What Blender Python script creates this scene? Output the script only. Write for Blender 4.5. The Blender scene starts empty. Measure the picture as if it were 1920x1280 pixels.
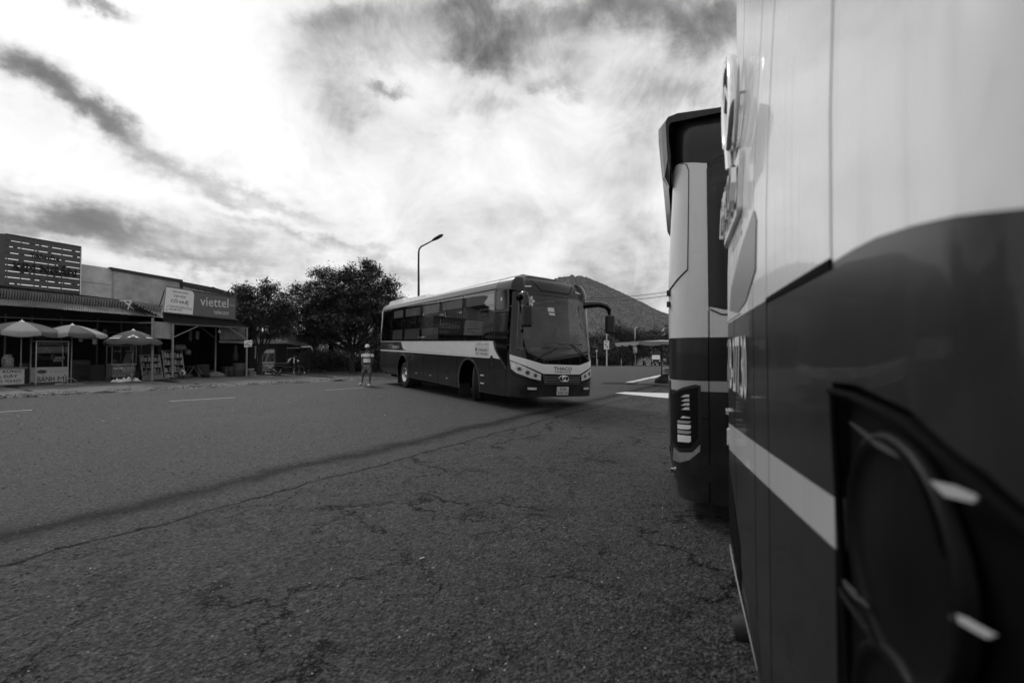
import bpy, bmesh, math, random, mathutils
import numpy as np
from mathutils import Vector, Matrix
random.seed(7); RNG = np.random.default_rng(7)
PI = math.pi; R = math.radians
S = bpy.context.scene
COL = S.collection

# ---------------------------------------------------------------- camera, sky, sun, exposure
F = 853.33; CH = 1.45; PT = math.atan(20/853.33)
cd = bpy.data.cameras.new('camera'); cam = bpy.data.objects.new('camera', cd); COL.objects.link(cam)
cd.sensor_width = 36; cd.lens = 16; cd.clip_start = .02; cd.clip_end = 9000
cam.location = (0, 0, CH); cam.rotation_euler = (PI/2+PT, 0, 0)
cd.dof.use_dof = True; cd.dof.focus_distance = 12.5; cd.dof.aperture_fstop = 1.9
S.camera = cam
S.view_settings.view_transform = 'Standard'; S.view_settings.look = 'None'
S.view_settings.gamma = 1; S.view_settings.exposure = .22; S.view_settings.use_curve_mapping = False

def ray(px, py):
    a = (px-960)/F; b = -(py-640)/F
    return Vector((a, math.cos(PT)-b*math.sin(PT), math.sin(PT)+b*math.cos(PT)))
def G(px, py, z=0.0):
    "the point of the level z that the sight line through this spot of the photograph meets"
    d = ray(px, py); t = (z-CH)/d.z
    return Vector((d.x*t, d.y*t, z))
def D(px, py, Y):
    d = ray(px, py); t = Y/d.y
    return Vector((d.x*t, Y, CH+d.z*t))

class NT:
    "small node-tree helper"
    def __init__(s, tree): s.t = tree; s.n = tree.nodes; s.l = tree.links
    def node(s, typ, **kw):
        n = s.n.new(typ)
        for k, v in kw.items(): setattr(n, k, v)
        return n
    def put(s, sock, v):
        if isinstance(v, bpy.types.NodeSocket): s.l.new(v, sock)
        elif v is not None: sock.default_value = v
    def m(s, op, a, b=None, c=None, clamp=False):
        n = s.node('ShaderNodeMath', operation=op, use_clamp=clamp)
        s.put(n.inputs[0], a)
        if b is not None: s.put(n.inputs[1], b)
        if c is not None: s.put(n.inputs[2], c)
        return n.outputs[0]
    def noise(s, vec, scale, detail=4, rough=.55, dist=0):
        n = s.node('ShaderNodeTexNoise'); s.put(n.inputs['Vector'], vec)
        n.inputs['Scale'].default_value = scale; n.inputs['Detail'].default_value = detail
        n.inputs['Roughness'].default_value = rough; n.inputs['Distortion'].default_value = dist
        return n.outputs['Fac']
    def voro(s, vec, scale, feature='F1'):
        n = s.node('ShaderNodeTexVoronoi', feature=feature); s.put(n.inputs['Vector'], vec)
        n.inputs['Scale'].default_value = scale
        return n
    def map(s, v, a, b, c, d):
        n = s.node('ShaderNodeMapRange'); s.put(n.inputs[0], v)
        for i, q in enumerate((a, b, c, d)): n.inputs[i+1].default_value = q
        return n.outputs[0]
    def ramp(s, v, stops):
        n = s.node('ShaderNodeValToRGB'); s.put(n.inputs[0], v); e = n.color_ramp.elements
        while len(e) < len(stops): e.new(.5)
        for q, (p, c) in zip(e, stops): q.position = p; q.color = (c, c, c, 1)
        return n.outputs[0]
    def xyz(s, x, y, z=0):
        n = s.node('ShaderNodeCombineXYZ')
        for i, q in enumerate((x, y, z)): s.put(n.inputs[i], q)
        return n.outputs[0]
    def sep(s, v):
        n = s.node('ShaderNodeSeparateXYZ'); s.put(n.inputs[0], v); return n.outputs
    def vm(s, op, a, b):
        n = s.node('ShaderNodeVectorMath', operation=op); s.put(n.inputs[0], a); s.put(n.inputs[1], b)
        return n.outputs[0] if op not in ('DOT_PRODUCT', 'LENGTH', 'DISTANCE') else n.outputs['Value']

SUN_AZ, SUN_EL = R(-32), R(42)          # azimuth from straight ahead, behind thin cloud to the left
SD = Vector((math.sin(SUN_AZ)*math.cos(SUN_EL), math.cos(SUN_AZ)*math.cos(SUN_EL), math.sin(SUN_EL)))
def make_world():
    w = bpy.data.worlds.new('World'); S.world = w; w.use_nodes = True
    t = NT(w.node_tree); t.n.clear()
    out = t.node('ShaderNodeOutputWorld'); bg = t.node('ShaderNodeBackground'); t.l.new(bg.outputs[0], out.inputs[0])
    bg.inputs['Strength'].default_value = .1
    sky = t.node('ShaderNodeTexSky', sky_type='NISHITA'); sky.sun_disc = False
    sky.sun_elevation = SUN_EL; sky.sun_rotation = SUN_AZ
    bw = t.node('ShaderNodeRGBToBW'); t.l.new(sky.outputs[0], bw.inputs[0])
    tc = t.node('ShaderNodeTexCoord').outputs['Generated']
    x, y, z = t.sep(tc)
    zc = t.m('ADD', t.m('MAXIMUM', z, 0), .13)
    u = t.m('DIVIDE', x, zc); v = t.m('DIVIDE', y, zc)
    c1 = t.xyz(u, t.m('MULTIPLY', v, .42), 0)
    c2 = t.xyz(t.m('MULTIPLY', u, 1.0), t.m('MULTIPLY', v, .8), 3.1)
    n1 = t.noise(c1, .95, 6, .52, .3)
    n2 = t.noise(c2, 2.4, 6, .56, .15)
    nl = t.noise(tc, 1.6, 3, .5, .3)
    n3 = t.noise(tc, 6.0, 12, .68, .8)
    n = t.m('ADD', t.m('MULTIPLY', n1, .37), t.m('ADD', t.m('MULTIPLY', n2, .20), t.m('ADD', t.m('MULTIPLY', nl, .12), t.m('MULTIPLY', n3, .31))))
    # gnomonic coordinates about the +Y compass direction, for the particular cloud masses
    ys = t.m('MAXIMUM', y, .05)
    wa = t.m('ADD', t.m('MULTIPLY', t.m('SUBTRACT', t.noise(c2, 1.9, 4, .55), .5), .30), t.m('MULTIPLY', t.m('SUBTRACT', t.noise(tc, 8, 9, .66), .5), .22))
    wb = t.m('ADD', t.m('MULTIPLY', t.m('SUBTRACT', t.noise(t.vm('ADD', c2, (7.3, 2.1, 5)), 1.9, 4, .55), .5), .22), t.m('MULTIPLY', t.m('SUBTRACT', t.noise(t.vm('ADD', tc, (3, 1, 2)), 8, 9, .66), .5), .20))
    a = t.m('ADD', t.m('DIVIDE', x, ys), wa); b = t.m('ADD', t.m('DIVIDE', z, ys), wb)
    front = t.map(y, .1, .35, 0, 1)
    def blob(px, py, rx, ry, ang, k):
        d = ray(px, py); ca, cb = d.x/d.y, d.z/d.y
        A = R(ang); da = t.m('SUBTRACT', a, ca); db = t.m('SUBTRACT', b, cb)
        p = t.m('DIVIDE', t.m('SUBTRACT', t.m('MULTIPLY', da, math.cos(A)), t.m('MULTIPLY', db, math.sin(A))), rx/F)
        q = t.m('DIVIDE', t.m('ADD', t.m('MULTIPLY', da, math.sin(A)), t.m('MULTIPLY', db, math.cos(A))), ry/F)
        r2 = t.m('ADD', t.m('MULTIPLY', p, p), t.m('MULTIPLY', q, q))
        return t.m('MULTIPLY', t.m('EXPONENT', t.m('MULTIPLY', r2, -1)), k)
    dark = None
    for q in ((30,125,90,30,28,1.5),(130,185,80,28,32,1.1),(215,225,60,30,30,1.0),(320,290,110,26,28,.55),(480,375,150,22,20,.42),
              (70,405,190,38,8,.75),(250,450,170,26,10,.55),(560,458,150,20,14,.55),(380,500,160,20,8,.35),(175,8,60,16,20,1.0),(905,88,60,42,25,1.25),(835,15,90,34,12,.95),
              (1130,30,170,38,0,.85),(1330,50,110,60,10,.75),(1060,120,60,26,10,.35),(715,158,34,16,10,.8),(640,200,46,60,70,.42),
              (600,90,60,90,20,.22),(1040,165,60,20,0,.45),(640,15,60,30,0,.5),(1140,300,90,40,30,.12),(1140,500,90,40,30,.25),(1230,230,60,60,0,.35),(900,220,60,30,10,.3),(1000,60,300,70,0,.35),(1230,170,120,40,5,.5),(1180,420,80,40,20,.25),(700,60,120,60,10,.4),(660,500,190,22,6,.3),(1000,430,200,36,4,.1)):
        e = blob(*q); dark = e if dark is None else t.m('ADD', dark, e)
    light = None
    for q in ((350,170,330,120,25,.5),(120,290,170,60,20,.6),(735,120,60,22,15,1.0),(430,330,300,70,20,.3),(1190,335,60,34,10,.32),(900,330,180,90,0,.12),(180,340,220,40,10,.4),(40,50,80,50,0,.4)):
        e = blob(*q); light = e if light is None else t.m('ADD', light, e)
    dark = t.m('MULTIPLY', dark, front); light = t.m('MULTIPLY', light, front)
    base = t.ramp(n, ((.38, .22), (.44, .40), (.50, .60), (.56, .84), (.64, 1.1)))
    lobe = t.m('POWER', t.m('MAXIMUM', t.vm('DOT_PRODUCT', tc, tuple(SD)), 0), 3)
    L = t.m('ADD', base, t.m('MULTIPLY', lobe, .16))
    L = t.m('MULTIPLY', L, t.m('ADD', 1, t.m('MULTIPLY', light, .24)))
    detail = t.map(t.m('ADD', t.m('MULTIPLY', n2, .5), t.m('MULTIPLY', n3, .5)), .36, .62, 1.45, .55)
    L = t.m('MULTIPLY', L, t.m('EXPONENT', t.m('MULTIPLY', t.m('MULTIPLY', dark, detail), -2.1)))
    L = t.m('MULTIPLY', t.m('SUBTRACT', 1.04, t.m('EXPONENT', t.m('MULTIPLY', L, -1.75))), t.map(y, -.6, .35, .72, 1))
    L = t.m('MULTIPLY', L, 10.9)
    # a little of the clear sky shows through the cloud deck
    col = t.m('ADD', t.m('MULTIPLY', L, .93), t.m('MULTIPLY', bw.outputs[0], .07))
    gnd = t.map(z, -.03, 0, 0, 1)
    col = t.m('ADD', t.m('MULTIPLY', col, gnd), t.m('MULTIPLY', t.m('SUBTRACT', 1, gnd), .9))
    t.l.new(col, bg.inputs[0])
    try: w.cycles.sampling_method = 'MANUAL'; w.cycles.sample_map_resolution = 1024
    except Exception: pass
make_world()
sl = bpy.data.lights.new('sun', 'SUN'); sl.energy = 1.2; sl.angle = R(13); sl.color = (1, 1, 1)
so = bpy.data.objects.new('sun', sl); COL.objects.link(so); so.rotation_euler = (-SD).to_track_quat('-Z', 'Y').to_euler()

# ---------------------------------------------------------------- materials
def mat(name, v, rough=.6, metal=0, var=.12, scale=4.0, bump=0, bscale=None, spec=.5, coat=0, coat_rough=.03):
    m = bpy.data.materials.new(name); m.use_nodes = True; t = NT(m.node_tree)
    b = t.n['Principled BSDF']
    b.inputs['Roughness'].default_value = rough; b.inputs['Metallic'].default_value = metal
    b.inputs['Specular IOR Level'].default_value = spec
    if coat: b.inputs['Coat Weight'].default_value = coat; b.inputs['Coat Roughness'].default_value = coat_rough
    b.inputs['Base Color'].default_value = (v, v, v, 1)
    if var or bump:
        pos = t.node('ShaderNodeTexCoord').outputs['Object']
    if var:
        f = t.noise(pos, scale, 6, .65)
        c = t.ramp(t.map(f, .3, .7, 0, 1), ((0, max(v*(1-var), 0)), (1, min(v*(1+var), 1))))
        t.l.new(c, b.inputs['Base Color'])
        if rough > .12:
            r = t.map(f, .3, .7, rough*.85, min(rough*1.15, 1)); t.l.new(r, b.inputs['Roughness'])
    if bump:
        bn = t.node('ShaderNodeBump'); bn.inputs['Strength'].default_value = 1; bn.inputs['Distance'].default_value = bump
        t.l.new(t.noise(pos, bscale or scale*3, 5, .6), bn.inputs['Height']); t.l.new(bn.outputs[0], b.inputs['Normal'])
    return m
def glass_mat(name, tint, rough=.01, ior=1.6):
    m = bpy.data.materials.new(name); m.use_nodes = True; t = NT(m.node_tree); t.n.clear()
    o = t.node('ShaderNodeOutputMaterial'); mx = t.node('ShaderNodeMixShader'); g = t.node('ShaderNodeBsdfGlossy'); tr = t.node('ShaderNodeBsdfTransparent')
    g.inputs['Roughness'].default_value = rough; g.inputs['Color'].default_value = (.95, .95, .95, 1); tr.inputs['Color'].default_value = (tint, tint, tint, 1)
    fr = t.node('ShaderNodeFresnel'); fr.inputs['IOR'].default_value = ior
    t.l.new(fr.outputs[0], mx.inputs[0]); t.l.new(tr.outputs[0], mx.inputs[1]); t.l.new(g.outputs[0], mx.inputs[2]); t.l.new(mx.outputs[0], o.inputs[0])
    return m
M = dict(
    paint_dark=mat('dark_red_paint', .015, .3, var=.3, scale=1.3, spec=.3, coat=.22, coat_rough=.05), dim_lens=mat('dim_lens', .004, .45, var=.2, spec=.12), lamp_black=mat('lamp_black', .003, .45, var=0, spec=.1), sky_blind=mat('blind_sky_panel', .75, .8, var=.06),
    paint_white=mat('white_paint', .72, .25, var=.05, scale=1.5, coat=.5),
    paint_grey=mat('grey_paint', .075, .3, var=.1, scale=2, coat=.3),
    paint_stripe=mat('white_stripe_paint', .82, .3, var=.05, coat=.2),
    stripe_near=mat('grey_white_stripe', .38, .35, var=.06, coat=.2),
    black=mat('black_plastic', .012, .45, var=.1),
    gloss=mat('black_gloss', .006, .06, var=0),
    rubber=mat('tyre_rubber', .022, .8, var=.3, scale=12, bump=.002),
    chrome=mat('chrome', .8, .12, 1, var=.05),
    alu=mat('aluminium', .6, .32, .9, var=.15, scale=20),
    glass=glass_mat('tinted_glass', .30), glass_side=glass_mat('side_glass', .84, .01, 2.1), clear=glass_mat('clear_glass', .8),
    void=mat('underbody_black', .006, .9, var=0, spec=.05),
    cloth=mat('grey_curtain', .42, .85, var=.12, scale=8), seat=mat('seat_fabric', .05, .9),
    wht=mat('white_plastic', .8, .5, var=.08), sticker=mat('sticker_white', .6, .6, var=.03), ink=mat('black_ink', .015, .6, var=0),
    lens=mat('lamp_lens', .72, .2, .1, var=.35, scale=30), red=mat('dark_lens', .03, .08, 0, var=.2, scale=20, coat=1),
    steel=mat('galvanised_steel', .24, .5, .5, var=.25, scale=9), steel_d=mat('rusty_dark_steel', .045, .7, .2, var=.4, scale=9),
    zinc=mat('corrugated_zinc', .17, .5, .35, var=.4, scale=1.6), zinc_l=mat('light_corrugated_sheet', .32, .55, .2, var=.3, scale=1.5),
    tile=mat('fibre_roof_tile', .10, .85, var=.45, scale=3),
    plaster=mat('weathered_plaster', .48, .9, var=.28, scale=1.3, bump=.004, bscale=9), plaster_d=mat('stained_concrete', .36, .92, var=.38, scale=1.1, bump=.004, bscale=8),
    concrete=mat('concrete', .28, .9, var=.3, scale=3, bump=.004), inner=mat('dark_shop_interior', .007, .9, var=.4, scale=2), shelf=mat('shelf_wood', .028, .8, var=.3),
    board=mat('dark_sign_board', .07, .6, var=.25, scale=2), board_m=mat('viettel_board', .10, .5, var=.12), board_w=mat('light_sign_board', .72, .5, var=.06),
    letter_g=mat('grey_letters', .6, .5, var=0), letter_k=mat('black_letters', .006, .6, var=0),
    cloth_l=mat('parasol_light_cloth', .26, .9, var=.18, scale=5), cloth_m=mat('parasol_mid_cloth', .075, .9, var=.2, scale=5), cloth_d=mat('dark_tarpaulin', .045, .9, var=.3, scale=4),
    bark=mat('bark', .028, .95, var=.4, scale=14, bump=.02, bscale=20), skin=mat('skin', .11, .6, var=.1),
    box1=mat('stall_panel', .40, .6, var=.16, scale=5), print1=mat('printed_banner', .14, .5, var=.95, scale=9), goods_l=mat('light_packets', .17, .35, var=.75, scale=18),
    goods_d=mat('dark_packets', .06, .4, var=.7, scale=18), dirt=mat('dirt', .11, .95, var=.5, scale=2.2, bump=.03, bscale=14), marking=mat('worn_road_paint', .34, .8, var=.45, scale=6),
    mark_grey=mat('grey_mark', .2, .4), line=mat('bright_road_paint', .62, .7, var=.15, scale=8),
    shirt_w=mat('shirt_white', .68, .9, var=.05), shirt_g=mat('shirt_grey', .16, .9), shirt_k=mat('shirt_black', .015, .9), jeans=mat('faded_shorts', .13, .9, var=.75, scale=9),
)
def weather(name, dust, streak):
    "road dust thrown up on the skirts, and faint rain streaks, over a paint"
    m = M[name]; t = NT(m.node_tree); b = t.n['Principled BSDF']; src = b.inputs['Base Color'].links[0].from_socket
    pos = t.node('ShaderNodeTexCoord').outputs['Object']; x, y, z = t.sep(pos)
    n = t.noise(pos, 3.2, 7, .7); st = t.noise(t.xyz(t.m('MULTIPLY', x, 26), t.m('MULTIPLY', y, 26), t.m('MULTIPLY', z, 1.1)), 1, 4, .6)
    f = t.m('MULTIPLY', t.map(z, .15, 1.15, 1, 0), t.map(n, .38, .68, 0, 1)); f = t.m('ADD', t.m('MULTIPLY', f, dust), t.m('MULTIPLY', t.map(st, .52, .75, 0, 1), streak))
    mx = t.node('ShaderNodeMixRGB'); t.l.new(f, mx.inputs[0]); t.l.new(src, mx.inputs[1]); mx.inputs[2].default_value = (.16, .16, .16, 1) ; t.l.new(mx.outputs[0], b.inputs['Base Color'])
    r = t.m('ADD', b.inputs['Roughness'].default_value, t.m('MULTIPLY', f, 1.0)); t.l.new(r, b.inputs['Roughness'])
weather('paint_dark', .20, .03); weather('paint_white', .15, .16); weather('paint_stripe', .1, .10); weather('stripe_near', .1, .10)
# ---------------------------------------------------------------- object helpers
def link(o, parent=None):
    COL.objects.link(o)
    if parent is not None: o.parent = parent
    return o
def tag(o, label=None, cat=None, group=None, kind=None):
    if label: o['label'] = label
    if cat: o['category'] = cat
    if group: o['group'] = group
    if kind: o['kind'] = kind
    return o
def empty(name, loc=(0, 0, 0), rz=0, label=None, cat=None, group=None):
    o = bpy.data.objects.new(name, None); o.location = loc; o.rotation_euler = (0, 0, rz); o.empty_display_size = .2
    link(o); return tag(o, label, cat, group)
def structure(o): o['kind'] = 'structure'; return o
def copy_tree(o, parent=None, loc=None, rz=None, label=None):
    c = o.copy(); COL.objects.link(c); c.parent = parent
    for ch in list(o.children): copy_tree(ch, c)
    if loc is not None: c.location = loc
    if rz is not None: c.rotation_euler = (0, 0, rz)
    if label: c['label'] = label
    return c

class MB:
    "collects shapes, links them as one mesh object"
    def __init__(s): s.v = []; s.f = []; s.sm = []
    def add(s, vs, fs, smooth=False):
        k = len(s.v); s.v += [tuple(q) for q in vs]; s.f += [tuple(i+k for i in f) for f in fs]; s.sm += [smooth]*len(fs); return s
    def box(s, c, d, rz=0, rx=0, ry=0, bev=0):
        x, y, z = d[0]/2, d[1]/2, d[2]/2
        if bev:
            bm = bmesh.new(); bmesh.ops.create_cube(bm, size=1); bmesh.ops.scale(bm, vec=d, verts=bm.verts)
            bmesh.ops.bevel(bm, geom=bm.edges[:], offset=bev, segments=2, affect='EDGES', profile=.5)
            vs = [v.co.copy() for v in bm.verts]; bm.verts.index_update(); fs = [[v.index for v in f.verts] for f in bm.faces]; bm.free()
        else:
            vs = [Vector((a, b, e)) for e in (-z, z) for a, b in ((-x, -y), (x, -y), (x, y), (-x, y))]
            fs = [(3, 2, 1, 0), (4, 5, 6, 7), (0, 1, 5, 4), (1, 2, 6, 5), (2, 3, 7, 6), (3, 0, 4, 7)]
        m = Matrix.Translation(c) @ Matrix.Rotation(rz, 4, 'Z') @ Matrix.Rotation(ry, 4, 'Y') @ Matrix.Rotation(rx, 4, 'X')
        return s.add([m @ v for v in vs], fs)
    def tube(s, pts, r, n=8, caps=True, smooth=True):
        pts = [Vector(p) for p in pts]; rs = r if isinstance(r, (list, tuple)) else [r]*len(pts)
        rings = []; ref = None
        for i, p in enumerate(pts):
            t = (pts[min(i+1, len(pts)-1)]-pts[max(i-1, 0)]).normalized()
            if ref is None or abs(ref.dot(t)) > .95: ref = Vector((0, 0, 1)) if abs(t.z) < .9 else Vector((1, 0, 0))
            a = t.cross(ref).normalized(); b = t.cross(a).normalized(); ref = -b if False else ref
            rings.append([p+(a*math.cos(2*PI*k/n)+b*math.sin(2*PI*k/n))*rs[i] for k in range(n)])
        vs = [q for g in rings for q in g]
        fs = [(i*n+k, i*n+(k+1) % n, (i+1)*n+(k+1) % n, (i+1)*n+k) for i in range(len(pts)-1) for k in range(n)]
        s.add(vs, fs, smooth)
        if caps: s.add(rings[0], [tuple(range(n))[::-1]]); s.add(rings[-1], [tuple(range(n))])
        return s
    def lathe(s, prof, n=24, axis='Z', c=(0, 0, 0), smooth=True, sy=1):
        c = Vector(c); vs = []
        for r, h in prof:
            for k in range(n):
                a = 2*PI*k/n; x, y = r*math.cos(a), r*math.sin(a)*sy
                vs.append(c+Vector({'Z': (x, y, h), 'Y': (x, h, y), 'X': (h, x, y)}[axis]))
        fs = [(i*n+k, i*n+(k+1) % n, (i+1)*n+(k+1) % n, (i+1)*n+k) for i in range(len(prof)-1) for k in range(n)]
        return s.add(vs, fs, smooth)
    def prism(s, pts, off):
        "polygon pts (3D) pushed by vector off"
        pts = [Vector(p) for p in pts]; off = Vector(off); n = len(pts)
        s.add(pts+[p+off for p in pts], [tuple(range(n)), tuple(range(2*n-1, n-1, -1))]+[(i, (i+1) % n, n+(i+1) % n, n+i) for i in range(n)]); return s
    def quad(s, a, b, c, d): return s.add([a, b, c, d], [(0, 1, 2, 3)])
    def build(s, name, m, parent=None, **kw):
        me = bpy.data.meshes.new(name); me.from_pydata(s.v, [], s.f); me.update()
        me.polygons.foreach_set('use_smooth', s.sm)
        bm = bmesh.new(); bm.from_mesh(me); bmesh.ops.recalc_face_normals(bm, faces=bm.faces); bm.to_mesh(me); bm.free()
        me.materials.append(M[m] if isinstance(m, str) else m)
        o = link(bpy.data.objects.new(name, me), parent)
        return tag(o, kw.get('label'), kw.get('cat'), kw.get('group'), kw.get('kind'))
def text_mesh(body, bold=False):
    "2D verts, faces of a word, normalised to cap height 1, starting at x=0"
    cu = bpy.data.curves.new('word', 'FONT'); cu.body = body; cu.size = 1; cu.resolution_u = 2
    if bold and 'M' not in body: cu.offset = .009
    o = bpy.data.objects.new('word', cu); COL.objects.link(o)
    dg = bpy.context.evaluated_depsgraph_get(); me = bpy.data.meshes.new_from_object(o.evaluated_get(dg))
    bpy.data.objects.remove(o); bpy.data.curves.remove(cu)
    vs = [v.co.copy() for v in me.vertices]; fs = [tuple(p.vertices) for p in me.polygons]; bpy.data.meshes.remove(me)
    return vs, fs
def text(name, body, origin, right, up, w, h, m, parent, depth=.004, bold=False, **kw):
    "word fitted in the w x h rectangle whose lower left corner is origin; depth pushes it out along right x up"
    vs, fs = text_mesh(body, bold)
    x0 = min(v.x for v in vs); x1 = max(v.x for v in vs); y0 = min(v.y for v in vs); y1 = max(v.y for v in vs)
    right = Vector(right).normalized(); up = Vector(up).normalized(); n = right.cross(up)
    o0 = Vector(origin); mb = MB()
    f = lambda v, d: o0+right*((v.x-x0)/(x1-x0)*w)+up*((v.y-y0)/(y1-y0)*h)+n*d
    k = len(vs)
    mb.add([f(v, depth) for v in vs], fs)
    if depth > .01:      # raised letters get side walls
        ec = {}
        for q in fs:
            for i in range(len(q)):
                e = (q[i], q[(i+1) % len(q)]); ec[e] = ec.get(e, 0)+1
        for a, b in list(ec):
            if (b, a) not in ec: mb.add([f(vs[a], depth), f(vs[b], depth), f(vs[b], 0), f(vs[a], 0)], [(0, 1, 2, 3)])
    me = bpy.data.meshes.new(name); me.from_pydata(mb.v, [], mb.f); me.materials.append(M[m]); o = link(bpy.data.objects.new(name, me), parent)
    return tag(o, kw.get('label'))

def fill(poly):
    "bmesh of a flat, possibly concave outline, cut into triangles"
    bm = bmesh.new(); vs = [bm.verts.new((a, b, 0)) for a, b in poly]
    for t in mathutils.geometry.tessellate_polygon([[Vector((a, b, 0)) for a, b in poly]]):
        try: bm.faces.new([vs[i] for i in t])
        except ValueError: pass
    return bm

# ---------------------------------------------------------------- bus bodywork: everything lies on one curved skin
class Skin:
    def __init__(s, L, W, rr, rf, bow_f, bow_r, ins_s, ins_f, ins_r, shear=lambda x, y: 0):
        s.L, s.W, s.rr, s.rf = L, W, rr, rf; s.shear = shear; s.ins = (ins_s, ins_f, ins_r)
        h = W/2; pts = []
        def arc(cx, cy, r, a0, a1, n=14):
            for i in range(n+1):
                a = a0+(a1-a0)*i/n; pts.append((cx+r*math.cos(a), cy+r*math.sin(a)))
        for i in range(10): pts.append((0, -(h-rr)*i/10))
        arc(rr, -(h-rr), rr, -PI, -PI/2); arc(L-rf, -(h-rf), rf, -PI/2, 0)
        for i in range(1, 20): pts.append((L, -(h-rf)+2*(h-rf)*i/20))
        arc(L-rf, h-rf, rf, 0, PI/2); arc(rr, h-rr, rr, PI/2, PI)
        for i in range(1, 11): pts.append((0, (h-rr)*(1-i/10)))
        P = np.array(pts); nx_guess = np.where(P[:, 0] > L/2, 1, -1)
        bow = np.where(P[:, 0] > L-rf-.01, bow_f*(1-(2*P[:, 1]/W)**2)*np.clip((P[:, 0]-(L-rf))/rf, 0, 1), 0)-np.where(P[:, 0] < rr+.01, bow_r*(1-(2*P[:, 1]/W)**2)*np.clip((rr-P[:, 0])/rr, 0, 1), 0)
        s.flat = P.copy()
        ds = np.hypot(*np.diff(P, axis=0).T); s.s = np.concatenate([[0], np.cumsum(ds)])   # parameter: flat outline
        P = P.copy(); P[:, 0] += bow; s.P = P
        T = np.gradient(P, axis=0); T[0] = T[-1] = (0, -1); T /= np.hypot(*T.T)[:, None]; s.N = np.stack([T[:, 1], -T[:, 0]], 1)
        s.per = s.s[-1]; s.pF = s.per/2
        c = PI/2*rr; s.r0 = (h-rr)+c-rr
        cur = [q for q, p in zip(s.s, s.flat) if not (rr+.02 < p[0] < L-rf-.02)]
        x = rr
        while x < L-rf: cur += [s.pr(x), s.pl(x)]; x += .8
        s.cur = sorted(set(round(q, 4) for q in cur))
    def pr(s, x): return s.r0+x if x <= s.L-s.rf else s.r0+x      # right side, straight run (goes on into the corner arc)
    def pl(s, x): return s.per-s.pr(x)
    def pf(s, y): return s.pF+y
    def pt(s, p, z, off=0):
        p = p % s.per
        x = np.interp(p, s.s, s.P[:, 0]); y = np.interp(p, s.s, s.P[:, 1]); nx = np.interp(p, s.s, s.N[:, 0]); ny = np.interp(p, s.s, s.N[:, 1])
        l = math.hypot(nx, ny); nx /= l; ny /= l
        fi = s.ins[1](z) if nx > 0 else s.ins[2](z)
        d = off-(s.ins[0](z)*ny*ny+fi*nx*nx)
        x += nx*d; y += ny*d
        return Vector((x, y, z+s.shear(x, y)))
    def normal(s, p, z):
        e = .004; a = s.pt(p+e, z)-s.pt(p-e, z); b = s.pt(p, z+e)-s.pt(p, z-e)
        return a.cross(b).normalized()
    def mesh2d(s, poly, dz=.22):
        bm = fill(poly)
        p0, p1 = min(a for a, _ in poly), max(a for a, _ in poly); z0, z1 = min(b for _, b in poly), max(b for _, b in poly)
        cs = []
        for k in (-1, 0, 1): cs += [q+k*s.per for q in s.cur if p0+.003 < q+k*s.per < p1-.003]
        zs = []; z = .1
        while z < 3.9:
            if z0+.004 < z < z1-.004: zs.append(z)
            z += dz if z < 2.7 else .05
        for q in cs: bmesh.ops.bisect_plane(bm, geom=bm.verts[:]+bm.edges[:]+bm.faces[:], plane_co=(q, 0, 0), plane_no=(1, 0, 0), dist=1e-5)
        for q in zs: bmesh.ops.bisect_plane(bm, geom=bm.verts[:]+bm.edges[:]+bm.faces[:], plane_co=(0, q, 0), plane_no=(0, 1, 0), dist=1e-5)
        bm.verts.index_update()
        v = [(q.co.x, q.co.y) for q in bm.verts]; fs = []
        for f in bm.faces:
            i = [q.index for q in f.verts]
            ar = sum(v[i[k]][0]*v[i[(k+1) % len(i)]][1]-v[i[(k+1) % len(i)]][0]*v[i[k]][1] for k in range(len(i)))
            if abs(ar) < 1e-9: continue
            fs.append(i if ar > 0 else i[::-1])
        bm.free(); return v, fs
    def finish(s, v, fs, off, thick, m, name, parent, label=None, smooth_rim=False):
        V = [s.pt(p, z, off) for p, z in v]; N = [s.normal(p, z) for p, z in v]; Fs = [list(f) for f in fs]; sm = [True]*len(Fs)
        if thick:
            ec = set()
            for f in fs:
                for i in range(len(f)): ec.add((f[i], f[(i+1) % len(f)]))
            for a, b in ec:
                if (b, a) in ec: continue
                A, B = V[a], V[b]; A2, B2 = s.pt(*v[a], off-thick), s.pt(*v[b], off-thick)
                n = (A2-A).cross(B-A); n = n.normalized() if n.length > 0 else Vector((0, 0, 1)); k = len(V)
                V += [A, A2, B2, B]; N += [n]*4; Fs.append([k, k+1, k+2, k+3]); sm.append(True)
        me = bpy.data.meshes.new(name); me.from_pydata([tuple(q) for q in V], [], Fs); me.polygons.foreach_set('use_smooth', sm)
        me.normals_split_custom_set_from_vertices([tuple(n) for n in N]); me.materials.append(M[m] if isinstance(m, str) else m)
        o = link(bpy.data.objects.new(name, me), parent)
        if label: o['label'] = label
        return o
    def patch(s, name, poly, m, parent, off=.003, thick=.004, label=None, dz=.22):
        v, fs = s.mesh2d(poly, dz); return s.finish(v, fs, off, thick, m, name, parent, label)
    def rect(s, name, p0, p1, z0, z1, m, parent, off=.003, thick=.004, r=0, label=None):
        return s.patch(name, rrect(p0, p1, z0, z1, r), m, parent, off, thick, label)
    def word(s, name, body, p0, p1, z0, z1, m, parent, off=.006, bold=False, thick=0, label=None):
        vs, fs = text_mesh(body, bold); x0 = min(v.x for v in vs); x1 = max(v.x for v in vs); y0 = min(v.y for v in vs); y1 = max(v.y for v in vs)
        v = [(p0+(q.x-x0)/(x1-x0)*(p1-p0), z0+(q.y-y0)/(y1-y0)*(z1-z0)) for q in vs]
        return s.finish(v, [list(f) for f in fs], off, thick, m, name, parent, label)
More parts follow.
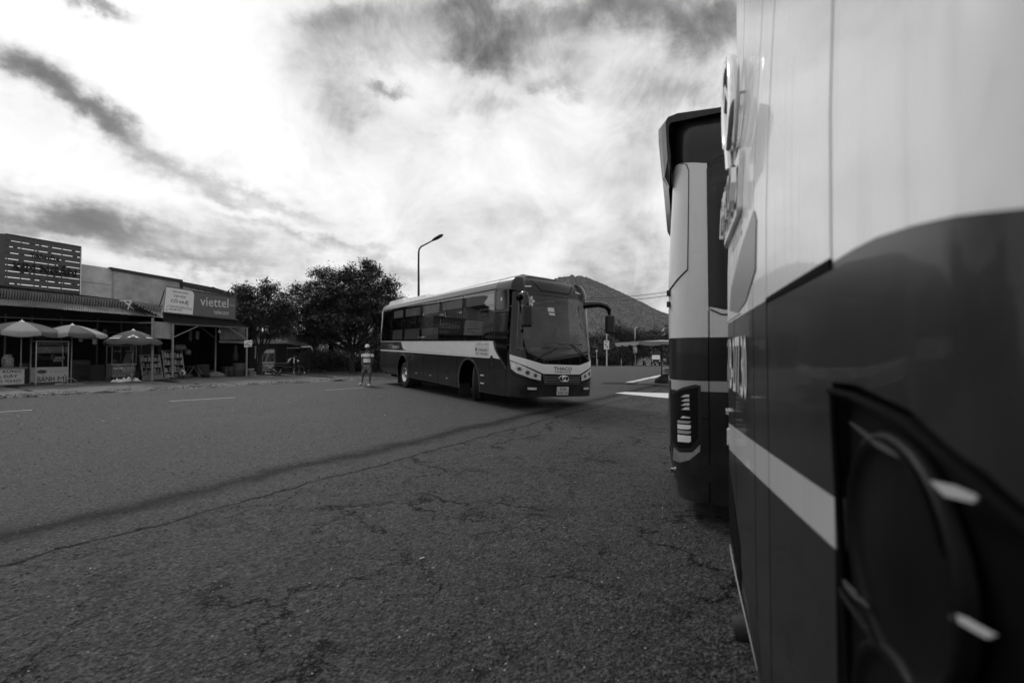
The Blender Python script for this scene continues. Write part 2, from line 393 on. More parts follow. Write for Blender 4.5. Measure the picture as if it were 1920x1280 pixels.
    def cap(s, name, z, m, parent, dome=.06):
        "roof sheet inside the rim at height z"
        n = 90; ring = [s.pt(s.per*i/n, z) for i in range(n)]; mb = MB(); c = Vector((s.L/2, 0, 0)); rings = [ring]
        for k, f in enumerate((.8, .5, .2)):
            rings.append([Vector((c.x+(q.x-c.x)*(1-(1-f)*.25), q.y*f, q.z+dome*(1-f*f))) for q in ring])
        vs = [q for r_ in rings for q in r_]
        fs = [(j*n+i, j*n+(i+1) % n, (j+1)*n+(i+1) % n, (j+1)*n+i) for j in range(3) for i in range(n)]+[tuple(3*n+i for i in range(n))]
        mb.add(vs, fs, True); return mb.build(name, m, parent)
def rrect(a0, a1, b0, b1, r=0, n=5):
    if not r: return [(a0, b0), (a1, b0), (a1, b1), (a0, b1)]
    o = []
    for cx, cy, s0 in ((a1-r, b0+r, -PI/2), (a1-r, b1-r, 0), (a0+r, b1-r, PI/2), (a0+r, b0+r, PI)):
        for i in range(n+1): t = s0+PI/2*i/n; o.append((cx+r*math.cos(t), cy+r*math.sin(t)))
    return o
def arch(xc, r, z0, n=14):
    "notch points of a wheel arch from left to right, for an outline that runs rightwards along its bottom"
    zc = .5; a0 = math.asin(max(-1, min(1, (z0-zc)/r))); o = []
    for i in range(n+1):
        a = PI-a0-(PI-2*a0)*i/n; o.append((xc+r*math.cos(a), zc+r*math.sin(a)))
    return o
def ease(z, a, b): t = min(max((z-a)/(b-a), 0), 1); return t*t*(3-2*t)
def roundoff(z, z0, h, k): t = min(max((z-z0)/h, 0), .985); return k*(1-math.sqrt(1-t*t))

def wheel(parent, x, y, steer=0, out=-1, rim='alu', dz=0):
    "out=-1: hub faces the bus's right side"
    w = bpy.data.objects.new('wheel', None); w.location = (x, y, .52); w.rotation_euler = (0, 0, steer); link(w, parent)
    T = MB(); s = out
    T.lathe([(.30, -s*.13), (.40, -s*.14), (.49, -s*.13), (.518, -s*.10), (.52, -s*.03), (.512, -s*.028), (.512, -s*.014), (.52, -s*.012), (.52, s*.012), (.512, s*.014), (.512, s*.028), (.52, s*.03), (.518, s*.10), (.49, s*.13), (.40, s*.14), (.30, s*.13), (.29, s*.1)], 40, 'Y')
    T.build('tyre', 'rubber', w)
    q = MB(); q.lathe([(.305, s*.13), (.295, s*.142), (.275, s*.13), (.262, s*.06), (.20, s*.0), (.12, s*.02), (.11, s*.10), (.06, s*.115), (.0, s*.115)], 32, 'Y')
    for k in range(10):
        a = 2*PI*k/10; q.tube([(.165*math.cos(a), s*.0, .165*math.sin(a)), (.165*math.cos(a), s*.05, .165*math.sin(a))], .014, 6)
    q.build('rim', rim, w); return w

# ---------------------------------------------------------------- the coach that turns into the road
def turning_bus():
    fwc, rwc = G(882, 751), G(757, 726); hv = (fwc-rwc).normalized(); lv = Vector((-hv.y, hv.x, 0))
    org = rwc-hv*3.45+lv*1.28
    b = empty('coach_bus', org, math.atan2(hv.y, hv.x), 'dark coach with a white band turning onto the road behind the walking man', 'bus')
    L, W, XF = 12.10, 2.65, 9.5
    ins_s = lambda z: .0+.06*ease(z, 1.5, 3.0)+roundoff(z, 3.08, .36, .24)+.03*ease(.6-z, 0, .4)
    ins_f = lambda z: .05*ease(.7-z, 0, .5)+.30*ease(z, 1.0, 3.15)*1+roundoff(z, 3.05, .45, .42)
    ins_r = lambda z: .30*ease(z, 1.6, 3.2)+roundoff(z, 3.1, .34, .2)+.16*ease(.75-z, 0, .5)
    sk = Skin(L, W, .22, .32, .24, .05, ins_s, ins_f, ins_r, lambda x, y: (XF-x)*.020-y*.040)
    pr, pl, pf = sk.pr, sk.pl, sk.pf; P = sk.per
    zb = .30
    # lower skin with four arches, one sheet all the way round
    fx = lambda x: pr(x)
    low = [(0, .42), (pr(.35), .40), (pr(1.2), .30)]
    low += [(pr(a), b_) for a, b_ in arch(3.42, .66, .28)] + [(pr(5), .27), (pr(8), .27)] + [(pr(a), b_) for a, b_ in arch(9.48, .68, .27)]
    low += [(pr(11), .28), (pf(-1.0), .33), (pf(0), .34), (pf(1.0), .33), (pl(11), .28)]
    low += [(pl(a), b_) for a, b_ in arch(9.48, .68, .27)[::-1]] + [(pl(8), .27), (pl(5), .27)] + [(pl(a), b_) for a, b_ in arch(3.42, .66, .28)[::-1]]
    low += [(pl(1.2), .30), (pl(.35), .40), (P, .42), (P, 1.44), (0, 1.44)]
    sk.patch('lower_body', low, 'paint_dark', b, 0, .02)
    # belt above the band, side by side with the front screen opening
    sk.patch('belt_panel', [(-pr(11.0)+0, 1.443), (pr(11.0), 1.443), (pr(10.95), 1.73), (pr(0.35), 1.73), (pr(0), 1.9), (-pr(0), 1.9), (-pr(.35), 1.73), (-pr(10.95), 1.73)], 'paint_dark', b, 0, .02)
    # rear wall
    sk.patch('rear_wall', [(-pr(.35), 1.733), (-pr(0), 1.903), (pr(0), 1.903), (pr(.35), 1.733), (pr(.5), 3.14), (-pr(.5), 3.14)], 'paint_dark', b, 0, .02)
    sk.patch('corner_sheen', [(pr(.02), 1.74), (pr(.20), 1.74), (pr(.42), 3.12), (pr(.10), 3.12)], 'paint_white', b, .004, .006)  # white strip paints in the reflection along the rear corner
    sk.patch('rear_window', rrect(-.85, .85, 2.15, 2.95, .12), 'gloss', b, .005, .005)
    # cantrail and front dome
    sk.patch('cantrail', [(-pr(11.05), 3.143), (pr(11.05), 3.143), (pr(11.05), 3.425), (-pr(11.05), 3.425)], 'paint_grey', b, 0, .02, dz=.1)
    sk.patch('front_dome', [(pr(11.055), 3.143), (pr(11.45), 3.13), (pf(-1.23), 3.02), (pf(-.95), 3.0), (pf(0), 3.0), (pf(.95), 3.0), (pf(1.23), 3.02), (pl(11.45), 3.13), (pl(11.055), 3.143), (pl(11.055), 3.425), (pr(11.055), 3.425)], 'paint_dark', b, 0, .02, dz=.1)
    sk.cap('roof', 3.425, 'paint_grey', b, .05)
    # raised centre of the front dome, and the roof cases behind it
    o = MB(); prof = [(-.62, 0), (-.52, .08), (-.36, .155), (.36, .155), (.52, .08), (.62, 0)]
    prof = [(y, z) for y, z in prof]
    secs = [(11.55, .30, -.19), (11.42, .75, -.03), (11.1, 1.0, .0), (9.6, 1.0, .0), (5.6, .9, -.0), (5.15, .25, -.02)]
    vs = []; n = len(prof)
    for x, k, dz in secs:
        for y, z in prof: vs.append((x, y*1.25, 3.43+z*k*1.45+dz+(XF-x)*.02-y*.05))
    fs = [(j*n+i, j*n+i+1, (j+1)*n+i+1, (j+1)*n+i) for j in range(len(secs)-1) for i in range(n-1)]
    o.add(vs, fs+[tuple(range(n)), tuple(range((len(secs)-1)*n, len(secs)*n))], False).build('roof_duct', 'paint_dark', b)
    for x0, x1, y1, h, nm in ((2.75, 5.15, 1.0, .17, 'roof_air_conditioner'), (.40, 2.6, 1.02, .23, 'roof_rear_case')):
        q = MB(); vs = []
        sec = [(-y1, 0), (-y1*.97, h*.7), (-y1*.8, h), (y1*.8, h), (y1*.97, h*.7), (y1, 0)]
        for x, k in ((x0, .3), (x0+.18, 1), (x1-.25, 1), (x1, .3)):
            for y, z in sec: vs.append((x, y, 3.44+z*k+(XF-x)*.02-y*.04))
        fs = [(j*6+i, j*6+i+1, (j+1)*6+i+1, (j+1)*6+i) for j in range(3) for i in range(5)]+[(0, 1, 2, 3, 4, 5), (18, 19, 20, 21, 22, 23)]
        q.add(vs, fs, False).build(nm, 'paint_white', b)
    sk.rect('gutter', pr(.6), pr(11.0), 3.150, 3.170, 'black', b, .014, .014); sk.rect('gutter', -pr(11.0), -pr(.6), 3.150, 3.170, 'black', b, .014, .014)
    sk.rect('roof_rail', pr(.9), pr(11.0), 3.33, 3.35, 'paint_white', b, .012, .012)
    sk.rect('dome_seam', pr(11.05)-.006, pr(11.05)+.006, 3.15, 3.42, 'void', b, .002, .003)
    # windows on both sides: pane + dark pillars
    cuts = [.45, 1.75, 3.32, 5.30, 7.14, 8.96, 10.97]
    for side in (0, 1):
        pp = pr if side == 0 else (lambda x: -pr(x))
        for i in range(6):
            a, c = cuts[i], cuts[i+1]
            poly = [(pp(a+.03), 1.745), (pp(c-.03), 1.745), (pp(c-.03), 3.13), (pp(a+.03), 3.13)] if i else [(pp(.62), 1.745), (pp(c-.03), 1.745), (pp(c-.03), 3.13), (pp(.50), 3.13), (pp(.40), 1.95)]
            if side: poly = poly[::-1]
            w = sk.patch('side_window', poly, 'glass_side', b, -.004, 0)
            # blind behind the pane; upper one's pale colour paints in reflected sky
            if side == 0 and 1 <= i <= 3: sk.rect('blind_sky_panel', pp(a+.12), pp(c-.12), 1.80, 2.22, 'cloth', w, -.05, .01, .05)
            if side == 0 and i >= 1: sk.rect('blind_sky_panel', pp(a+.14), pp(c-.16), 2.78 if i > 3 else 2.74, 3.05, 'sky_blind', w, -.05, .01, .04)
        for i, x in enumerate(cuts):
            w_ = .034; q = [(pp(x-w_), 1.732), (pp(x+w_), 1.732), (pp(x+w_), 3.142), (pp(x-w_), 3.142)]
            if i == 0: q = [(pp(.36), 1.732), (pp(.62), 1.732), (pp(.42), 1.95), (pp(.53), 3.142), (pp(.44), 3.142)]
            sk.patch('window_pillar', q if side == 0 else q[::-1], 'gloss', b, .0, .03)
    # door (front right) with its own glass, pillars round it
    sk.patch('door_pillar', [(pr(11.006), 1.446), (pr(11.03), 1.446), (pr(11.03), 3.13), (pr(11.006), 3.142)], 'black', b, .004, .03)
    sk.patch('quarter_glass', rrect(pr(11.05), pr(11.60), 2.58, 3.10, .08), 'gloss', b, .004, .012)
    sk.patch('door_header', [(pr(11.033), 2.50), (pr(11.72), 2.50), (pr(11.70), 3.11), (pr(11.46), 3.13), (pr(11.033), 3.14)], 'black', b, -.002, .02)
    d = sk.patch('door', [(pr(10.80), .36), (pr(11.60), .36), (pr(11.66), 1.0), (pr(11.14), 1.44), (pr(10.80), 1.44)], 'paint_dark', b, .006, .006)
    sk.patch('door_glass', [(pr(11.66), 1.04), (pr(11.72), 1.2), (pr(11.69), 2.47), (pr(11.05), 2.47), (pr(11.05), 1.72), (pr(11.10), 1.56), (pr(11.2), 1.42)], 'gloss', d, .007, .02)
    sk.patch('glass_trim', [(pr(11.64), 1.02), (pr(11.67), 1.03), (pr(11.22), 1.43), (pr(11.12), 1.56), (pr(11.07), 1.72), (pr(11.045), 1.72), (pr(11.09), 1.55), (pr(11.19), 1.41)], 'chrome', d, .012, .006)
    sk.rect('door_handle', pr(10.86), pr(10.98), 1.20, 1.33, 'black', d, .02, .015, .02); sk.rect('door_handle', pr(10.90), pr(10.94), 1.08, 1.12, 'chrome', d, .012, .01, .01)
    sk.rect('door_seam', pr(10.785), pr(10.798), .30, 1.30, 'void', b, .004, .004)
    sk.rect('quarter_badge', pr(11.29), pr(11.37), 2.80, 2.90, 'letter_g', b, .006, 0, .03)
    # white band and thin lines
    curve = [(3.22, 1.675), (3.30, 1.60), (3.38, 1.50), (3.52, 1.41), (3.75, 1.365), (4.08, 1.352)]
    sk.patch('white_band', [(pr(x), z) for x, z in curve]+[(pr(10.78), 1.30), (pr(10.78), 1.70), (pr(3.2), 1.70)], 'paint_stripe', b, .003, .003)
    sk.patch('white_swoosh', [(pr(10.80), 1.28), (pr(11.36), 1.25), (pr(11.16), 1.41), (pr(11.06), 1.52), (pr(10.98), 1.70), (pr(10.80), 1.70)], 'paint_stripe', b, .0135, .004)
    sk.patch('white_line', [(pr(.02), 1.28), (pr(4.3), 1.28), (pr(10.78), 1.255), (pr(10.78), 1.297), (pr(4.08), 1.345), (pr(.02), 1.335)], 'paint_stripe', b, .0036, .003)
    sk.patch('white_line', [(pr(.3), 1.703), (pr(10.98), 1.703), (pr(10.98), 1.728), (pr(.35), 1.728)], 'paint_stripe', b, .008, .008)
    sk.word('fleet_number', '51B-503.10', pr(2.05), pr(2.95), 1.42, 1.54, 'wht', b, .005, True)
    for k, (a, c, z0, z1, m_) in enumerate(((9.92, 10.74, 1.30, 1.60, 'sticker'),)):
        st = sk.rect('side_sticker', pr(a), pr(c), z0, z1, m_, b, .008, .003, .04, 'rounded white operator sticker beside the door')
        sk.word('lettering', 'THÀNH BƯỞI', pr(a+.20), pr(c-.08), z0+.14, z0+.23, 'ink', st, .010, True)
        sk.word('lettering', 'ĐT:  1900 6079', pr(a+.08), pr(c-.06), z0+.04, z0+.10, 'ink', st, .010, True)
        sk.patch('emblem', [(pr(a+.07+.05*math.cos(t*PI/5)), z0+.185+.055*math.sin(t*PI/5)) for t in range(10)], 'ink', st, .010, 0)
    sk.word('lettering', 'GIƯỜNG NẰM', pr(9.96), pr(10.74), 1.615, 1.69, 'ink', b, .0066, True)
    # vents, flap handles, seams
    sk.patch('engine_vent', [(pr(.40), .62), (pr(.62), .52), (pr(1.02), .52), (pr(1.02), 1.14), (pr(.40), 1.16)], 'black', b, .004, .006)
    for i in range(9): sk.rect('vent_slat', pr(.44), pr(.98), .585+i*.058, .605+i*.058, 'paint_dark', b, .012, .008)
    for x in (5.02, 6.45, 7.88): 
        sk.rect('flap_handle', pr(x-.07), pr(x+.07), .72, .86, 'black', b, .012, .01, .02)
        sk.rect('flap_handle_bar', pr(x-.06), pr(x+.06), .80, .83, 'chrome', b, .022, .008)
        sk.rect('reflector', pr(x-.06), pr(x+.06), .50, .525, 'lens', b, .01, .008)
    for x in (4.30, 5.75, 7.15, 8.62, 10.05): sk.rect('flap_seam', pr(x-.006), pr(x+.006), .30, 1.24, 'void', b, .002, .003)
    sk.rect('flap_seam', pr(4.2), pr(10.78), 1.235, 1.243, 'void', b, .002, .003)
    for z in (.52, .745): sk.rect('side_lamp', pr(10.25), pr(10.46), z, z+.035, 'lens', b, .015, .012, .01)
    # arch trims
    for xc in (3.42, 9.48):
        for pp, sg in ((pr, 1), (pl, -1)):
            a = [(x, z) for x, z in arch(xc, .66+(xc > 5)*.02, .29, 18)]; o_ = [(xc+(x-xc)*1.075, .5+(z-.5)*1.075) for x, z in a]
            q = [(pp(x), z) for x, z in a+o_[::-1]]
            sk.patch('arch_trim', q if sg > 0 else q[::-1], 'paint_grey', b, .012, .02)
    # front: screen, black mask, band, lamps, grille
    ws = [(pf(-1.27), 1.60), (pf(-1.2), 1.50), (pf(-.6), 1.475), (pf(0), 1.47), (pf(.6), 1.475), (pf(1.2), 1.50), (pf(1.27), 1.60), (pf(1.26), 2.8), (pf(1.16), 2.93), (pf(.9), 2.965), (pf(0), 2.98), (pf(-.9), 2.965), (pf(-1.16), 2.93), (pf(-1.26), 2.8)]
    w = sk.patch('windscreen', ws, 'glass', b, .004, 0)
    sk.patch('screen_base', [(pr(11.66), 1.445), (pf(1.42), 1.445), (pf(1.42), 1.50), (pf(1.2), 1.497), (pf(.6), 1.472), (pf(0), 1.467), (pf(-.6), 1.472), (pf(-1.2), 1.497), (pr(11.66), 1.52)], 'gloss', b, -.001, .02)
    for sg in (-1, 1):
        q = [(pf(sg*1.275), 1.50), (pf(sg*1.47), 1.50), (pf(sg*1.44), 3.0), (pf(sg*1.27), 3.02), (pf(sg*1.17), 2.95), (pf(sg*1.265), 2.8)]
        sk.patch('screen_pillar', q if sg > 0 else q[::-1], 'gloss', b, .001, .03)
    sk.patch('header_strip', [(pf(-1.17), 2.945), (pf(-.9), 2.98), (pf(0), 2.995), (pf(.9), 2.98), (pf(1.17), 2.945), (pf(1.22), 3.03), (pf(0), 3.03), (pf(-1.22), 3.03)], 'gloss', b, .003, .02)
    # black apron below the screen, down to the V of the white band
    sk.patch('screen_apron', [(pf(-1.42), 1.39), (pf(-1.0), 1.285), (pf(-.60), 1.18), (pf(.60), 1.18), (pf(1.0), 1.285), (pf(1.42), 1.39), (pf(1.42), 1.455), (pf(-1.42), 1.455)], 'gloss', b, .006, .008)
    sk.patch('front_band', [(pf(-1.45), 1.25), (pf(-1.25), 1.19), (pf(-.95), 1.07), (pf(-.60), .93), (pf(.60), .93), (pf(.95), 1.07), (pf(1.25), 1.19), (pf(1.45), 1.25), (pf(1.45), 1.39), (pf(1.0), 1.275), (pf(.60), 1.175), (pf(-.60), 1.175), (pf(-1.0), 1.275), (pf(-1.45), 1.39)], 'paint_stripe', b, .012, .012)
    sk.word('maker_lettering', 'THACO', pf(-.30), pf(.30), 1.03, 1.12, 'ink', b, .018, True); sk.word('maker_lettering', 'MOBIHOME', pf(-.26), pf(.26), .965, 1.01, 'ink', b, .018, True)
    for sg in (-1, 1):
        f = lambda pts: [(pf(sg*a), z) for a, z in pts] if sg > 0 else [(pf(sg*a), z) for a, z in pts][::-1]
        h = sk.patch('headlight', f([(.64, .925), (.655, .735), (.95, .79), (1.28, .91), (1.42, 1.02), (1.46, 1.25), (1.24, 1.19), (.93, 1.045)]), 'black', b, .012, .02)
        sk.patch('lens', f([(.665, .91), (.675, .755), (.95, .81), (1.27, .93), (1.40, 1.03), (1.435, 1.225), (1.23, 1.165), (.94, 1.025)]), 'lens', h, .016, 0)
        for cx, cz, r_ in ((.82, .88, .055), (1.02, .945, .06), (1.2, 1.03, .055)):
            sk.patch('lamp', [(pf(sg*(cx))+r_*math.cos(t*PI/6), cz+r_*math.sin(t*PI/6)) for t in range(12)], 'steel', h, .020, 0)
            sk.patch('bulb', [(pf(sg*(cx))+r_*.45*math.cos(t*PI/4), cz+r_*.45*math.sin(t*PI/4)) for t in range(8)], 'red', h, .026, 0)
        sk.patch('bulb', f([(1.30, 1.05), (1.37, 1.08), (1.375, 1.16), (1.28, 1.12)]), 'wht', h, .022, 0)
        g = sk.patch('fog_lamp', rrect(pf(sg*.92)-.19, pf(sg*.92)+.19, .47, .60, .04), 'black', b, .006, .012)
        sk.patch('bulb', rrect(pf(sg*.90)-.12, pf(sg*.90)+.12, .515, .575, .02), 'lens', g, .014, .006)
        sk.patch('bumper_crease', f([(1.44, .98), (1.30, .86), (.72, .70), (.72, .685), (1.30, .845), (1.44, .96)]), 'void', b, .003, .003)
        ml = sk.patch('marker_lamp', f([(.72, 3.17), (1.18, 3.13), (1.10, 3.20), (.78, 3.235)]), 'black', b, .01, .012)
        sk.patch('bulb', f([(.80, 3.175), (1.05, 3.155), (1.02, 3.185), (.82, 3.205)]), 'lens', ml, .016, 0)
    # ridges of the dome centre: V panel line
    for a, c in (((-.78, 3.36), (-.50, 3.10)), ((-.50, 3.10), (.50, 3.10)), ((.50, 3.10), (.78, 3.36))):
        dx, dz = c[0]-a[0], c[1]-a[1]; l_ = math.hypot(dx, dz); nx, nz = -dz/l_*.011, dx/l_*.011
        q = [(pf(a[0]-nx), a[1]-nz), (pf(c[0]-nx), c[1]-nz), (pf(c[0]+nx), c[1]+nz), (pf(a[0]+nx), a[1]+nz)]
        sk.patch('dome_crease', q, 'void', b, .004, .004)
    gr = sk.patch('grille', [(pf(-.62), .915), (pf(-.56), .66), (pf(.56), .66), (pf(.62), .915)], 'black', b, .006, .012)
    for z, h_ in ((.665, .030), (.78, .014), (.84, .010), (.725, .010)):
        sk.rect('grille_bar', pf(-.56), pf(.56), z, z+h_, 'paint_grey' if z < .7 else 'alu', gr, .024, .012)
    for sg in (-1, 1): sk.patch('grille_bar', [(pf(sg*.60)-.02, .90), (pf(sg*.545)-.02, .665), (pf(sg*.545)+.02, .665), (pf(sg*.60)+.02, .90)], 'paint_grey', gr, .024, .012)
    em = [(.16*math.cos(t*PI/12), .082*math.sin(t*PI/12)) for t in range(24)]
    ring = MB(); rp = [sk.pt(pf(a), .81+c, .04) for a, c in em]; ring.tube(rp+[rp[0]], .012, 8, False)
    cr = [sk.pt(pf(.03+.075*math.cos(t)), .81+.062*math.sin(t), .045) for t in [PI*.35+i*PI*1.3/10 for i in range(11)]]; ring.tube(cr, .018, 8)
    cr = [sk.pt(pf(-.03+.075*math.cos(t)), .81+.062*math.sin(t), .045) for t in [-PI*.65+i*PI*1.3/10 for i in range(11)]]; ring.tube(cr, .013, 8)
    ring.build('emblem', 'chrome', b)
    pl_ = sk.rect('number_plate', pf(-.19), pf(.19), .385, .60, 'sticker', b, .02, .02, .015)
    sk.word('plate_number', '51B-', pf(-.10), pf(.12), .505, .575, 'ink', pl_, .023, True); sk.word('plate_number', '503.10', pf(-.155), pf(.155), .41, .48, 'ink', pl_, .023, True)
    # things stuck to the screen
    fl = sk.patch('flower_sticker', [(pf(-.86)+(.12+.035*math.cos(6*t*PI/18))*math.cos(t*PI/18), 2.80+(.12+.035*math.cos(6*t*PI/18))*math.sin(t*PI/18)) for t in range(36)], 'sticker', w, .008, 0)
    sk.patch('flower_centre', [(pf(-.86)+.055*math.cos(t*PI/6), 2.80+.055*math.sin(t*PI/6)) for t in range(12)], 'ink', fl, .010, 0); sk.word('lettering', 'B', pf(-.885), pf(-.83), 2.77, 2.83, 'wht', fl, .012, True)
    sk.rect('paper_sticker', pf(-.32), pf(-.10), 2.56, 2.67, 'sticker', w, .008, 0); sk.rect('paper_sticker', pf(-.29), pf(-.09), 2.47, 2.53, 'sticker', w, .008, 0)
    # wipers
    for a, c, e in (((-.85, 1.28), (-.12, 1.62), (.0, 1.5)), ((1.0, 1.30), (.35, 1.74), (-.25, 1.78))):
        q = MB(); q.tube([sk.pt(pf(a[0]), a[1], .03), sk.pt(pf((a[0]+c[0])/2), (a[1]+c[1])/2, .06), sk.pt(pf(c[0]), c[1], .04)], .016, 6)
        q.tube([sk.pt(pf(c[0]-.45), c[1]-.03, .02), sk.pt(pf(c[0]+.45), c[1]+.0, .02)], .012, 5); q.build('wiper', 'black', b)
    # mirrors on curved arms
    for sg in (-1, 1):
        q = MB(); base = sk.pt(pf(sg*1.22), 2.86, 0)
        reach = .62 if sg > 0 else .12
        pts = [base+Vector((-.05, 0, 0)), base+Vector((.10, sg*.10, .02)), base+Vector((.22, sg*(reach*.55), .03)), base+Vector((.30, sg*reach*.85, -.02)), base+Vector((.33, sg*reach, -.13)), base+Vector((.33, sg*(reach+.02), -.26))]
        if sg < 0: pts = [base+Vector((-.05, 0, .0)), base+Vector((.12, -.05, .04)), base+Vector((.28, -.08, .06)), base+Vector((.40, -.10, .02)), base+Vector((.46, -.11, -.10)), base+Vector((.46, -.11, -.24))]
        q.tube(pts, [.10, .095, .085, .08, .07, .06], 12); mm = q.build('mirror_arm', 'gloss', b)
        e = pts[-1]; h_ = MB(); h_.box(e+Vector((0, 0, -.27)), (.16, .27, .54), bev=.05); h_.build('mirror_head', 'black', mm)
        g_ = MB(); g_.box(e+Vector((-.085, 0, -.27)), (.006, .21, .44)); g_.build('mirror_glass', 'chrome', mm)
    # interior: floor, ceiling, beds, driver's place
    q = MB(); q.box((6, 0, 1.12), (11.2, 2.3, .06)); q.build('cabin_floor', 'void', b)
    q = MB(); q.box((5.9, 0, 3.34), (10.8, 1.9, .05)); q.build('cabin_ceiling', 'shelf', b)
    for i in range(6):
        for yy in (-.85, 0, .85):
            q = MB(); x = 1.6+i*1.55; q.box((x, yy, 1.55), (1.5, .55, .10), bev=.03); q.box((x-.55, yy, 1.8), (.16, .5, .55), ry=-.5, bev=.05); q.box((x, yy, 2.4), (1.5, .55, .08), bev=.02); q.box((x-.55, yy, 2.62), (.16, .5, .5), ry=-.5, bev=.05); q.build('sleeper_berth', 'seat', b)
    q = MB(); q.box((11.15, 0, 1.32), (.55, 2.2, .26), bev=.06); q.build('dashboard', 'black', b)
    q = MB(); q.box((10.0, .62, 1.45), (.5, .5, .14), bev=.05); q.box((9.75, .62, 1.85), (.14, .5, .75), bev=.05); q.box((9.74, .62, 2.28), (.14, .30, .22), bev=.05); s_ = q.build('driver_seat', 'seat', b)
    q = MB(); q.box((9.80, .62, 2.05), (.15, .40, .42), bev=.05); q.build('seat_cover', 'cloth', s_)
    q = MB(); q.lathe([(.22, -.015), (.235, 0), (.22, .015), (.205, 0), (.22, -.015)], 24, 'X', (10.75, .62, 1.62)); q.tube([(10.75, .62, 1.62), (11.1, .62, 1.4)], .03); q.build('steering_wheel', 'black', b)
    for y, w_ in ((-.72, .30), (-.25, .34)): q = MB(); q.box((11.42, y, 1.50), (.10, w_, .14), ry=.4); q.build('dashboard_paper', 'sticker', b)
    q = MB(); q.prism([(11.1, -.28, 1.55), (11.1, .30, 1.55), (11.3, -.02, 2.6)], (-.02, 0, 0)); q.build('screen_curtain', 'shelf', b)
    # under the floor
    q = MB(); q.box((6, 0, .72), (11.3, 1.7, .8)); q.box((6.3, 0, .42), (4.4, 2.2, .24)); q.box((1.2, 0, .6), (2.0, 2.2, .3)); q.box((10.9, 0, .46), (1.5, 2.1, .16)); q.build('underbody', 'void', b)
    for x in (2.52, 8.62): q = MB(); q.box((x, -1.02, .30), (.02, .42, .34)); q.build('mud_flap', 'rubber', b)
    wheel(b, 3.45, -1.12, 0, -1); wheel(b, 3.45, 1.12, 0, 1); wheel(b, 3.45, -.74, 0, -1); wheel(b, 3.45, .74, 0, 1)
    wheel(b, 9.50, -1.00, R(-33), -1); wheel(b, 9.50, 1.02, R(-26), 1)
turning_bus()

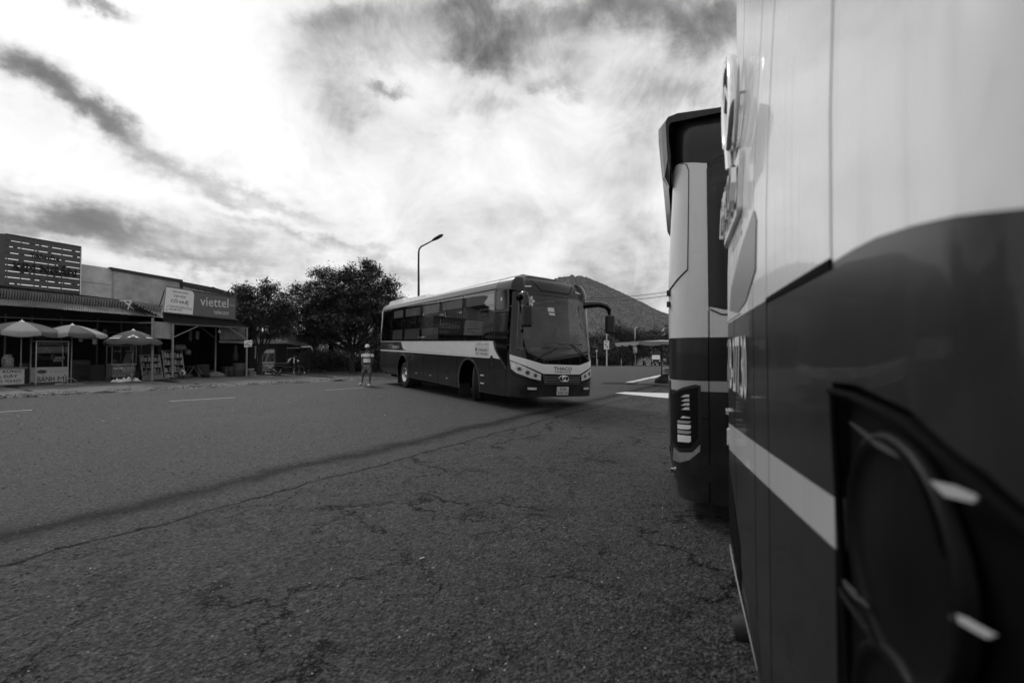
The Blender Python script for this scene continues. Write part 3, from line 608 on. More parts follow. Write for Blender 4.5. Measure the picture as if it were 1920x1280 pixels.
# ---------------------------------------------------------------- the two parked coaches on the right, seen from their tails
RV = Vector((.345, .94, 0)).normalized(); HV = Vector((RV.y, -RV.x, 0))
def rear_bus(kind, org, label):
    b = empty('coach_bus', org, math.atan2(HV.y, HV.x), label, 'bus', 'coaches parked side by side')
    near = kind == 'near'
    L, W = 10.5, 2.5; rr = .20 if near else .24; zb = .12 if near else .18
    top = 3.55 if near else 3.47
    ins_s = lambda z: .05*ease(z, 1.7, 3.2)+roundoff(z, top-.25, .36, .26)+.06*ease(.5-z, 0, .4)
    ins_f = lambda z: .25*ease(z, 1.4, 3.2)+roundoff(z, top-.3, .45, .4)
    ins_r = (lambda z: .06*ease(z, 1.7, 3.2)+roundoff(z, 3.3, .4, .2)+.05*ease(.45-z, 0, .35)) if near else (lambda z: .05*ease(z, 2.0, 3.2)+.05*ease(.6-z, 0, .4))
    sk = Skin(L, W, rr, .35, .1, .008 if near else .035, ins_s, ins_f, ins_r); pr, pl, P = sk.pr, sk.pl, sk.per
    wx = 3.2
    def ring(name, z0, z1, m, off=0, arches=False, th=.02, p0=None, p1=None):
        p0 = 0 if p0 is None else p0; p1 = P if p1 is None else p1
        poly = [(p0, z0)]
        if arches:
            poly += [(pr(a), c) for a, c in arch(wx, .64, z0)]+[(pr(a), c) for a, c in arch(8.6, .64, z0)]+[(pl(a), c) for a, c in arch(8.6, .64, z0)[::-1]]+[(pl(a), c) for a, c in arch(wx, .64, z0)[::-1]]
        poly += [(p1, z0), (p1, z1), (p0, z1)]
        return sk.patch(name, poly, m, b, off, th)
    q = MB(); q.box((5.2, 0, .7), (9.9, 1.7, .9)); q.box((1.2, 0, .55), (1.9, 2.1, .6)); q.build('underbody', 'void', b)
    for x in (wx, 8.6):
        wheel(b, x, -1.04, 0, -1); wheel(b, x, 1.04, 0, 1)
    if not near:
        ring('lower_body', zb, 1.118, 'paint_dark', 0, True)
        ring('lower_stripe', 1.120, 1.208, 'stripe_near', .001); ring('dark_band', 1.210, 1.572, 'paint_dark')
        # white upper body, with the window opening on the sides
        wz0, wz1 = 1.80, 3.02; wx0 = .315; p0w = pr(wx0)
        pj = pr(wx0-.01)
        sk.patch('upper_corner', [(-pj, 1.574), (pj, 1.574), (pj, 3.06), (pr(0), 3.12), (-pr(0), 3.12), (-pj, 3.06)], 'paint_white', b, 0, .02)
        for sg in (1, -1):
            f = lambda l: [(sg*p, z) for p, z in l] if sg > 0 else [(sg*p, z) for p, z in l][::-1]
            sk.patch('upper_side', f([(pj+.006, 1.574), (pr(10.1), 1.574), (pr(10.1), 1.80), (pj+.12, 1.80), (pj+.006, 1.83)]), 'paint_white', b, 0, .02)
            sk.patch('side_glass', f([(pj+.006, 1.835), (pj+.10, 1.805), (pr(10.0), 1.805), (pr(10.0), 3.10), (pj+.14, 3.13), (pj+.05, 3.09), (pj+.006, 3.0)]), 'gloss', b, -.004, .01)
            sk.patch('glass_seal', f([(pj-.004, 1.83), (pj+.012, 1.83), (pj+.012, 3.0), (pj+.06, 3.085), (pj+.15, 3.125), (pj+.15, 3.15), (pj+.045, 3.11), (pj-.004, 3.01)]), 'black', b, .004, .01)
            sk.patch('window_moulding', f([(pj+.012, 1.80), (pj+.10, 1.755), (pr(1.2), 1.745), (pr(1.2), 1.755), (pj+.10, 1.768), (pj+.012, 1.812)]), 'black', b, .004, .004)
            # raised engine intake cover on the corner
            cv = [(sg*p, z) for p, z in ((pr(-.10), 2.0), (pr(-.02), 2.04), (pr(.06), 2.10), (pr(.135), 2.16), (pr(.135), 3.02), (pr(.11), 3.08), (pr(.05), 3.10), (pr(-.10), 3.09))]
            cv = cv if sg > 0 else cv[::-1]
            cw = [(sg*(abs(p)+(.006 if abs(p) > pr(-.05) else 0)), z+(.006 if z > 2.5 else -.008)) for p, z in cv]
            sk.patch('cover_gap', cw, 'void', b, .0025, .003); sk.patch('intake_cover', cv, 'paint_white', b, .010, .010)
        ring('roof_edge', 3.06, 3.50, 'paint_dark', -.001, p0=pj, p1=P-pj); sk.patch('roof_corner', [(-pj, 3.062), (-pr(0), 3.122), (pr(0), 3.122), (pj, 3.062), (pj, 3.50), (-pj, 3.50)], 'paint_dark', b, 0, .02)
        sk.cap('roof', 3.50, 'paint_dark', b, .05)
        # tail spoiler: curved lip that hangs out over the rear face
        q = MB(); n = 24; prof = [(.90, -.06), (.40, .02), (.05, .03), (-.07, .01), (-.115, -.035), (-.115, -.14), (-.10, -.34), (-.085, -.50), (-.03, -.60), (-.015, -.48), (-.05, -.30), (-.06, -.12), (-.02, -.06), (.6, -.02)]
        vs = []
        for i in range(n+1):
            y = -1.18+2.36*i/n; e = abs(y)/1.18; k = 1-.6*max(0, e-.85)/.15; hang = 1 if e < .93 else .72
            for x, z in prof: vs.append((x*(1 if x > 0 else k)+.02-.0*(1-e*e), y, 3.585-.07*e**4+z*(hang if z < 0 else 1)))
        m_ = len(prof); fs = [(i*m_+j, i*m_+(j+1) % m_, (i+1)*m_+(j+1) % m_, (i+1)*m_+j) for i in range(n) for j in range(m_)]+[tuple(range(m_))[::-1], tuple(n*m_+j for j in range(m_))]
        q.add(vs, fs, False).build('tail_spoiler', 'paint_dark', b)
        # lamp cluster wrapped round the corner
        for sg in (1, -1):
            c0, c1 = pr(.03)-.075, pr(.195)
            f = lambda l: [(sg*p, z) for p, z in l] if sg > 0 else [(sg*p, z) for p, z in l][::-1]
            sk.patch('lamp_recess', f([(c0-.02, .66), (c0+.10, .60), (c1-.03, .63), (c1+.035, .72), (c1+.045, .86), (c1+.04, 1.17), (c1+.0, 1.178), (c1-.10, 1.15), (c0+.03, 1.10), (c0-.02, 1.04)]), 'black', b, .006, .01)
            h = sk.patch('tail_lamp', f([(c0, .68), (c0+.10, .625), (c1-.04, .65), (c1+.015, .73), (c1+.02, 1.155), (c1-.10, 1.13), (c0+.03, 1.08), (c0, 1.0)]), 'gloss', b, .014, .012)
            for k in range(4): sk.patch('reflector_bar', f([(c1-.115, .957+k*.036), (c1-.045, .963+k*.036), (c1-.045, .985+k*.036), (c1-.08, .980+k*.036)]), 'lens', h, .018, .003)
            for z0, z1, a_ in ((.680, .745, 'wht'), (.752, .785, 'stripe_near'), (.79, .835, 'wht'), (.84, .868, 'stripe_near')):
                sk.patch('lens', f([(c1-.15, z0), (c1-.05, z0+.008), (c1-.035, z0+.02), (c1-.035, z1), (c1-.15, z1-.005)]), a_, h, .018, .003)
            sk.patch('bulb', f([(c1-.12, .885), (c1-.04, .893), (c1-.04, .902), (c1-.10, .906)]), 'lens', h, .018, .003)
            sk.patch('corner_reflector', f([(c0+.0, .50), (c0+.10, .50), (c1-.05, .54), (c1+.03, .62), (c1+.035, .68), (c1-.03, .605), (c0+.09, .585), (c0+.03, .61)]), 'alu', b, .008, .008)
            sk.patch('rear_pillar', f([(c0-.085, .62), (c0-.03, .62), (c0-.03, 1.20), (c0-.085, 1.20)]), 'paint_grey', b, .01, .012)
        sk.rect('panel_seam', pr(.295), pr(.303), zb+.01, 1.57, 'void', b, .003, .003); sk.rect('panel_seam', pr(.297), pr(.301), 1.575, 1.80, 'void', b, .003, .003)
        sk.rect('panel_seam', pr(.20), pr(.295), .893, .899, 'void', b, .003, .003)
        sk.rect('panel_seam', 1.0, 1.008, .3, 1.57, 'void', b, .003, .003)
        sk.rect('panel_seam', pr(-.02), pr(.26), 2.295, 2.299, 'letter_g', b, .001, .001)
        q = MB(); q.tube([sk.pt(1.06, .40, -.01), sk.pt(1.06, .40, .035)], .022, 8); q.build('parking_sensor', 'chrome', b)
        for z in (1.98, 1.88): q = MB(); q.box(sk.pt(1.05, z, .012), (.03, .05, .05), bev=.005); q.build('hinge', 'black', b)
        sk.rect('rear_engine_grille', -.8, .8, .45, 1.05, 'black', b, .006, .01)
        return b
    # --- nearest coach: separate rear panels with real gaps over a dark shell
    t = lambda v: .70-v                      # distance from the lamp seam towards the far corner -> skin parameter
    ring('shell', zb, 3.55, 'void', -.022, True)
    sk.cap('roof', 3.55, 'paint_white', b, .05)
    gap = .006; bz = 1.600                    # colour boundary
    edge = [(-.12, 1.602), (-.2, 1.600), (-.3, 1.590), (-.38, 1.578), (-.46, 1.562), (-.55, 1.553), (-.65, 1.548)]
    def zt(tt): return 1.205-.075*tt         # upper edge of the light stripe
    def zl(tt): return 1.120-.105*tt         # lower edge
    tcols = [(-.52-.25, -.02), (-.02, .57), (.57, .83), (.83, 1.42), (1.42, 2.17)]
    for i, (a, c) in enumerate(tcols):
        a_, c_ = a+gap, c-gap; P0, P1 = t(c_), t(a_)
        wobble = .005 if i == 1 else 0
        sk.patch('rear_panel', [(P0, bz+wobble), (P1, bz+wobble*1.5)]+[(P1, 3.45), (P0, 3.45)] if i else [(t(-.02)+gap, bz)]+[(t(a_), z) for a_, z in edge]+[(P1, 1.547), (P1, 3.45), (P0, 3.45)], 'paint_white', b, 0, .02)
        if i == 0: continue
        n = 5; ts = [c_+(a_-c_)*k/n for k in range(n+1)]
        sk.patch('rear_panel', [(t(v), zt(v)+.0015) for v in ts]+[(P1, bz-wobble*1.2-.001), (P0, bz-wobble*1.2-.001)], 'paint_dark', b, 0, .02, 'dark upper rear panel')
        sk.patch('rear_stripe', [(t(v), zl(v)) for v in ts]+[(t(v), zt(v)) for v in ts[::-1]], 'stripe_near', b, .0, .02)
        sk.patch('rear_panel', [(P0, zb)]+[(P1, zb)]+[(t(v), zl(v)-.0015) for v in ts[::-1]], 'paint_dark', b, 0, .02, 'dark lower rear panel')
    # beyond the lamp column: the side wall; band above lamp
    c1 = t(-.02+gap)
    sk.patch('rear_panel', [(c1, 1.40), (t(-.12), 1.402), (t(-.28), 1.385), (t(-.40), 1.345), (t(-.50), 1.28), (t(-.55), 1.2), (t(-.555), .3), (t(-.3), .18), (c1, .15), (c1, zb), (pr(.6), zb), (pr(.6), 1.546)]+[(t(a_), z-.001) for a_, z in edge[::-1]]+[(c1, bz-.001)], 'paint_dark', b, 0, .02, 'dark corner panel round the lamp')
    sk.patch('side_wall', [(pr(.606), zb)]+[(pr(a), z) for a, z in arch(wx, .64, zb)]+[(pr(a), z) for a, z in arch(8.6, .64, zb)]+[(pl(a), z) for a, z in arch(8.6, .64, zb)[::-1]]+[(pl(a), z) for a, z in arch(wx, .64, zb)[::-1]]+[(t(2.17)+P, zb), (t(2.17)+P, bz), (pl(9), 1.545), (pr(.606), 1.545)], 'paint_dark', b, 0, .02)
    sk.patch('upper_wall', [(t(-.77)+gap, 1.546), (pl(9), 1.546), (t(2.17)+P-gap, bz), (t(2.17)+P-gap, 3.45), (t(-.77)+gap, 3.45)], 'paint_white', b, 0, .02)
    sk.patch('gap_shadow_strip', [(t(.57)+.002, 1.592), (t(-.02)-.002, 1.590), (t(-.02)-.002, 1.608), (t(.57)+.002, 1.606)], 'void', b, .003, .004)
    sk.patch('roof_rim', [(0, 3.455), (P, 3.455), (P, 3.55), (0, 3.55)], 'paint_white', b, 0, .02)
    # big lamp cluster by the near corner
    lampo = [(c1+.002, .16), (t(-.3), .19), (t(-.545), .31), (t(-.545), 1.195), (t(-.49), 1.27), (t(-.40), 1.33), (t(-.28), 1.37), (t(-.12), 1.385), (c1+.002, 1.385)]
    h = sk.patch('tail_lamp', lampo, 'lamp_black', b, -.016, .01, 'black lamp cluster with two round lamps')
    rim = lampo[3:]; rv = [sk.pt(p, z, .004) for p, z in rim]; q = MB(); q.tube(rv, .006, 8); q.build('lamp_rim', 'void', h)
    q = MB(); q.tube([sk.pt(c1+.008, 1.38, .002), sk.pt(c1+.008, .2, .002)], .006, 8); q.build('lamp_rim', 'void', h)
    for cz, rz_, ct in ((1.20, .150, -.225), (.93, .15, -.235)):
        q = MB(); c = sk.pt(t(ct), cz, -.012); N_ = Vector((-1, 0, 0)); n = 32
        rings = []
        for r_, dpt in ((rz_, .0), (rz_*.99, .012), (rz_*.93, .017), (rz_*.88, .010), (rz_*.80, .004), (rz_*.4, .016), (.001, .02)):
            rings.append([c+Vector((-dpt, r_*1.05*math.cos(2*PI*k/n), r_*math.sin(2*PI*k/n))) for k in range(n)])
        vs = [x for g in rings for x in g]; fs = [(i*n+k, i*n+(k+1) % n, (i+1)*n+(k+1) % n, (i+1)*n+k) for i in range(len(rings)-1) for k in range(n)]
        q.add(vs, fs, True).build('round_lamp', 'dim_lens', h)
        q = MB(); ar = [c+Vector((-.019, (rz_*.93)*1.05*math.cos(a), (rz_*.93)*math.sin(a))) for a in [R(x) for x in range(22, 78, 6)]]
        ar = [Vector((v.x, -(v.y-c.y)+c.y, v.z)) for v in ar]; q.tube(ar, [.001, .002, .003, .0035, .004, .0045, .004, .003, .002, .001][:len(ar)], 6); q.build('lamp_bezel', 'void', h)
    sk.rect('lamp_divider', t(-.50), t(-.03), 1.055, 1.068, 'gloss', h, .0, .01)
    sk.patch('bulb', [(t(-.335), 1.319), (t(-.36), 1.311), (t(-.395), 1.316), (t(-.40), 1.323), (t(-.37), 1.324)], 'stripe_near', h, .006, .004)  # highlight on the black lamp, painted as a pale sliver
    sk.patch('bulb', [(t(-.365), 1.198), (t(-.405), 1.203), (t(-.41), 1.209), (t(-.37), 1.206)], 'plaster_d', h, .006, .004)  # second painted highlight, lower down
    sk.patch('bulb', [(t(-.06), 1.092), (t(-.11), 1.098), (t(-.16), 1.10), (t(-.11), 1.088), (t(-.07), 1.084)], 'steel_d', h, .004, .004)  # faint highlight painted near the inner edge
    sk.patch('bulb', [(t(-.10), 1.345), (t(-.20), 1.335), (t(-.28), 1.325), (t(-.20), 1.327)], 'steel_d', h, .004, .004)  # faint highlight painted along the lamp's top
    # number painted on the rear, script, flat grey shapes
    sk.word('fleet_number', '51B-277.30', t(2.35-.55), t(.985), 1.265, 1.52, 'letter_g', b, .004, True)
    sk.word('script_lettering', 'Mobihome', t(1.62), t(1.15), 1.93, 2.10, 'cloth', b, .003)
    sk.patch('grey_shape', [(t(1.62), 1.66), (t(1.52), 1.76), (t(1.15), 1.87), (t(.80), 1.93), (t(.74), 1.88), (t(.76), 1.72), (t(1.0), 1.64), (t(1.25), 1.62)], 'mark_grey', b, .003, .002)
    sk.patch('grey_shape', [(t(1.80), 1.61), (t(1.60), 1.645), (t(1.15), 1.61)], 'cloth', b, .003, .002)
    # chrome badge standing off the far half of the rear
    q = MB(); cy = .70; bt, bzc = 1.45, 2.62
    rp = [sk.pt(t(bt+.17*math.cos(a)), bzc+.20*math.sin(a), .045+.012*math.sin(a)) for a in [2*PI*k/28 for k in range(29)]]
    q.tube(rp, .026, 8, False); q.tube([sk.pt(t(bt-.15), bzc-.06, .045), sk.pt(t(bt+.05), bzc+.12, .055), sk.pt(t(bt+.15), bzc+.05, .045)], .02, 8); q.tube([sk.pt(t(bt), bzc-.2, .04), sk.pt(t(bt), bzc-.30, .03)], .02, 8)
    for yy in (-.12, .12): q.tube([sk.pt(t(bt+yy), bzc, .0), sk.pt(t(bt+yy), bzc, .045)], .01, 6)
    q.build('rear_emblem', 'chrome', b)
    q = MB(); sk.rect('badge_plate', t(1.85), t(1.15), 2.02, 2.30, 'alu', b, .02, .02, .03)
    sk.word('badge_lettering', 'THACO', t(1.83), t(1.17), 2.06, 2.26, 'chrome', b, .045, True, .02)
    # plate recess, bumper light, exhaust, small fittings
    sk.patch('plate_recess', [(t(1.80), .50), (t(1.25), .44), (t(1.28), .62), (t(1.50), .74), (t(1.82), .86)], 'void', b, .003, .004)
    sk.patch('bumper_trim', [(t(1.80), .42), (t(1.72), .43), (t(1.2), .36), (t(1.02), .26), (t(1.15), .22), (t(1.5), .27)], 'stripe_near', b, .004, .004)
    q = MB(); e = sk.pt(t(1.42), .19, 0); q.tube([e+Vector((.25, 0, 0)), e+Vector((-.03, 0, 0)), e+Vector((-.06, 0, -.005))], [.055, .055, .05], 16, True); q.build('tow_bumper', 'rubber', b)
    q = MB(); q.tube([sk.pt(t(1.72), 1.14, 0), sk.pt(t(1.72), 1.14, .018)], .018, 8); q.build('lock', 'chrome', b)
    sk.rect('reflector', t(1.86), t(1.74), .96, 1.04, 'lens', b, .01, .01)
    return b
rear_bus('near', Vector((.55, .78, 0))+RV*.70, 'nearest parked coach, filling the right edge with its white and dark tail')
rear_bus('far', Vector((1.38, 3.90, 0))+RV*1.25-HV*.02, 'parked coach with a dark roof spoiler, half hidden behind the nearest coach')

# ---------------------------------------------------------------- ground
def gz(x, y):
    d = max(y-35, 0); return -.023*d if d < 90 else -2.07-.005*min(d-90, 500)
def gzv(X, Y):
    d = np.maximum(Y-35, 0); return np.where(d < 90, -.023*d, -2.07-.005*np.minimum(d-90, 500))
def grid(name, xs, ys, m, z0=0, fn=None, kind='structure'):
    X, Y = np.meshgrid(xs, ys, indexing='ij'); Z = gzv(X, Y)+z0
    if fn: Z = Z+fn(X, Y)
    V = np.stack([X.ravel(), Y.ravel(), Z.ravel()], 1); n, k = len(xs), len(ys)
    i = np.arange(n*k).reshape(n, k); Fs = np.stack([i[:-1, :-1].ravel(), i[1:, :-1].ravel(), i[1:, 1:].ravel(), i[:-1, 1:].ravel()], 1)
    me = bpy.data.meshes.new(name); me.from_pydata(V.tolist(), [], Fs.tolist()); me.polygons.foreach_set('use_smooth', [True]*len(Fs))
    me.materials.append(m); o = link(bpy.data.objects.new(name, me)); o['kind'] = kind; return o
def asphalt_mat():
    m = bpy.data.materials.new('asphalt'); m.use_nodes = True; t = NT(m.node_tree); b = t.n['Principled BSDF']
    pos = t.node('ShaderNodeNewGeometry').outputs['Position']; x, y, z = t.sep(pos)
    P2 = t.xyz(x, y, 0)
    wob = t.noise(P2, .8, 5, .6)
    s = t.m('ADD', t.m('SUBTRACT', x, t.m('MULTIPLY', y, .634)), t.m('MULTIPLY', t.m('SUBTRACT', wob, .5), .55))
    new = t.map(s, -5.50, -5.44, 1, 0)                     # newer wearing course of the road
    stain = t.m('EXPONENT', t.m('MULTIPLY', t.m('POWER', t.m('DIVIDE', t.m('ADD', t.m('ADD', t.m('ADD', s, t.m('MULTIPLY', t.m('SUBTRACT', t.noise(P2, 2.2, 5, .6), .5), .5)), t.m('MULTIPLY', t.m('SUBTRACT', t.noise(P2, .45, 3, .5), .5), .7)), 6.30), .27), 2), -1))
    s2 = t.m('ADD', s, t.m('MULTIPLY', t.m('SUBTRACT', t.noise(P2, 4, 6, .65), .5), .22))
    edge = t.m('EXPONENT', t.m('MULTIPLY', t.m('POWER', t.m('DIVIDE', t.m('ADD', s2, 5.45), .030), 2), -1))
    # aggregate, patches
    g1 = t.noise(P2, 55, 3, .7); g2 = t.noise(P2, 160, 2, .6); big = t.noise(P2, .35, 5, .6); mid = t.noise(P2, 3.2, 5, .65)
    v1 = t.voro(P2, 46); v2 = t.voro(P2, 95)
    stone = t.m('MULTIPLY', t.map(v1.outputs['Distance'], .0, .55, 1, 0), 1)
    vc = t.sep(v1.outputs['Color'])[0]; bright = t.map(vc, .90, 1, 0, 1)
    vc2 = t.sep(v2.outputs['Color'])[1]; bright2 = t.map(vc2, .88, 1, 0, 1)
    base = t.m('ADD', .0265, t.m('ADD', t.m('MULTIPLY', t.m('SUBTRACT', big, .5), .022), t.m('MULTIPLY', t.m('SUBTRACT', mid, .5), .024)))
    g0 = t.noise(P2, 22, 3, .7); base = t.m('ADD', base, t.m('MULTIPLY', t.m('SUBTRACT', g0, .5), .05))
    base = t.m('ADD', base, t.m('MULTIPLY', t.m('SUBTRACT', g1, .5), .045))
    va = t.voro(P2, 62); vb = t.voro(P2, 27)
    cell = t.m('ADD', t.m('MULTIPLY', t.m('POWER', t.sep(va.outputs['Color'])[0], 2.2), 1.5), t.m('MULTIPLY', t.sep(vb.outputs['Color'])[1], .55))
    rub = t.map(t.noise(P2, 2.1, 4, .6), .35, .65, .6, 1.2)
    base = t.m('MULTIPLY', base, t.m('ADD', 1, t.m('MULTIPLY', t.m('SUBTRACT', cell, .75), rub)))
    base = t.m('ADD', base, t.m('MULTIPLY', bright, t.m('MULTIPLY', stone, .07)))
    base = t.m('ADD', base, t.m('MULTIPLY', bright2, .022))
    base = t.m('ADD', base, t.m('MULTIPLY', new, -.002))
    # cracks of the old surface
    wv = t.vm('ADD', P2, t.vm('MULTIPLY', t.node('ShaderNodeTexNoise').outputs['Color'], (0, 0, 0)))
    nz = t.node('ShaderNodeTexNoise'); t.l.new(P2, nz.inputs['Vector']); nz.inputs['Scale'].default_value = 2.6; nz.inputs['Detail'].default_value = 6; nz.inputs['Roughness'].default_value = .7
    wv = t.vm('ADD', P2, t.vm('MULTIPLY', nz.outputs['Color'], (.9, .9, 0)))
    cr = t.voro(wv, .8, 'DISTANCE_TO_EDGE').outputs['Distance']; cr2 = t.voro(wv, 2.6, 'DISTANCE_TO_EDGE').outputs['Distance']
    old = t.m('SUBTRACT', 1, new)
    msk = t.map(t.noise(P2, .9, 3), .42, .55, 0, 1)
    c = t.m('MULTIPLY', t.map(cr, .0, .016, 1, 0), msk); c2 = t.m('MULTIPLY', t.map(cr2, .0, .026, 1, 0), t.map(t.noise(P2, 1.7, 3), .46, .62, 0, 1))
    crack = t.m('MULTIPLY', t.m('MAXIMUM', c, c2), old)
    crack = t.m('MAXIMUM', crack, edge)
    crack = t.m('MINIMUM', crack, 1)
    base = t.m('MULTIPLY', base, t.m('SUBTRACT', 1, t.m('MULTIPLY', crack, .94)))
    base = t.m('MULTIPLY', base, t.m('SUBTRACT', 1, t.m('MULTIPLY', stain, .72)))
    # tyre-polished streaks along the road, oil drips
    al = t.m('ADD', t.m('MULTIPLY', x, .66), t.m('MULTIPLY', y, .75)); ac = t.m('SUBTRACT', t.m('MULTIPLY', x, .75), t.m('MULTIPLY', y, .66))
    streak = t.noise(t.xyz(t.m('MULTIPLY', al, .05), t.m('MULTIPLY', ac, 1.1), 0), 1.0, 5, .6)
    base = t.m('MULTIPLY', base, t.map(t.m('MULTIPLY', new, t.m('SUBTRACT', streak, .5)), -.25, .25, .6, 1.4))
    for cx, cy, rx, ry in ((1.28, 6.2, .42, .30), (1.9, 6.6, .16, .1), (.85, 6.5, .2, .12), (.4, 4.2, .3, .2)):
        dx = t.m('DIVIDE', t.m('SUBTRACT', x, cx), rx); dy = t.m('DIVIDE', t.m('SUBTRACT', y, cy), ry)
        e = t.m('ADD', t.m('ADD', t.m('MULTIPLY', dx, dx), t.m('MULTIPLY', dy, dy)), t.m('MULTIPLY', t.m('SUBTRACT', t.noise(P2, 6, 5, .7), .5), 2.6))
        base = t.m('MULTIPLY', base, t.map(e, .3, 1.3, .5, 1))
    base = t.m('MAXIMUM', base, .004)
    cc = t.node('ShaderNodeCombineColor'); [t.l.new(base, cc.inputs[i]) for i in range(3)]; t.l.new(cc.outputs[0], b.inputs['Base Color'])
    t.l.new(t.m('ADD', t.m('SUBTRACT', .76, t.m('MULTIPLY', new, .0)), t.m('MULTIPLY', t.m('SUBTRACT', streak, .5), .2)), b.inputs['Roughness'])
    sp = t.m('MULTIPLY', t.m('MULTIPLY', t.m('SUBTRACT', 1, t.m('MULTIPLY', crack, .8)), t.m('SUBTRACT', 1, t.m('MULTIPLY', stain, .62))), t.m('ADD', .26, t.m('MULTIPLY', cell, .14)))
    t.l.new(sp, b.inputs['Specular IOR Level'])
    h = t.m('ADD', t.m('ADD', t.m('MULTIPLY', stone, .006), t.m('MULTIPLY', va.outputs['Distance'], -.008)), t.m('ADD', t.m('MULTIPLY', g1, .012), t.m('ADD', t.m('MULTIPLY', g2, .002), t.m('MULTIPLY', g0, .014))))
    h = t.m('MULTIPLY', h, t.m('SUBTRACT', 1, t.m('MULTIPLY', new, .12)))
    h = t.m('ADD', h, t.m('MULTIPLY', t.noise(P2, 9, 6, .7), t.m('ADD', .006, t.m('MULTIPLY', old, .016))))
    h = t.m('SUBTRACT', h, t.m('MULTIPLY', crack, .012))
    bn = t.node('ShaderNodeBump'); bn.inputs['Distance'].default_value = 1; bn.inputs['Strength'].default_value = 1
    t.l.new(h, bn.inputs['Height']); t.l.new(bn.outputs[0], b.inputs['Normal']); return m
M['asphalt'] = asphalt_mat()
M['grass_soil'] = mat('grass_and_soil', .05, .95, var=.5, scale=.6, bump=.04, bscale=8)
xs = np.concatenate([np.linspace(-2600, -120, 14), np.linspace(-100, 120, 45), np.linspace(160, 2600, 14)])
ys = np.concatenate([[-400, -100], np.linspace(-30, 150, 37), np.linspace(180, 2600, 20)])
grid('ground', xs, ys, M['grass_soil'], -.03)
# the asphalt: one sheet over the lot, the road and the junction beyond
def poly_sheet(name, pts, m, z0, sub=6, fn=None):
    bm = fill([(p[0], p[1]) for p in pts])
    for _ in range(1):
        xs_ = [min(p[0] for p in pts), max(p[0] for p in pts)]; ys_ = [min(p[1] for p in pts), max(p[1] for p in pts)]
        for i in range(1, sub): bmesh.ops.bisect_plane(bm, geom=bm.verts[:]+bm.edges[:]+bm.faces[:], plane_co=(xs_[0]+(xs_[1]-xs_[0])*i/sub, 0, 0), plane_no=(1, 0, 0))
        for i in range(1, sub): bmesh.ops.bisect_plane(bm, geom=bm.verts[:]+bm.edges[:]+bm.faces[:], plane_co=(0, ys_[0]+(ys_[1]-ys_[0])*i/sub, 0), plane_no=(0, 1, 0))
    for v in bm.verts: v.co.z = gz(v.co.x, v.co.y)+z0+(fn(v.co.x, v.co.y) if fn else 0)
    bmesh.ops.recalc_face_normals(bm, faces=bm.faces)
    for f in bm.faces:
        if f.normal.z < 0: f.normal_flip()
    me = bpy.data.meshes.new(name); bm.to_mesh(me); bm.free(); me.materials.append(M[m] if isinstance(m, str) else m)
    o = link(bpy.data.objects.new(name, me)); o['kind'] = 'structure'; return o
kerb = [G(px, py) for px, py in ((-700, 800), (0, 748), (90, 743), (180, 737.5), (290, 732), (400, 726.5), (500, 720.5), (600, 716), (675, 712.5))]
kerb = [(p.x, p.y) for p in kerb]+[(-7.0, 25.2), (-6.4, 28), (-6.2, 34), (-5.4, 46), (-5.5, 60)]
poly_sheet('asphalt_road', [(-44, -22)]+kerb+[(-8, 74), (7, 80), (12, 84), (19.6, 96), (26, 150), (40, 150), (33, 96), (34, 60), (60, 52), (60, -22)], 'asphalt', .0, 30)

# worn verge between the road and the shops: trodden dirt with a ragged edge
def nz(x, y, z=0): return mathutils.noise.fractal(Vector((x, y, z)), 1.0, 2.0, 4)
def verge_h(x, y): return .0
def verge():
    pts = []; n = 260; kp = [Vector((a, b, 0)) for a, b in kerb[:10]]
    cum = [0]
    for a, b in zip(kp, kp[1:]): cum.append(cum[-1]+(b-a).length)
    V = []; Fs = []; W_ = [0, .12, .3, .6, .95, 1.4, 2.0, 3, 5, 8, 13]
    for i in range(n+1):
        s = cum[-1]*i/n; j = max(k for k in range(len(cum)-1) if cum[k] <= s+1e-6); f = (s-cum[j])/(cum[j+1]-cum[j])
        p = kp[j].lerp(kp[j+1], f); d = (kp[j+1]-kp[j]).normalized(); nn = Vector((-d.y, d.x, 0))
        for k, w in enumerate(W_):
            r_ = nz(p.x*.9, p.y*.9, 3)*.30 if k == 0 else 0
            q = p+nn*(w+r_)
            h = (-.01 if k == 0 else .035+.028*nz(q.x*1.7, q.y*1.7)+.03*min(w, 2)/2+(.05*max(0, nz(q.x*3.1, q.y*3.1, 9)) if w < 1.5 else 0))
            V.append((q.x, q.y, max(h, .012 if k else -.01)))
    m = len(W_)
    for i in range(n):
        for k in range(m-1): Fs.append((i*m+k, (i+1)*m+k, (i+1)*m+k+1, i*m+k+1))
    me = bpy.data.meshes.new('dirt_verge'); me.from_pydata(V, [], Fs); me.polygons.foreach_set('use_smooth', [True]*len(Fs)); me.materials.append(M['dirt'])
    bm = bmesh.new(); bm.from_mesh(me); bmesh.ops.recalc_face_normals(bm, faces=bm.faces); bm.to_mesh(me); bm.free()
    o = link(bpy.data.objects.new('dirt_verge', me)); o['kind'] = 'structure'
verge()
def marking(name, quad, m='marking', z=.006):
    q = MB(); q.add([(p.x, p.y, z+gz(p.x, p.y)) for p in quad], [tuple(range(len(quad)))]); o = q.build(name, m); o['kind'] = 'structure'; return o
for a, b in (((318, 752.3), (441, 745.2)), ((609, 731.4), (682, 726.8)), ((-140, 782), (60, 768.5))):
    p, q = G(*a), G(*b); d = (q-p).normalized(); n_ = Vector((-d.y, d.x, 0))*.06
    marking('road_marking', [p-n_, q-n_, q+n_, p+n_])
marking('road_marking', [G(1153, 737), G(1172, 734.8), G(1300, 738.5), G(1300, 749), G(1240, 745.5)], 'line')
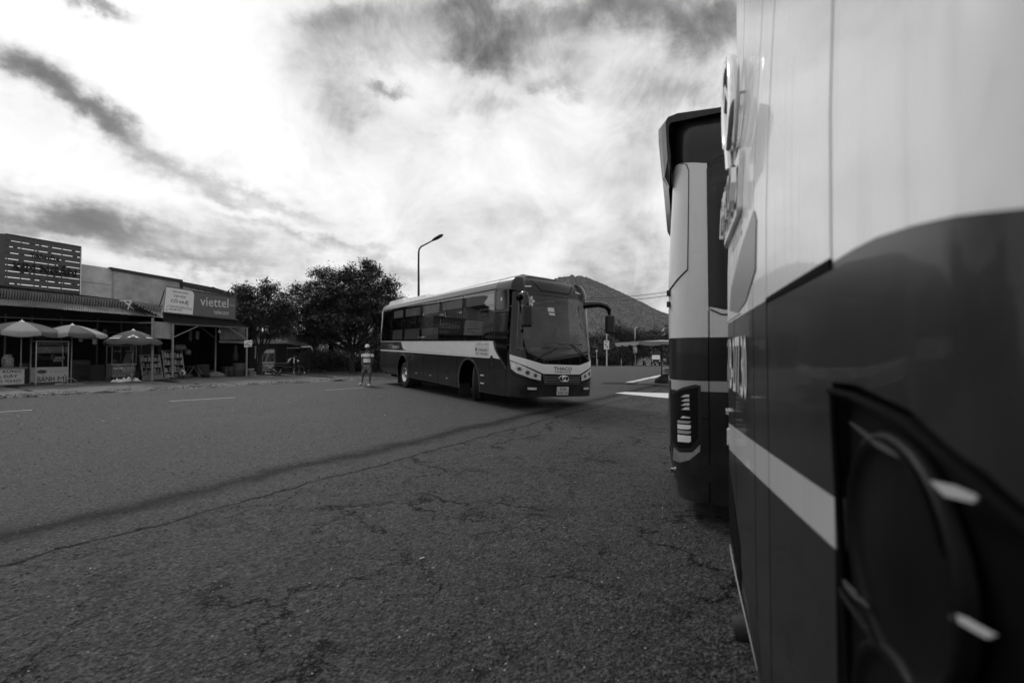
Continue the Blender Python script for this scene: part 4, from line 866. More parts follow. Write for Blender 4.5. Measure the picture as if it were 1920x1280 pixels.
# worn corner island on the right: raised dirt with a pale edge
isl = [G(1166, 718.2, .03), G(1190, 713, .05), G(1215, 707.5, .05), G(1245, 701.5, .05), G(1330, 694, .05), G(1480, 722, .05), G(1290, 724.5, .03), G(1215, 719.5, .03)]
q = MB(); q.prism([(p.x, p.y, p.z) for p in isl], (0, 0, -.12)); o = q.build('traffic_island', 'dirt'); o['kind'] = 'structure'
q = MB()
for k in range(14):
    f0, f1 = k/14, (k+.93)/14
    e = lambda f, w: Vector(isl[0]).lerp(Vector(isl[3]), f)+Vector((.14+w, -.10-w*.6, .02+.02*nz(f*9, w)))
    q.prism([e(f0, 0), e(f1, 0), e(f1, .30+.12*nz(k, 2)), e(f0, .30+.12*nz(k, 1))], (0, 0, .035+.02*nz(k, 7)))
o = q.build('worn_kerb_edge', 'line'); o['kind'] = 'structure'
q = MB(); c = G(1152, 719); 
for k in range(7): q.lathe([(.0, .05), (.10, .045), (.17, .0)], 7, 'Z', (c.x-.45+k*.16, c.y-.05+.05*nz(k, 1), .0), True, .6)
q.build('asphalt_lump', 'rubber', None, label='small dark heap of asphalt at the tip of the corner island', cat='debris')

# loose stones and flakes on the asphalt: real grit, more of it near the camera
def grit():
    V = []; Fs = []; k = 0
    def stone(x, y, r, hgt, sides=5):
        nonlocal k
        a0 = random.random()*6; ring = []
        for i in range(sides):
            a = a0+2*PI*i/sides; rr = r*random.uniform(.65, 1.15); ring.append((x+rr*math.cos(a), y+rr*math.sin(a)*.9, -.001))
        V.extend(ring); V.extend([(x+(p[0]-x)*.6, y+(p[1]-y)*.6, hgt*random.uniform(.7, 1.2)) for p in ring])
        for i in range(sides): j = (i+1) % sides; Fs.append((k+i, k+j, k+sides+j, k+sides+i))
        Fs.append(tuple(k+sides+i for i in range(sides))); k += 2*sides
    n = 0
    while n < 9000:
        y = 1.1+15*random.random()**1.9; x = random.uniform(-1.2*y-.2, min(.45*y+.2, 5))
        if mathutils.noise.noise(Vector((x*.7, y*.7, 5))) < random.uniform(-.5, .35): continue
        s = x-.634*y
        if s < -5.6 and random.random() < .75: continue
        r = random.choice((.005, .006, .008, .010, .013))*(1+.04*y); stone(x, y, r, r*.55); n += 1
    me = bpy.data.meshes.new('loose_grit'); me.from_pydata(V, [], Fs); me.materials.append(mat('grit_stone', .06, .9, var=.8, scale=25))
    o = link(bpy.data.objects.new('loose_grit', me)); o['kind'] = 'stuff'
    V.clear(); Fs.clear(); k = 0
    for n in range(420):
        y = 1.6+9*random.random()**1.6; x = random.uniform(-1.15*y, min(.4*y, 3)); stone(x, y, random.uniform(.004, .011), .003, 4)
    for n in range(55):
        y = random.uniform(9, 21); x = random.uniform(-1.1*y, -.25*y); stone(x, y, random.uniform(.010, .030), .01, 4)
    me = bpy.data.meshes.new('pale_leaf_litter'); me.from_pydata(V, [], Fs); me.materials.append(mat('dry_leaf', .30, .8, var=.5, scale=30))
    o = link(bpy.data.objects.new('pale_leaf_litter', me)); o['kind'] = 'stuff'
grit()
for px, py, l_, a_, lab in ((791, 1047, .06, .5, 'white cigarette end on the asphalt in the middle foreground'), (1250, 803, .05, 1.2, None)):
    if lab: p = G(px, py); q = MB(); q.tube([p+Vector((-.014, -.012, .005)), p+Vector((.014, .012, .005))], .004, 8); q.build('cigarette_end', 'wht', None, label=lab, cat='cigarette end')
# litter and weeds on the verge
def verge_litter():
    V = []; Fs = []; k = 0
    for n in range(3000):
        i = random.uniform(1.0, 8.9); j = int(i); f = i-j; a, b = kerb[j], kerb[j+1] if j+1 < len(kerb) else kerb[j]
        w = abs(random.gauss(.35, .45)); d = Vector((b[0]-a[0], b[1]-a[1], 0)).normalized(); x = a[0]+(b[0]-a[0])*f-d.y*w; y = a[1]+(b[1]-a[1])*f+d.x*w
        if mathutils.noise.noise(Vector((x*.8, y*.8, 2))) < random.uniform(-.4, .3): continue
        r = random.uniform(.012, .045); a0 = random.random()*6; t = random.uniform(.0, .9)
        z = .045+random.uniform(0, .03)
        V += [(x+r*math.cos(a0+q_*1.57), y+r*math.sin(a0+q_*1.57), z+r*t*math.cos(q_*1.57)*.6) for q_ in range(4)]; Fs.append((k, k+1, k+2, k+3)); k += 4
    me = bpy.data.meshes.new('verge_litter'); me.from_pydata(V, [], Fs); me.materials.append(mat('litter', .17, .8, var=.9, scale=6)); o = link(bpy.data.objects.new('verge_litter', me)); o['kind'] = 'stuff'
    V = []; Fs = []; k = 0
    for n in range(30):
        i = random.uniform(1.0, 8.6); j = int(i); f = i-j; a, b = kerb[j], kerb[j+1]; w = random.uniform(.1, 1.1); d = Vector((b[0]-a[0], b[1]-a[1], 0)).normalized()
        x = a[0]+(b[0]-a[0])*f-d.y*w; y = a[1]+(b[1]-a[1])*f+d.x*w
        for _ in range(26):
            a0 = random.random()*6.3; l_ = random.uniform(.03, .10); bx, by = x+random.gauss(0, .12), y+random.gauss(0, .12)
            V += [(bx, by, .03), (bx+.012, by+.004, .03), (bx+l_*math.cos(a0)*.6, by+l_*math.sin(a0)*.6, .03+l_)]; Fs.append((k, k+1, k+2)); k += 3
    me = bpy.data.meshes.new('weeds'); me.from_pydata(V, [], Fs); me.materials.append(mat('weed', .045, .8, var=.3)); o = link(bpy.data.objects.new('weeds', me)); o['kind'] = 'stuff'
verge_litter()

# ---------------------------------------------------------------- trees
M['leaf'] = mat('dark_leaves', .065, .5, var=.55, scale=.9, spec=.6); M['leaf_far'] = mat('far_leaves', .032, .7, var=.4, scale=.35)
M['leaf_light'] = mat('lighter_leaves', .085, .5, var=.5, scale=.8, spec=.6)
def leaf_cloud(name, m, parent, centres, n_per, spread, size, droop=.25, seed=1):
    r = np.random.default_rng(seed); C = np.array(centres); k = len(C); N = k*n_per
    P = np.repeat(C[:, :3], n_per, 0)+r.normal(0, 1, (N, 3))*np.repeat(C[:, 3:4], n_per, 0)*spread*np.array([1, 1, .62])
    a = r.uniform(0, 2*PI, N); tilt = r.normal(-droop, .55, N); L = size*r.uniform(.6, 1.35, N); Wd = L*r.uniform(.30, .5, N)
    d = np.stack([np.cos(a)*np.cos(tilt), np.sin(a)*np.cos(tilt), np.sin(tilt)], 1)
    s = np.stack([-np.sin(a), np.cos(a), r.normal(0, .45, N)], 1); s /= np.linalg.norm(s, axis=1)[:, None]
    V = np.stack([P, P+d*L[:, None]*.45+s*Wd[:, None]*.5, P+d*L[:, None], P+d*L[:, None]*.45-s*Wd[:, None]*.5], 1).reshape(-1, 3)
    Fs = np.arange(N*4).reshape(N, 4)
    me = bpy.data.meshes.new(name); me.vertices.add(N*4); me.vertices.foreach_set('co', V.ravel().astype(np.float32))
    me.loops.add(N*4); me.loops.foreach_set('vertex_index', Fs.ravel().astype(np.int32)); me.polygons.add(N); me.polygons.foreach_set('loop_start', (np.arange(N)*4).astype(np.int32)); me.polygons.foreach_set('loop_total', np.full(N, 4, np.int32))
    me.update(); me.validate(); me.materials.append(M[m]); return link(bpy.data.objects.new(name, me), parent)
def tree(name, label, base, lobes, trunk_r, n_cl, n_per, size, spread=.42, seed=1, m='leaf', lean=(0, 0), fork=.35, group=None, cat='tree'):
    "lobes: (dx, dy, z, rx, rz) ellipsoids the crown is made of"
    r = random.Random(seed); b = empty(name, base, 0, label, cat, group)
    tw = MB(); top = Vector((lean[0], lean[1], lobes[0][2]*.55)); f = Vector((lean[0]*fork, lean[1]*fork, lobes[0][2]*fork))
    tw.tube([Vector((0, 0, -.1)), f*.5+Vector((r.uniform(-.08, .08), 0, 0)), f], [trunk_r*1.25, trunk_r, trunk_r*.85], 10)
    cents = []; tot = sum(l[3]**2*l[4] for l in lobes)
    for dx, dy, z, rx, rz in lobes:
        c = Vector((dx, dy, z)); nb = max(2, int(n_cl/40))
        mid = f.lerp(c, .5)+Vector((r.uniform(-.2, .2), r.uniform(-.2, .2), -.15*rx)); tw.tube([f, mid, c], [trunk_r*.6, trunk_r*.38, trunk_r*.16], 7)
        for _ in range(max(8, int(n_cl*rx**2*rz/tot))):
            while True:
                v = Vector((r.uniform(-1, 1), r.uniform(-1, 1), r.uniform(-1, 1)))
                if .25 < v.length <= 1: break
            v = v*(.55+.45*r.random()**.5) if v.length > .55 else v
            k = .80+.75*mathutils.noise.noise(Vector((v.x*2.2+dx, v.y*2.2, v.z*2.2+seed)))+.18*r.random()
            q = c+Vector((v.x*rx*k, v.y*rx*k, v.z*rz*k)); cents.append((q.x, q.y, q.z, r.uniform(.6, 1.15)))
            if r.random() < .16: tw.tube([c.lerp(f, .3), c.lerp(q, .5)+Vector((0, 0, -.1)), q], [trunk_r*.2, trunk_r*.11, trunk_r*.04], 4, False)
    tw.build('trunk', 'bark', b); leaf_cloud('crown', m, b, cents, n_per, spread, size, seed=seed); return b
# roadside trees
pA = Vector((-15.7, 28.2, .05))
tree('broadleaf_tree', 'smaller leafy tree in front of the end of the telecom billboard', pA, [(.15, 0, 3.9, 1.7, 1.1), (-.7, -.3, 5.0, .95, .8), (.45, .2, 5.2, .85, .75), (1.3, .2, 3.3, 1.2, 1.0), (-1.1, .1, 3.5, 1.05, .9), (1.6, 0, 4.3, .9, .7), (.9, -.2, 2.6, 1.0, .5), (-.6, .1, 2.8, .9, .45)], .11, 480, 62, .18, .21, 3, lean=(.4, 0), fork=.30, group='roadside trees')
pB = Vector((-11.4, 32.5, 0))
tree('broadleaf_tree', 'large dark spreading tree between the shops and the turning bus', pB, [(.2, 0, 5.3, 3.1, 1.8), (-2.4, 0, 4.6, 2.1, 1.6), (2.2, 0, 4.6, 2.2, 1.6), (.9, 0, 7.0, 1.5, .9), (-1.2, .3, 6.7, 1.7, .95), (3.3, 0, 3.7, 1.2, 1.1), (-3.2, -.3, 3.4, 1.6, 1.1), (0, -.6, 3.5, 2.6, 1.1), (2.4, .2, 6.4, .9, .7), (-2.0, -.4, 2.5, 1.5, .6), (1.6, -.5, 2.5, 1.6, .6), (4.0, 0, 4.6, .8, .6), (-3.9, 0, 4.6, 1.0, .9), (3.2, .3, 2.7, 1.2, .9), (1.0, .1, 7.7, .6, .4), (-2.4, .2, 7.1, .6, .4)], .17, 1400, 66, .21, .24, 8, lean=(.2, 0), fork=.28, group='roadside trees')
tree('broadleaf_tree', 'dark tree standing back between the two roadside trees', Vector((-16.5, 37, 0)), [(0, 0, 5.2, 2.8, 2.2), (2.4, 0, 4.4, 2.2, 1.8), (-1.8, 0, 4.2, 1.8, 1.5), (.4, -.4, 3.0, 2.6, 1.1)], .2, 620, 60, .26, .28, 12, group='roadside trees')
tree('broadleaf_tree', 'low dark tree just behind the tail of the turning bus', Vector((-9.2, 37, 0)), [(0, 0, 3.6, 2.0, 1.6), (1.3, .3, 2.6, 1.5, 1.2), (-1.5, 0, 2.6, 1.6, 1.2)], .14, 340, 70, .25, .26, 15, group='roadside trees')
for i, (px, Y, w, h, lab) in enumerate(((590, 34.5, 1.6, 1.5, 'dark bush right of the dark awning under the large tree'), (622, 35.5, 1.5, 1.3, 'dark bush in front of the garden wall, left of the bright gate gap'), (705, 34, 1.5, 2.0, 'tall dark bush beside the rear of the turning bus'), (668, 36.5, 1.3, 1.1, 'low dark bush behind the walking man'))):
    g = G(px, 660+CH*F/Y); tree('bush', lab, Vector((g.x, Y, 0)), [(0, 0, h*.6, w*.8, h*.6), (.5, .2, h*.4, w*.6, h*.4)], .05, 90, 40, .2, .34, 30+i, group='bushes under the roadside trees', cat='bush')
# far trees right of the turning bus
far = [(1108, 96, 4.6, 5.8, 'far dark tree seen just under the right mirror of the turning bus'), (1130, 100, 5.0, 6.4, 'far dark tree behind the tall pole with the white poster'), (1158, 104, 5.4, 9.2, 'tallest far tree, left of the far street lamp'),
       (1186, 102, 4.6, 7.6, 'far tree right behind the far street lamp'), (1206, 112, 5.0, 8.2, 'far tree between the street lamp and the oncoming truck'), (1228, 118, 5.2, 9.4, 'far round-topped tree above the oncoming truck'), (1252, 112, 5.6, 8.4, 'far tree above the parasol, touching the coach corner'),
       (1280, 108, 5.5, 9.0, 'far tree mostly behind the half hidden coach'), (1080, 100, 5.0, 6.5, 'far tree mostly behind the front of the turning bus')]
for i, (px, Y, w, h, lab) in enumerate(far):
    x = (px-960)/F*Y; tree('far_tree', lab, Vector((x, Y, gz(x, Y))), [(0, 0, h*.74, w*.55, h*.42), (-w*.35, 0, h*.48, w*.42, h*.36), (w*.35, 0, h*.50, w*.44, h*.38)], .2, 300, 40, .42, .7, 50+i, 'leaf_far' , group='far trees beyond the junction')
def thicket(name, pts, h, n, seed, m='leaf_far', sz=.4):
    r = random.Random(seed); c = []
    for _ in range(n):
        i = r.uniform(0, len(pts)-1.001); j = int(i); a, b = Vector(pts[j]), Vector(pts[j+1]); p = a.lerp(b, i-j); x, y = p.x+r.gauss(0, 1.2), p.y+r.gauss(0, 1.6)
        hh = h*(.6+.5*mathutils.noise.noise(Vector((x*.25, y*.25, seed)))+.2*r.random()); c.append((x, y, gz(x, y)+r.uniform(.1, 1)*hh, r.uniform(.7, 1.3)))
    o = leaf_cloud(name, m, None, c, 34, .5, sz, seed=seed); o['kind'] = 'stuff'; return o
thicket('roadside_undergrowth', [(12.5, 90, 0), (20, 96, 0), (26.5, 104, 0)], 5.5, 900, 4)
thicket('roadside_undergrowth', [(-30, 46, 0), (-18, 42, 0), (-8.5, 40, 0), (-7.5, 46, 0)], 3.6, 1100, 5, 'leaf', .26)
thicket('roadside_undergrowth', [(33, 100, 0), (42, 104, 0), (60, 96, 0), (90, 90, 0)], 7, 500, 6)
thicket('roadside_undergrowth', [(-6, 84, 0), (4, 88, 0), (12.5, 92, 0)], 6, 420, 9)
# grassy bank at the far kerb
q = MB(); bp = [(12.2, 85.5), (14.5, 86.5), (17.5, 90), (19.4, 95.5), (19.4, 99), (12, 92), (6, 84)]
q.prism([(x, y, gz(x, y)+.22) for x, y in bp], (0, 0, -.35)); o = q.build('grass_bank', 'grass_soil'); o['kind'] = 'structure'

# ---------------------------------------------------------------- mountain with forest
def mountain():
    cx, cy, H_ = 250, 1850, 330; n = 150; ring = 70; V = []; Fs = []
    def prof(r): t = min(r/900, 1); return (1-t)**1.35
    def hz(x, y):
        dx, dy = x-cx, y-cy; r = math.hypot(dx*(1.03 if dx > 0 else .8), dy*1.35); a = math.atan2(dy, dx)
        base = H_*prof(r)*(1+.10*mathutils.noise.noise(Vector((math.cos(a)*2.2, math.sin(a)*2.2, r*.002))))
        rid = 9*mathutils.noise.fractal(Vector((x*.006, y*.006, 1)), 1, 2, 5)*min(r/150, 1)
        flat = min(base, H_*.945+ .0)  # blunt summit
        return flat+rid*min(1, base/60)-6
    gx = np.linspace(cx-1350, cx+1350, 230); gy = np.linspace(cy-1420, cy+250, 150)
    for x in gx:
        for y in gy: V.append((x, y, hz(x, y)))
    k = len(gy)
    for i in range(len(gx)-1):
        for j in range(k-1): Fs.append((i*k+j, (i+1)*k+j, (i+1)*k+j+1, i*k+j+1))
    me = bpy.data.meshes.new('mountain'); me.from_pydata(V, [], Fs); me.polygons.foreach_set('use_smooth', [True]*len(Fs))
    me.materials.append(mat('forested_slope', .04, .95, var=.3, scale=.035, bump=2.5, bscale=.12)); o = link(bpy.data.objects.new('mountain', me)); o['kind'] = 'structure'
    # tree crowns standing on the slope and along its skyline
    r = random.Random(3); c = []
    for _ in range(13000):
        x = r.uniform(cx-120, cx+760); y = r.uniform(cy-720, cy+20) if r.random() < .8 else cy+r.gauss(0, 35)
        z = hz(x, y); s_ = r.uniform(1.5, 3.4); c.append((x, y, z+s_*.2, s_))
    V = []; Fs = []; k = 0
    ico = bmesh.new(); bmesh.ops.create_icosphere(ico, subdivisions=1, radius=1); iv = [v.co.copy() for v in ico.verts]; ico.verts.index_update(); fi = [[v.index for v in f.verts] for f in ico.faces]; ico.free()
    for x, y, z, s_ in c:
        V += [(x+v.x*s_*r.uniform(.8, 1.2), y+v.y*s_, z+v.z*s_*r.uniform(.6, 1.1)) for v in iv]; Fs += [[a+k for a in f] for f in fi]; k += len(iv)
    me = bpy.data.meshes.new('mountain_forest'); me.from_pydata(V, [], Fs); me.polygons.foreach_set('use_smooth', [True]*len(Fs)); me.materials.append(mat('forest_crowns', .034, .95, var=.3, scale=.04)); o = link(bpy.data.objects.new('mountain_forest', me)); o['kind'] = 'stuff'
mountain()
def haze():
    q = MB(); q.box((0, 1125, 182), (5400, 3150, 380)); o = q.build('haze', 'void'); o['kind'] = 'stuff'
    m = bpy.data.materials.new('haze_air'); m.use_nodes = True; t = NT(m.node_tree); t.n.clear(); out = t.node('ShaderNodeOutputMaterial'); v = t.node('ShaderNodeVolumePrincipled')
    v.inputs['Color'].default_value = (.92, .92, .92, 1); v.inputs['Density'].default_value =   .00008; t.l.new(v.outputs[0], out.inputs['Volume'])
    o.data.materials.clear(); o.data.materials.append(m)
haze()

# ---------------------------------------------------------------- the row of shops on the left
U = Vector((.5, .866, 0)).normalized(); NO = Vector((U.y, -U.x, 0)); A0 = G(323, 714.7)
UP = Vector((0, 0, 1)); SR = math.atan2(U.y, U.x)
def SP(px, py, k=0):
    "where the sight line meets the vertical plane k metres behind the line of the front posts"
    d = ray(px, py); o = Vector((0, 0, CH)); p0 = A0-NO*k; t = (p0-o).dot(NO)/d.dot(NO); return o+d*t
def SX(px, k=0): p = SP(px, 700, k); return Vector((p.x, p.y, 0))
def slab(name, pts, k, th, m, parent, **kw):
    q = MB(); q.prism([SP(x, y, k) for x, y in pts], -NO*th); return q.build(name, m, parent, **kw)
def ribbed(name, a, b, c, d, n, amp, m, parent, rnd=.0, **kw):
    "sheet a-b (upper edge) d-c (lower edge) with n ridges running from the upper to the lower edge"
    a, b, c, d = map(Vector, (a, b, c, d)); nn = (b-a).cross(d-a).normalized(); nn = nn if nn.z > 0 or abs(nn.z) < .3 else -nn
    V = []; Fs = []; m_ = n*6; rows = 5
    for j in range(rows+1):
        for i in range(m_+1):
            f, g = i/m_, j/rows; p = a.lerp(b, f).lerp(d.lerp(c, f), g)
            V.append(p+nn*(amp*math.sin(2*PI*n*f)+rnd*nz(f*9, g*2, n)))
    Fs = [(j*(m_+1)+i, j*(m_+1)+i+1, (j+1)*(m_+1)+i+1, (j+1)*(m_+1)+i) for j in range(rows) for i in range(m_)]
    q = MB(); q.add(V, Fs, True); q.add([v-nn*.004 for v in V], [f[::-1] for f in Fs], True)
    me_v = q; o = me_v.build(name, m, parent, **kw); return o
def post(name, px, k, h, r, m, parent=None, top=None, **kw):
    p = SX(px, k); q = MB(); q.tube([p+Vector((0, 0, .02)), (top if top else p+UP*h)], r, 8); return q.build(name, m, parent, **kw)

KG = 2.7
def SG(px, py, k=0): return SP(px, py, k+KG)
# --- grocery with the slatted sign: posts, awning, tiled roof, dark room behind
ga = empty('shop_building', (0, 0, 0), 0, 'long open-fronted grocery under the dark slatted sign and corrugated awning', 'shop')
L0, L1 = -170, 300
def room(parent, px0, px1, k0, k1, zt, m='inner', back_label=None):
    a, b = SX(px0, k0), SX(px1, k0); a2, b2 = a-NO*(k1-k0), b-NO*(k1-k0)
    q = MB(); q.prism([a2, b2, b2+UP*(zt+.4), a2+UP*(zt+.4)], -NO*.12); q.build('back_wall', m, parent)
    for p, p2, nm in ((a, a2, 'side_wall'), (b, b2, 'side_wall')):
        q = MB(); q.prism([p, p2, p2+UP*(zt+.4), p+UP*(zt+.1)], U*.12); q.build(nm, m, parent)
    q = MB(); q.prism([a+UP*zt, b+UP*zt, b2+UP*(zt+.25), a2+UP*(zt+.25)], UP*.08); q.build('ceiling', m, parent)
    q = MB(); q.prism([a+UP*.02, b+UP*.02, b2+UP*.02, a2+UP*.02], UP*.04); q.build('shop_floor', 'concrete', parent)
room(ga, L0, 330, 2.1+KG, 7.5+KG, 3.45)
# awning sheet: panels one by one
prev = None; ed = [(L0, 548, 533), (-90, 559, 545), (0, 571.5, 559), (58, 575.5, 563), (118, 580, 568), (178, 585, 573.5), (240, 590, 579), (300, 594.5, 585)]
for i in range(len(ed)-1):
    (x0, b0, t0), (x1, b1, t1) = ed[i], ed[i+1]
    ribbed('awning_sheet', SG(x0, t0, 1.25), SG(x1, t1, 1.25), SG(x1, b1, -.05)+UP*(.012*(i % 2)), SG(x0, b0, -.05)+UP*(.012*(i % 2)), 14, .016, 'zinc', ga, .02)
# tiled apron above: ridged tiles bending down over the awning edge
def tiles(parent, x0, x1, y0a, y1a, y0b, y1b, n):
    "each ridged tile is a piece of its own"
    for i in range(n):
        f0, f1 = i/n, (i+1)/n
        lo = lambda f: SG(x0+(x1-x0)*f, y0b+(y1b-y0b)*f, 1.2); hi = lambda f: SG(x0+(x1-x0)*f, y0a+(y1a-y0a)*f, 2.05)
        a, b, c, d = hi(f0), hi(f1), lo(f1), lo(f0); V = []; m_ = 5; rows = 5; dz = .03*nz(i*.7, 4)
        for j in range(rows+1):
            g = j/rows
            for k in range(m_+1):
                f = k/m_; p = a.lerp(b, .08+.84*f).lerp(d.lerp(c, .08+.84*f), g); bulge = .16*math.sin(PI*g)**.8
                V.append(p+NO*(bulge+.10*math.sin(PI*f)-.03)+UP*(.5*bulge+dz))
        Fs = [(j*(m_+1)+k, j*(m_+1)+k+1, (j+1)*(m_+1)+k+1, (j+1)*(m_+1)+k) for j in range(rows) for k in range(m_)]
        q = MB(); q.add(V, Fs, True); q.build('roof_tile', 'tile', parent)
tiles(ga, 0, 240, 540.5, 563.5, 558, 580.5, 46); tiles(ga, -120, 0, 522, 540.5, 541, 558, 18)
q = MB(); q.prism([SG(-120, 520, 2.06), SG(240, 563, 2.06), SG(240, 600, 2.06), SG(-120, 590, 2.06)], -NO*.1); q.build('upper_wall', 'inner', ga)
q = MB(); q.prism([SG(L0, 530, 2.2), SG(300, 575, 2.2), SG(300, 575, 2.2)-NO*5.5+UP*.3, SG(L0, 530, 2.2)-NO*5.5+UP*.3], -UP*.05); q.build('roof_sheet', 'zinc', ga)
for px in (-60, 8, 57, 113, 181, 226): post('post', px, 1.7+KG, 3.2, .04, 'steel_d', ga)
q = MB(); q.tube([SG(-100, 590, .1), SG(120, 600, .1), SG(282, 606, .1)], .035, 6); q.build('eave_beam', 'steel_d', ga)
for z_, k_ in ((2.5, 2.0), (2.9, 4.5)): q = MB(); a, b = SX(-100, k_+KG), SX(280, k_+KG); q.tube([a+UP*z_, b+UP*z_], .04, 6); q.build('cross_beam', 'steel_d', ga)

# slatted sign above the grocery
sg = empty('shop_sign', SX(80, 2.3), 0, 'big dark slatted sign reading TẠP HÓA KIM NGÂN above the tiled roof', 'sign')
def put(o, root):
    bpy.context.view_layer.update(); o.parent = root; o.matrix_parent_inverse = root.matrix_world.inverted() if False else Matrix.Translation(-root.location); return o
TL, TR, BL, BR = (11, 438.5), (153, 463), (9, 542), (151, 555)
def bil(f, g): return (TL[0]+(TR[0]-TL[0])*f+(BL[0]-TL[0])*g*(1-f)+(BR[0]-TR[0])*g*f, (TL[1]+(TR[1]-TL[1])*f)*(1-g)+(BL[1]+(BR[1]-BL[1])*f)*g)
n = 9
for i in range(n):
    g0, g1 = i/n+.003, (i+1)/n-(.010 if i < n-1 else .0); rows = [bil(0, g0), bil(.33, g0+.002*nz(i, 1)), bil(.66, g0), bil(1, g0), bil(1, g1), bil(.66, g1+.004*nz(i, 2)), bil(.33, g1+.006*nz(i, 5)), bil(0, g1)]
    put(slab('slat', rows, 2.3+KG, .04, 'board', None), sg)
for f in (.02, .2, .38, .56, .74, .985):
    put(slab('upright', [bil(f, .002), bil(f+.012, .002), bil(f+.012, 1), bil(f, 1)], 2.345+KG, .05, 'steel_d', None), sg)
for i in range(n-1):
    x_ = 0
    while x_ < .9:
        l_ = random.uniform(.02, .10); y_ = (i+1)/n-.012
        if random.random() < .5: put(slab('patch_strip', [bil(x_, y_), bil(min(x_+l_, .99), y_), bil(min(x_+l_, .99), y_+.02), bil(x_, y_+.02)], 2.33+KG, .01, 'board', None), sg)
        x_ += l_+random.uniform(.02, .12)
put(slab('end_board', [(-14, 436), (11, 438.5), (9, 545), (-15, 542)], 2.28+KG, .06, 'board', None), sg)
put(slab('edge_trim', [bil(0, -.012), bil(1, -.012), bil(1, .0), bil(0, .0)], 2.27+KG, .08, 'steel_d', None), sg)
put(slab('edge_trim', [bil(.992, -.01), bil(1.003, -.01), bil(1.003, 1), bil(.992, 1)], 2.265+KG, .02, 'wht', None), sg)
def stext(name, body, px0, px1, ybase0, ybase1, hpx, k, m, root, bold=True, depth=.03):
    a, b = SP(px0, ybase0, k), SP(px1, ybase1, k); top = SP(px0, ybase0-hpx, k); r = (b-a)
    o = text(name, body, a, r, UP, r.length, (top-a).length, m, None, depth, bold); return put(o, root) if root else o
stext('lettering', 'TẠP HÓA', 57, 112, 486, 494, 15, 2.29+KG, 'letter_k', sg); stext('lettering', 'KIM NGÂN', 25, 142, 506, 519.5, 20, 2.29+KG, 'letter_k', sg, True, .11)
stext('lettering', 'CHUYÊN BÁN SỈ VÀ LẺ BÁNH KẸO', 35, 128, 513, 524, 3.6, 2.29+KG, 'letter_k', sg, True, .006); stext('lettering', 'SỮA - BIA - NƯỚC NGỌT', 57, 110, 521, 527, 3.2, 2.29+KG, 'letter_k', sg, True, .006)
stext('lettering', '312 Lê Lợi, Thị Trấn Mađaguôi, Đạ Huoai, Lâm Đồng', 12, 104, 538, 547.5, 3.6, 2.29+KG, 'letter_k', sg, True, .006); stext('lettering', 'ĐT: 0263.3874', 119, 147, 548, 551, 3.2, 2.29+KG, 'letter_k', sg, True, .006)

# plastered parapets above the tiles
def parapet(label, pts, k, th, m, seams=(), cap=None):
    b = empty('parapet_wall', SX(pts[0][0], k), 0, label, 'wall', 'plastered walls above the shop roofs')
    put(slab('wall_panel', pts, k, th, m, None), b)
    if cap: put(slab('coping', cap, k-.06+KG, th+.12, 'plaster_d', None), b)
    return b
w1 = empty('parapet_wall', SX(180, 2.6), 0, 'short pale parapet of two plaster panels beside the slatted sign', 'wall', 'plastered walls above the shop roofs')
put(slab('wall_panel', [(152, 495), (213, 504), (213, 534.6), (152, 527.6)], 2.6+KG, .2, 'plaster', None), w1)
put(slab('wall_panel', [(152, 528.3), (213, 535.3), (213, 572), (152, 566)], 2.6+KG, .2, 'plaster', None), w1)
w2 = empty('parapet_wall', SX(270, 2.5), 0, 'long grey rendered parapet with a dark coping in the middle of the shop row', 'wall', 'plastered walls above the shop roofs')
put(slab('wall_panel', [(213, 507), (341, 528), (341, 600), (213, 578)], 2.5+KG, .2, 'plaster_d', None), w2)
put(slab('coping', [(207, 500.5), (343, 524.5), (343, 529.5), (212, 506.5)], 2.42+KG, .36, 'steel_d', None), w2)
put(slab('coping', [(338, 524), (343, 525), (342.5, 541), (338.5, 541)], 2.41+KG, .1, 'steel_d', None), w2)
w3 = empty('parapet_wall', SX(400, 2.4), 0, 'white tiled parapet behind the telecom billboard, under a dark sagging roof edge', 'wall', 'plastered walls above the shop roofs')
for i in range(9):
    f0, f1 = i/9+.004, (i+1)/9-.004; X = lambda f: 343+(470-343)*f; Y0 = lambda f: 535+(562-535)*f
    put(slab('wall_panel', [(X(f0), Y0(f0)), (X(f1), Y0(f1)), (X(f1), Y0(f1)+11), (X(f0), Y0(f0)+11)], 2.4+KG, .1, 'box1', None), w3)
put(slab('wall_panel', [(343, 546.5), (470, 573.5), (470, 610), (343, 600)], 2.42+KG, .1, 'plaster_d', None), w3)
put(slab('roof_edge', [(343, 528), (370, 533), (396, 538), (400, 537.5), (405, 540), (430, 547), (475, 556), (475, 565), (430, 554), (343, 535.5)], 2.3+KG, .5, 'steel_d', None), w3)

# the second half of the tiled roof, bent where it fails, and the white frame lying on it
tb = empty('tiled_roof', SX(265, 2), 0, 'sagging tiled roof with a lifted corner left of the telecom billboard', 'roof')
def tiles2(x0, x1, ya, yb, n, dy, root, k0=1.2, k1=2.05):
    c0 = len(bpy.data.objects); before = set(o.name for o in bpy.data.objects); tiles(None, x0, x1, ya, ya+dy, yb, yb+dy, n)
    for o in [o for o in bpy.data.objects if o.name not in before]: put(o, root)
tiles2(242, 306, 563.5, 580.5, 13, 9.5, tb)
o = ribbed('bent_sheet', SG(243, 571, 1.2), SG(275, 585, 1.2), SG(302, 596, .1)+UP*.05, SG(250, 577, .3)+UP*.25, 9, .03, 'tile', None, .05); put(o, tb)
o = ribbed('bent_sheet', SG(262, 577, 1.0), SG(304, 588, 1.0), SG(306, 596, 0), SG(278, 592, 0), 8, .018, 'zinc', None, .02); put(o, tb)
fr = MB(); 
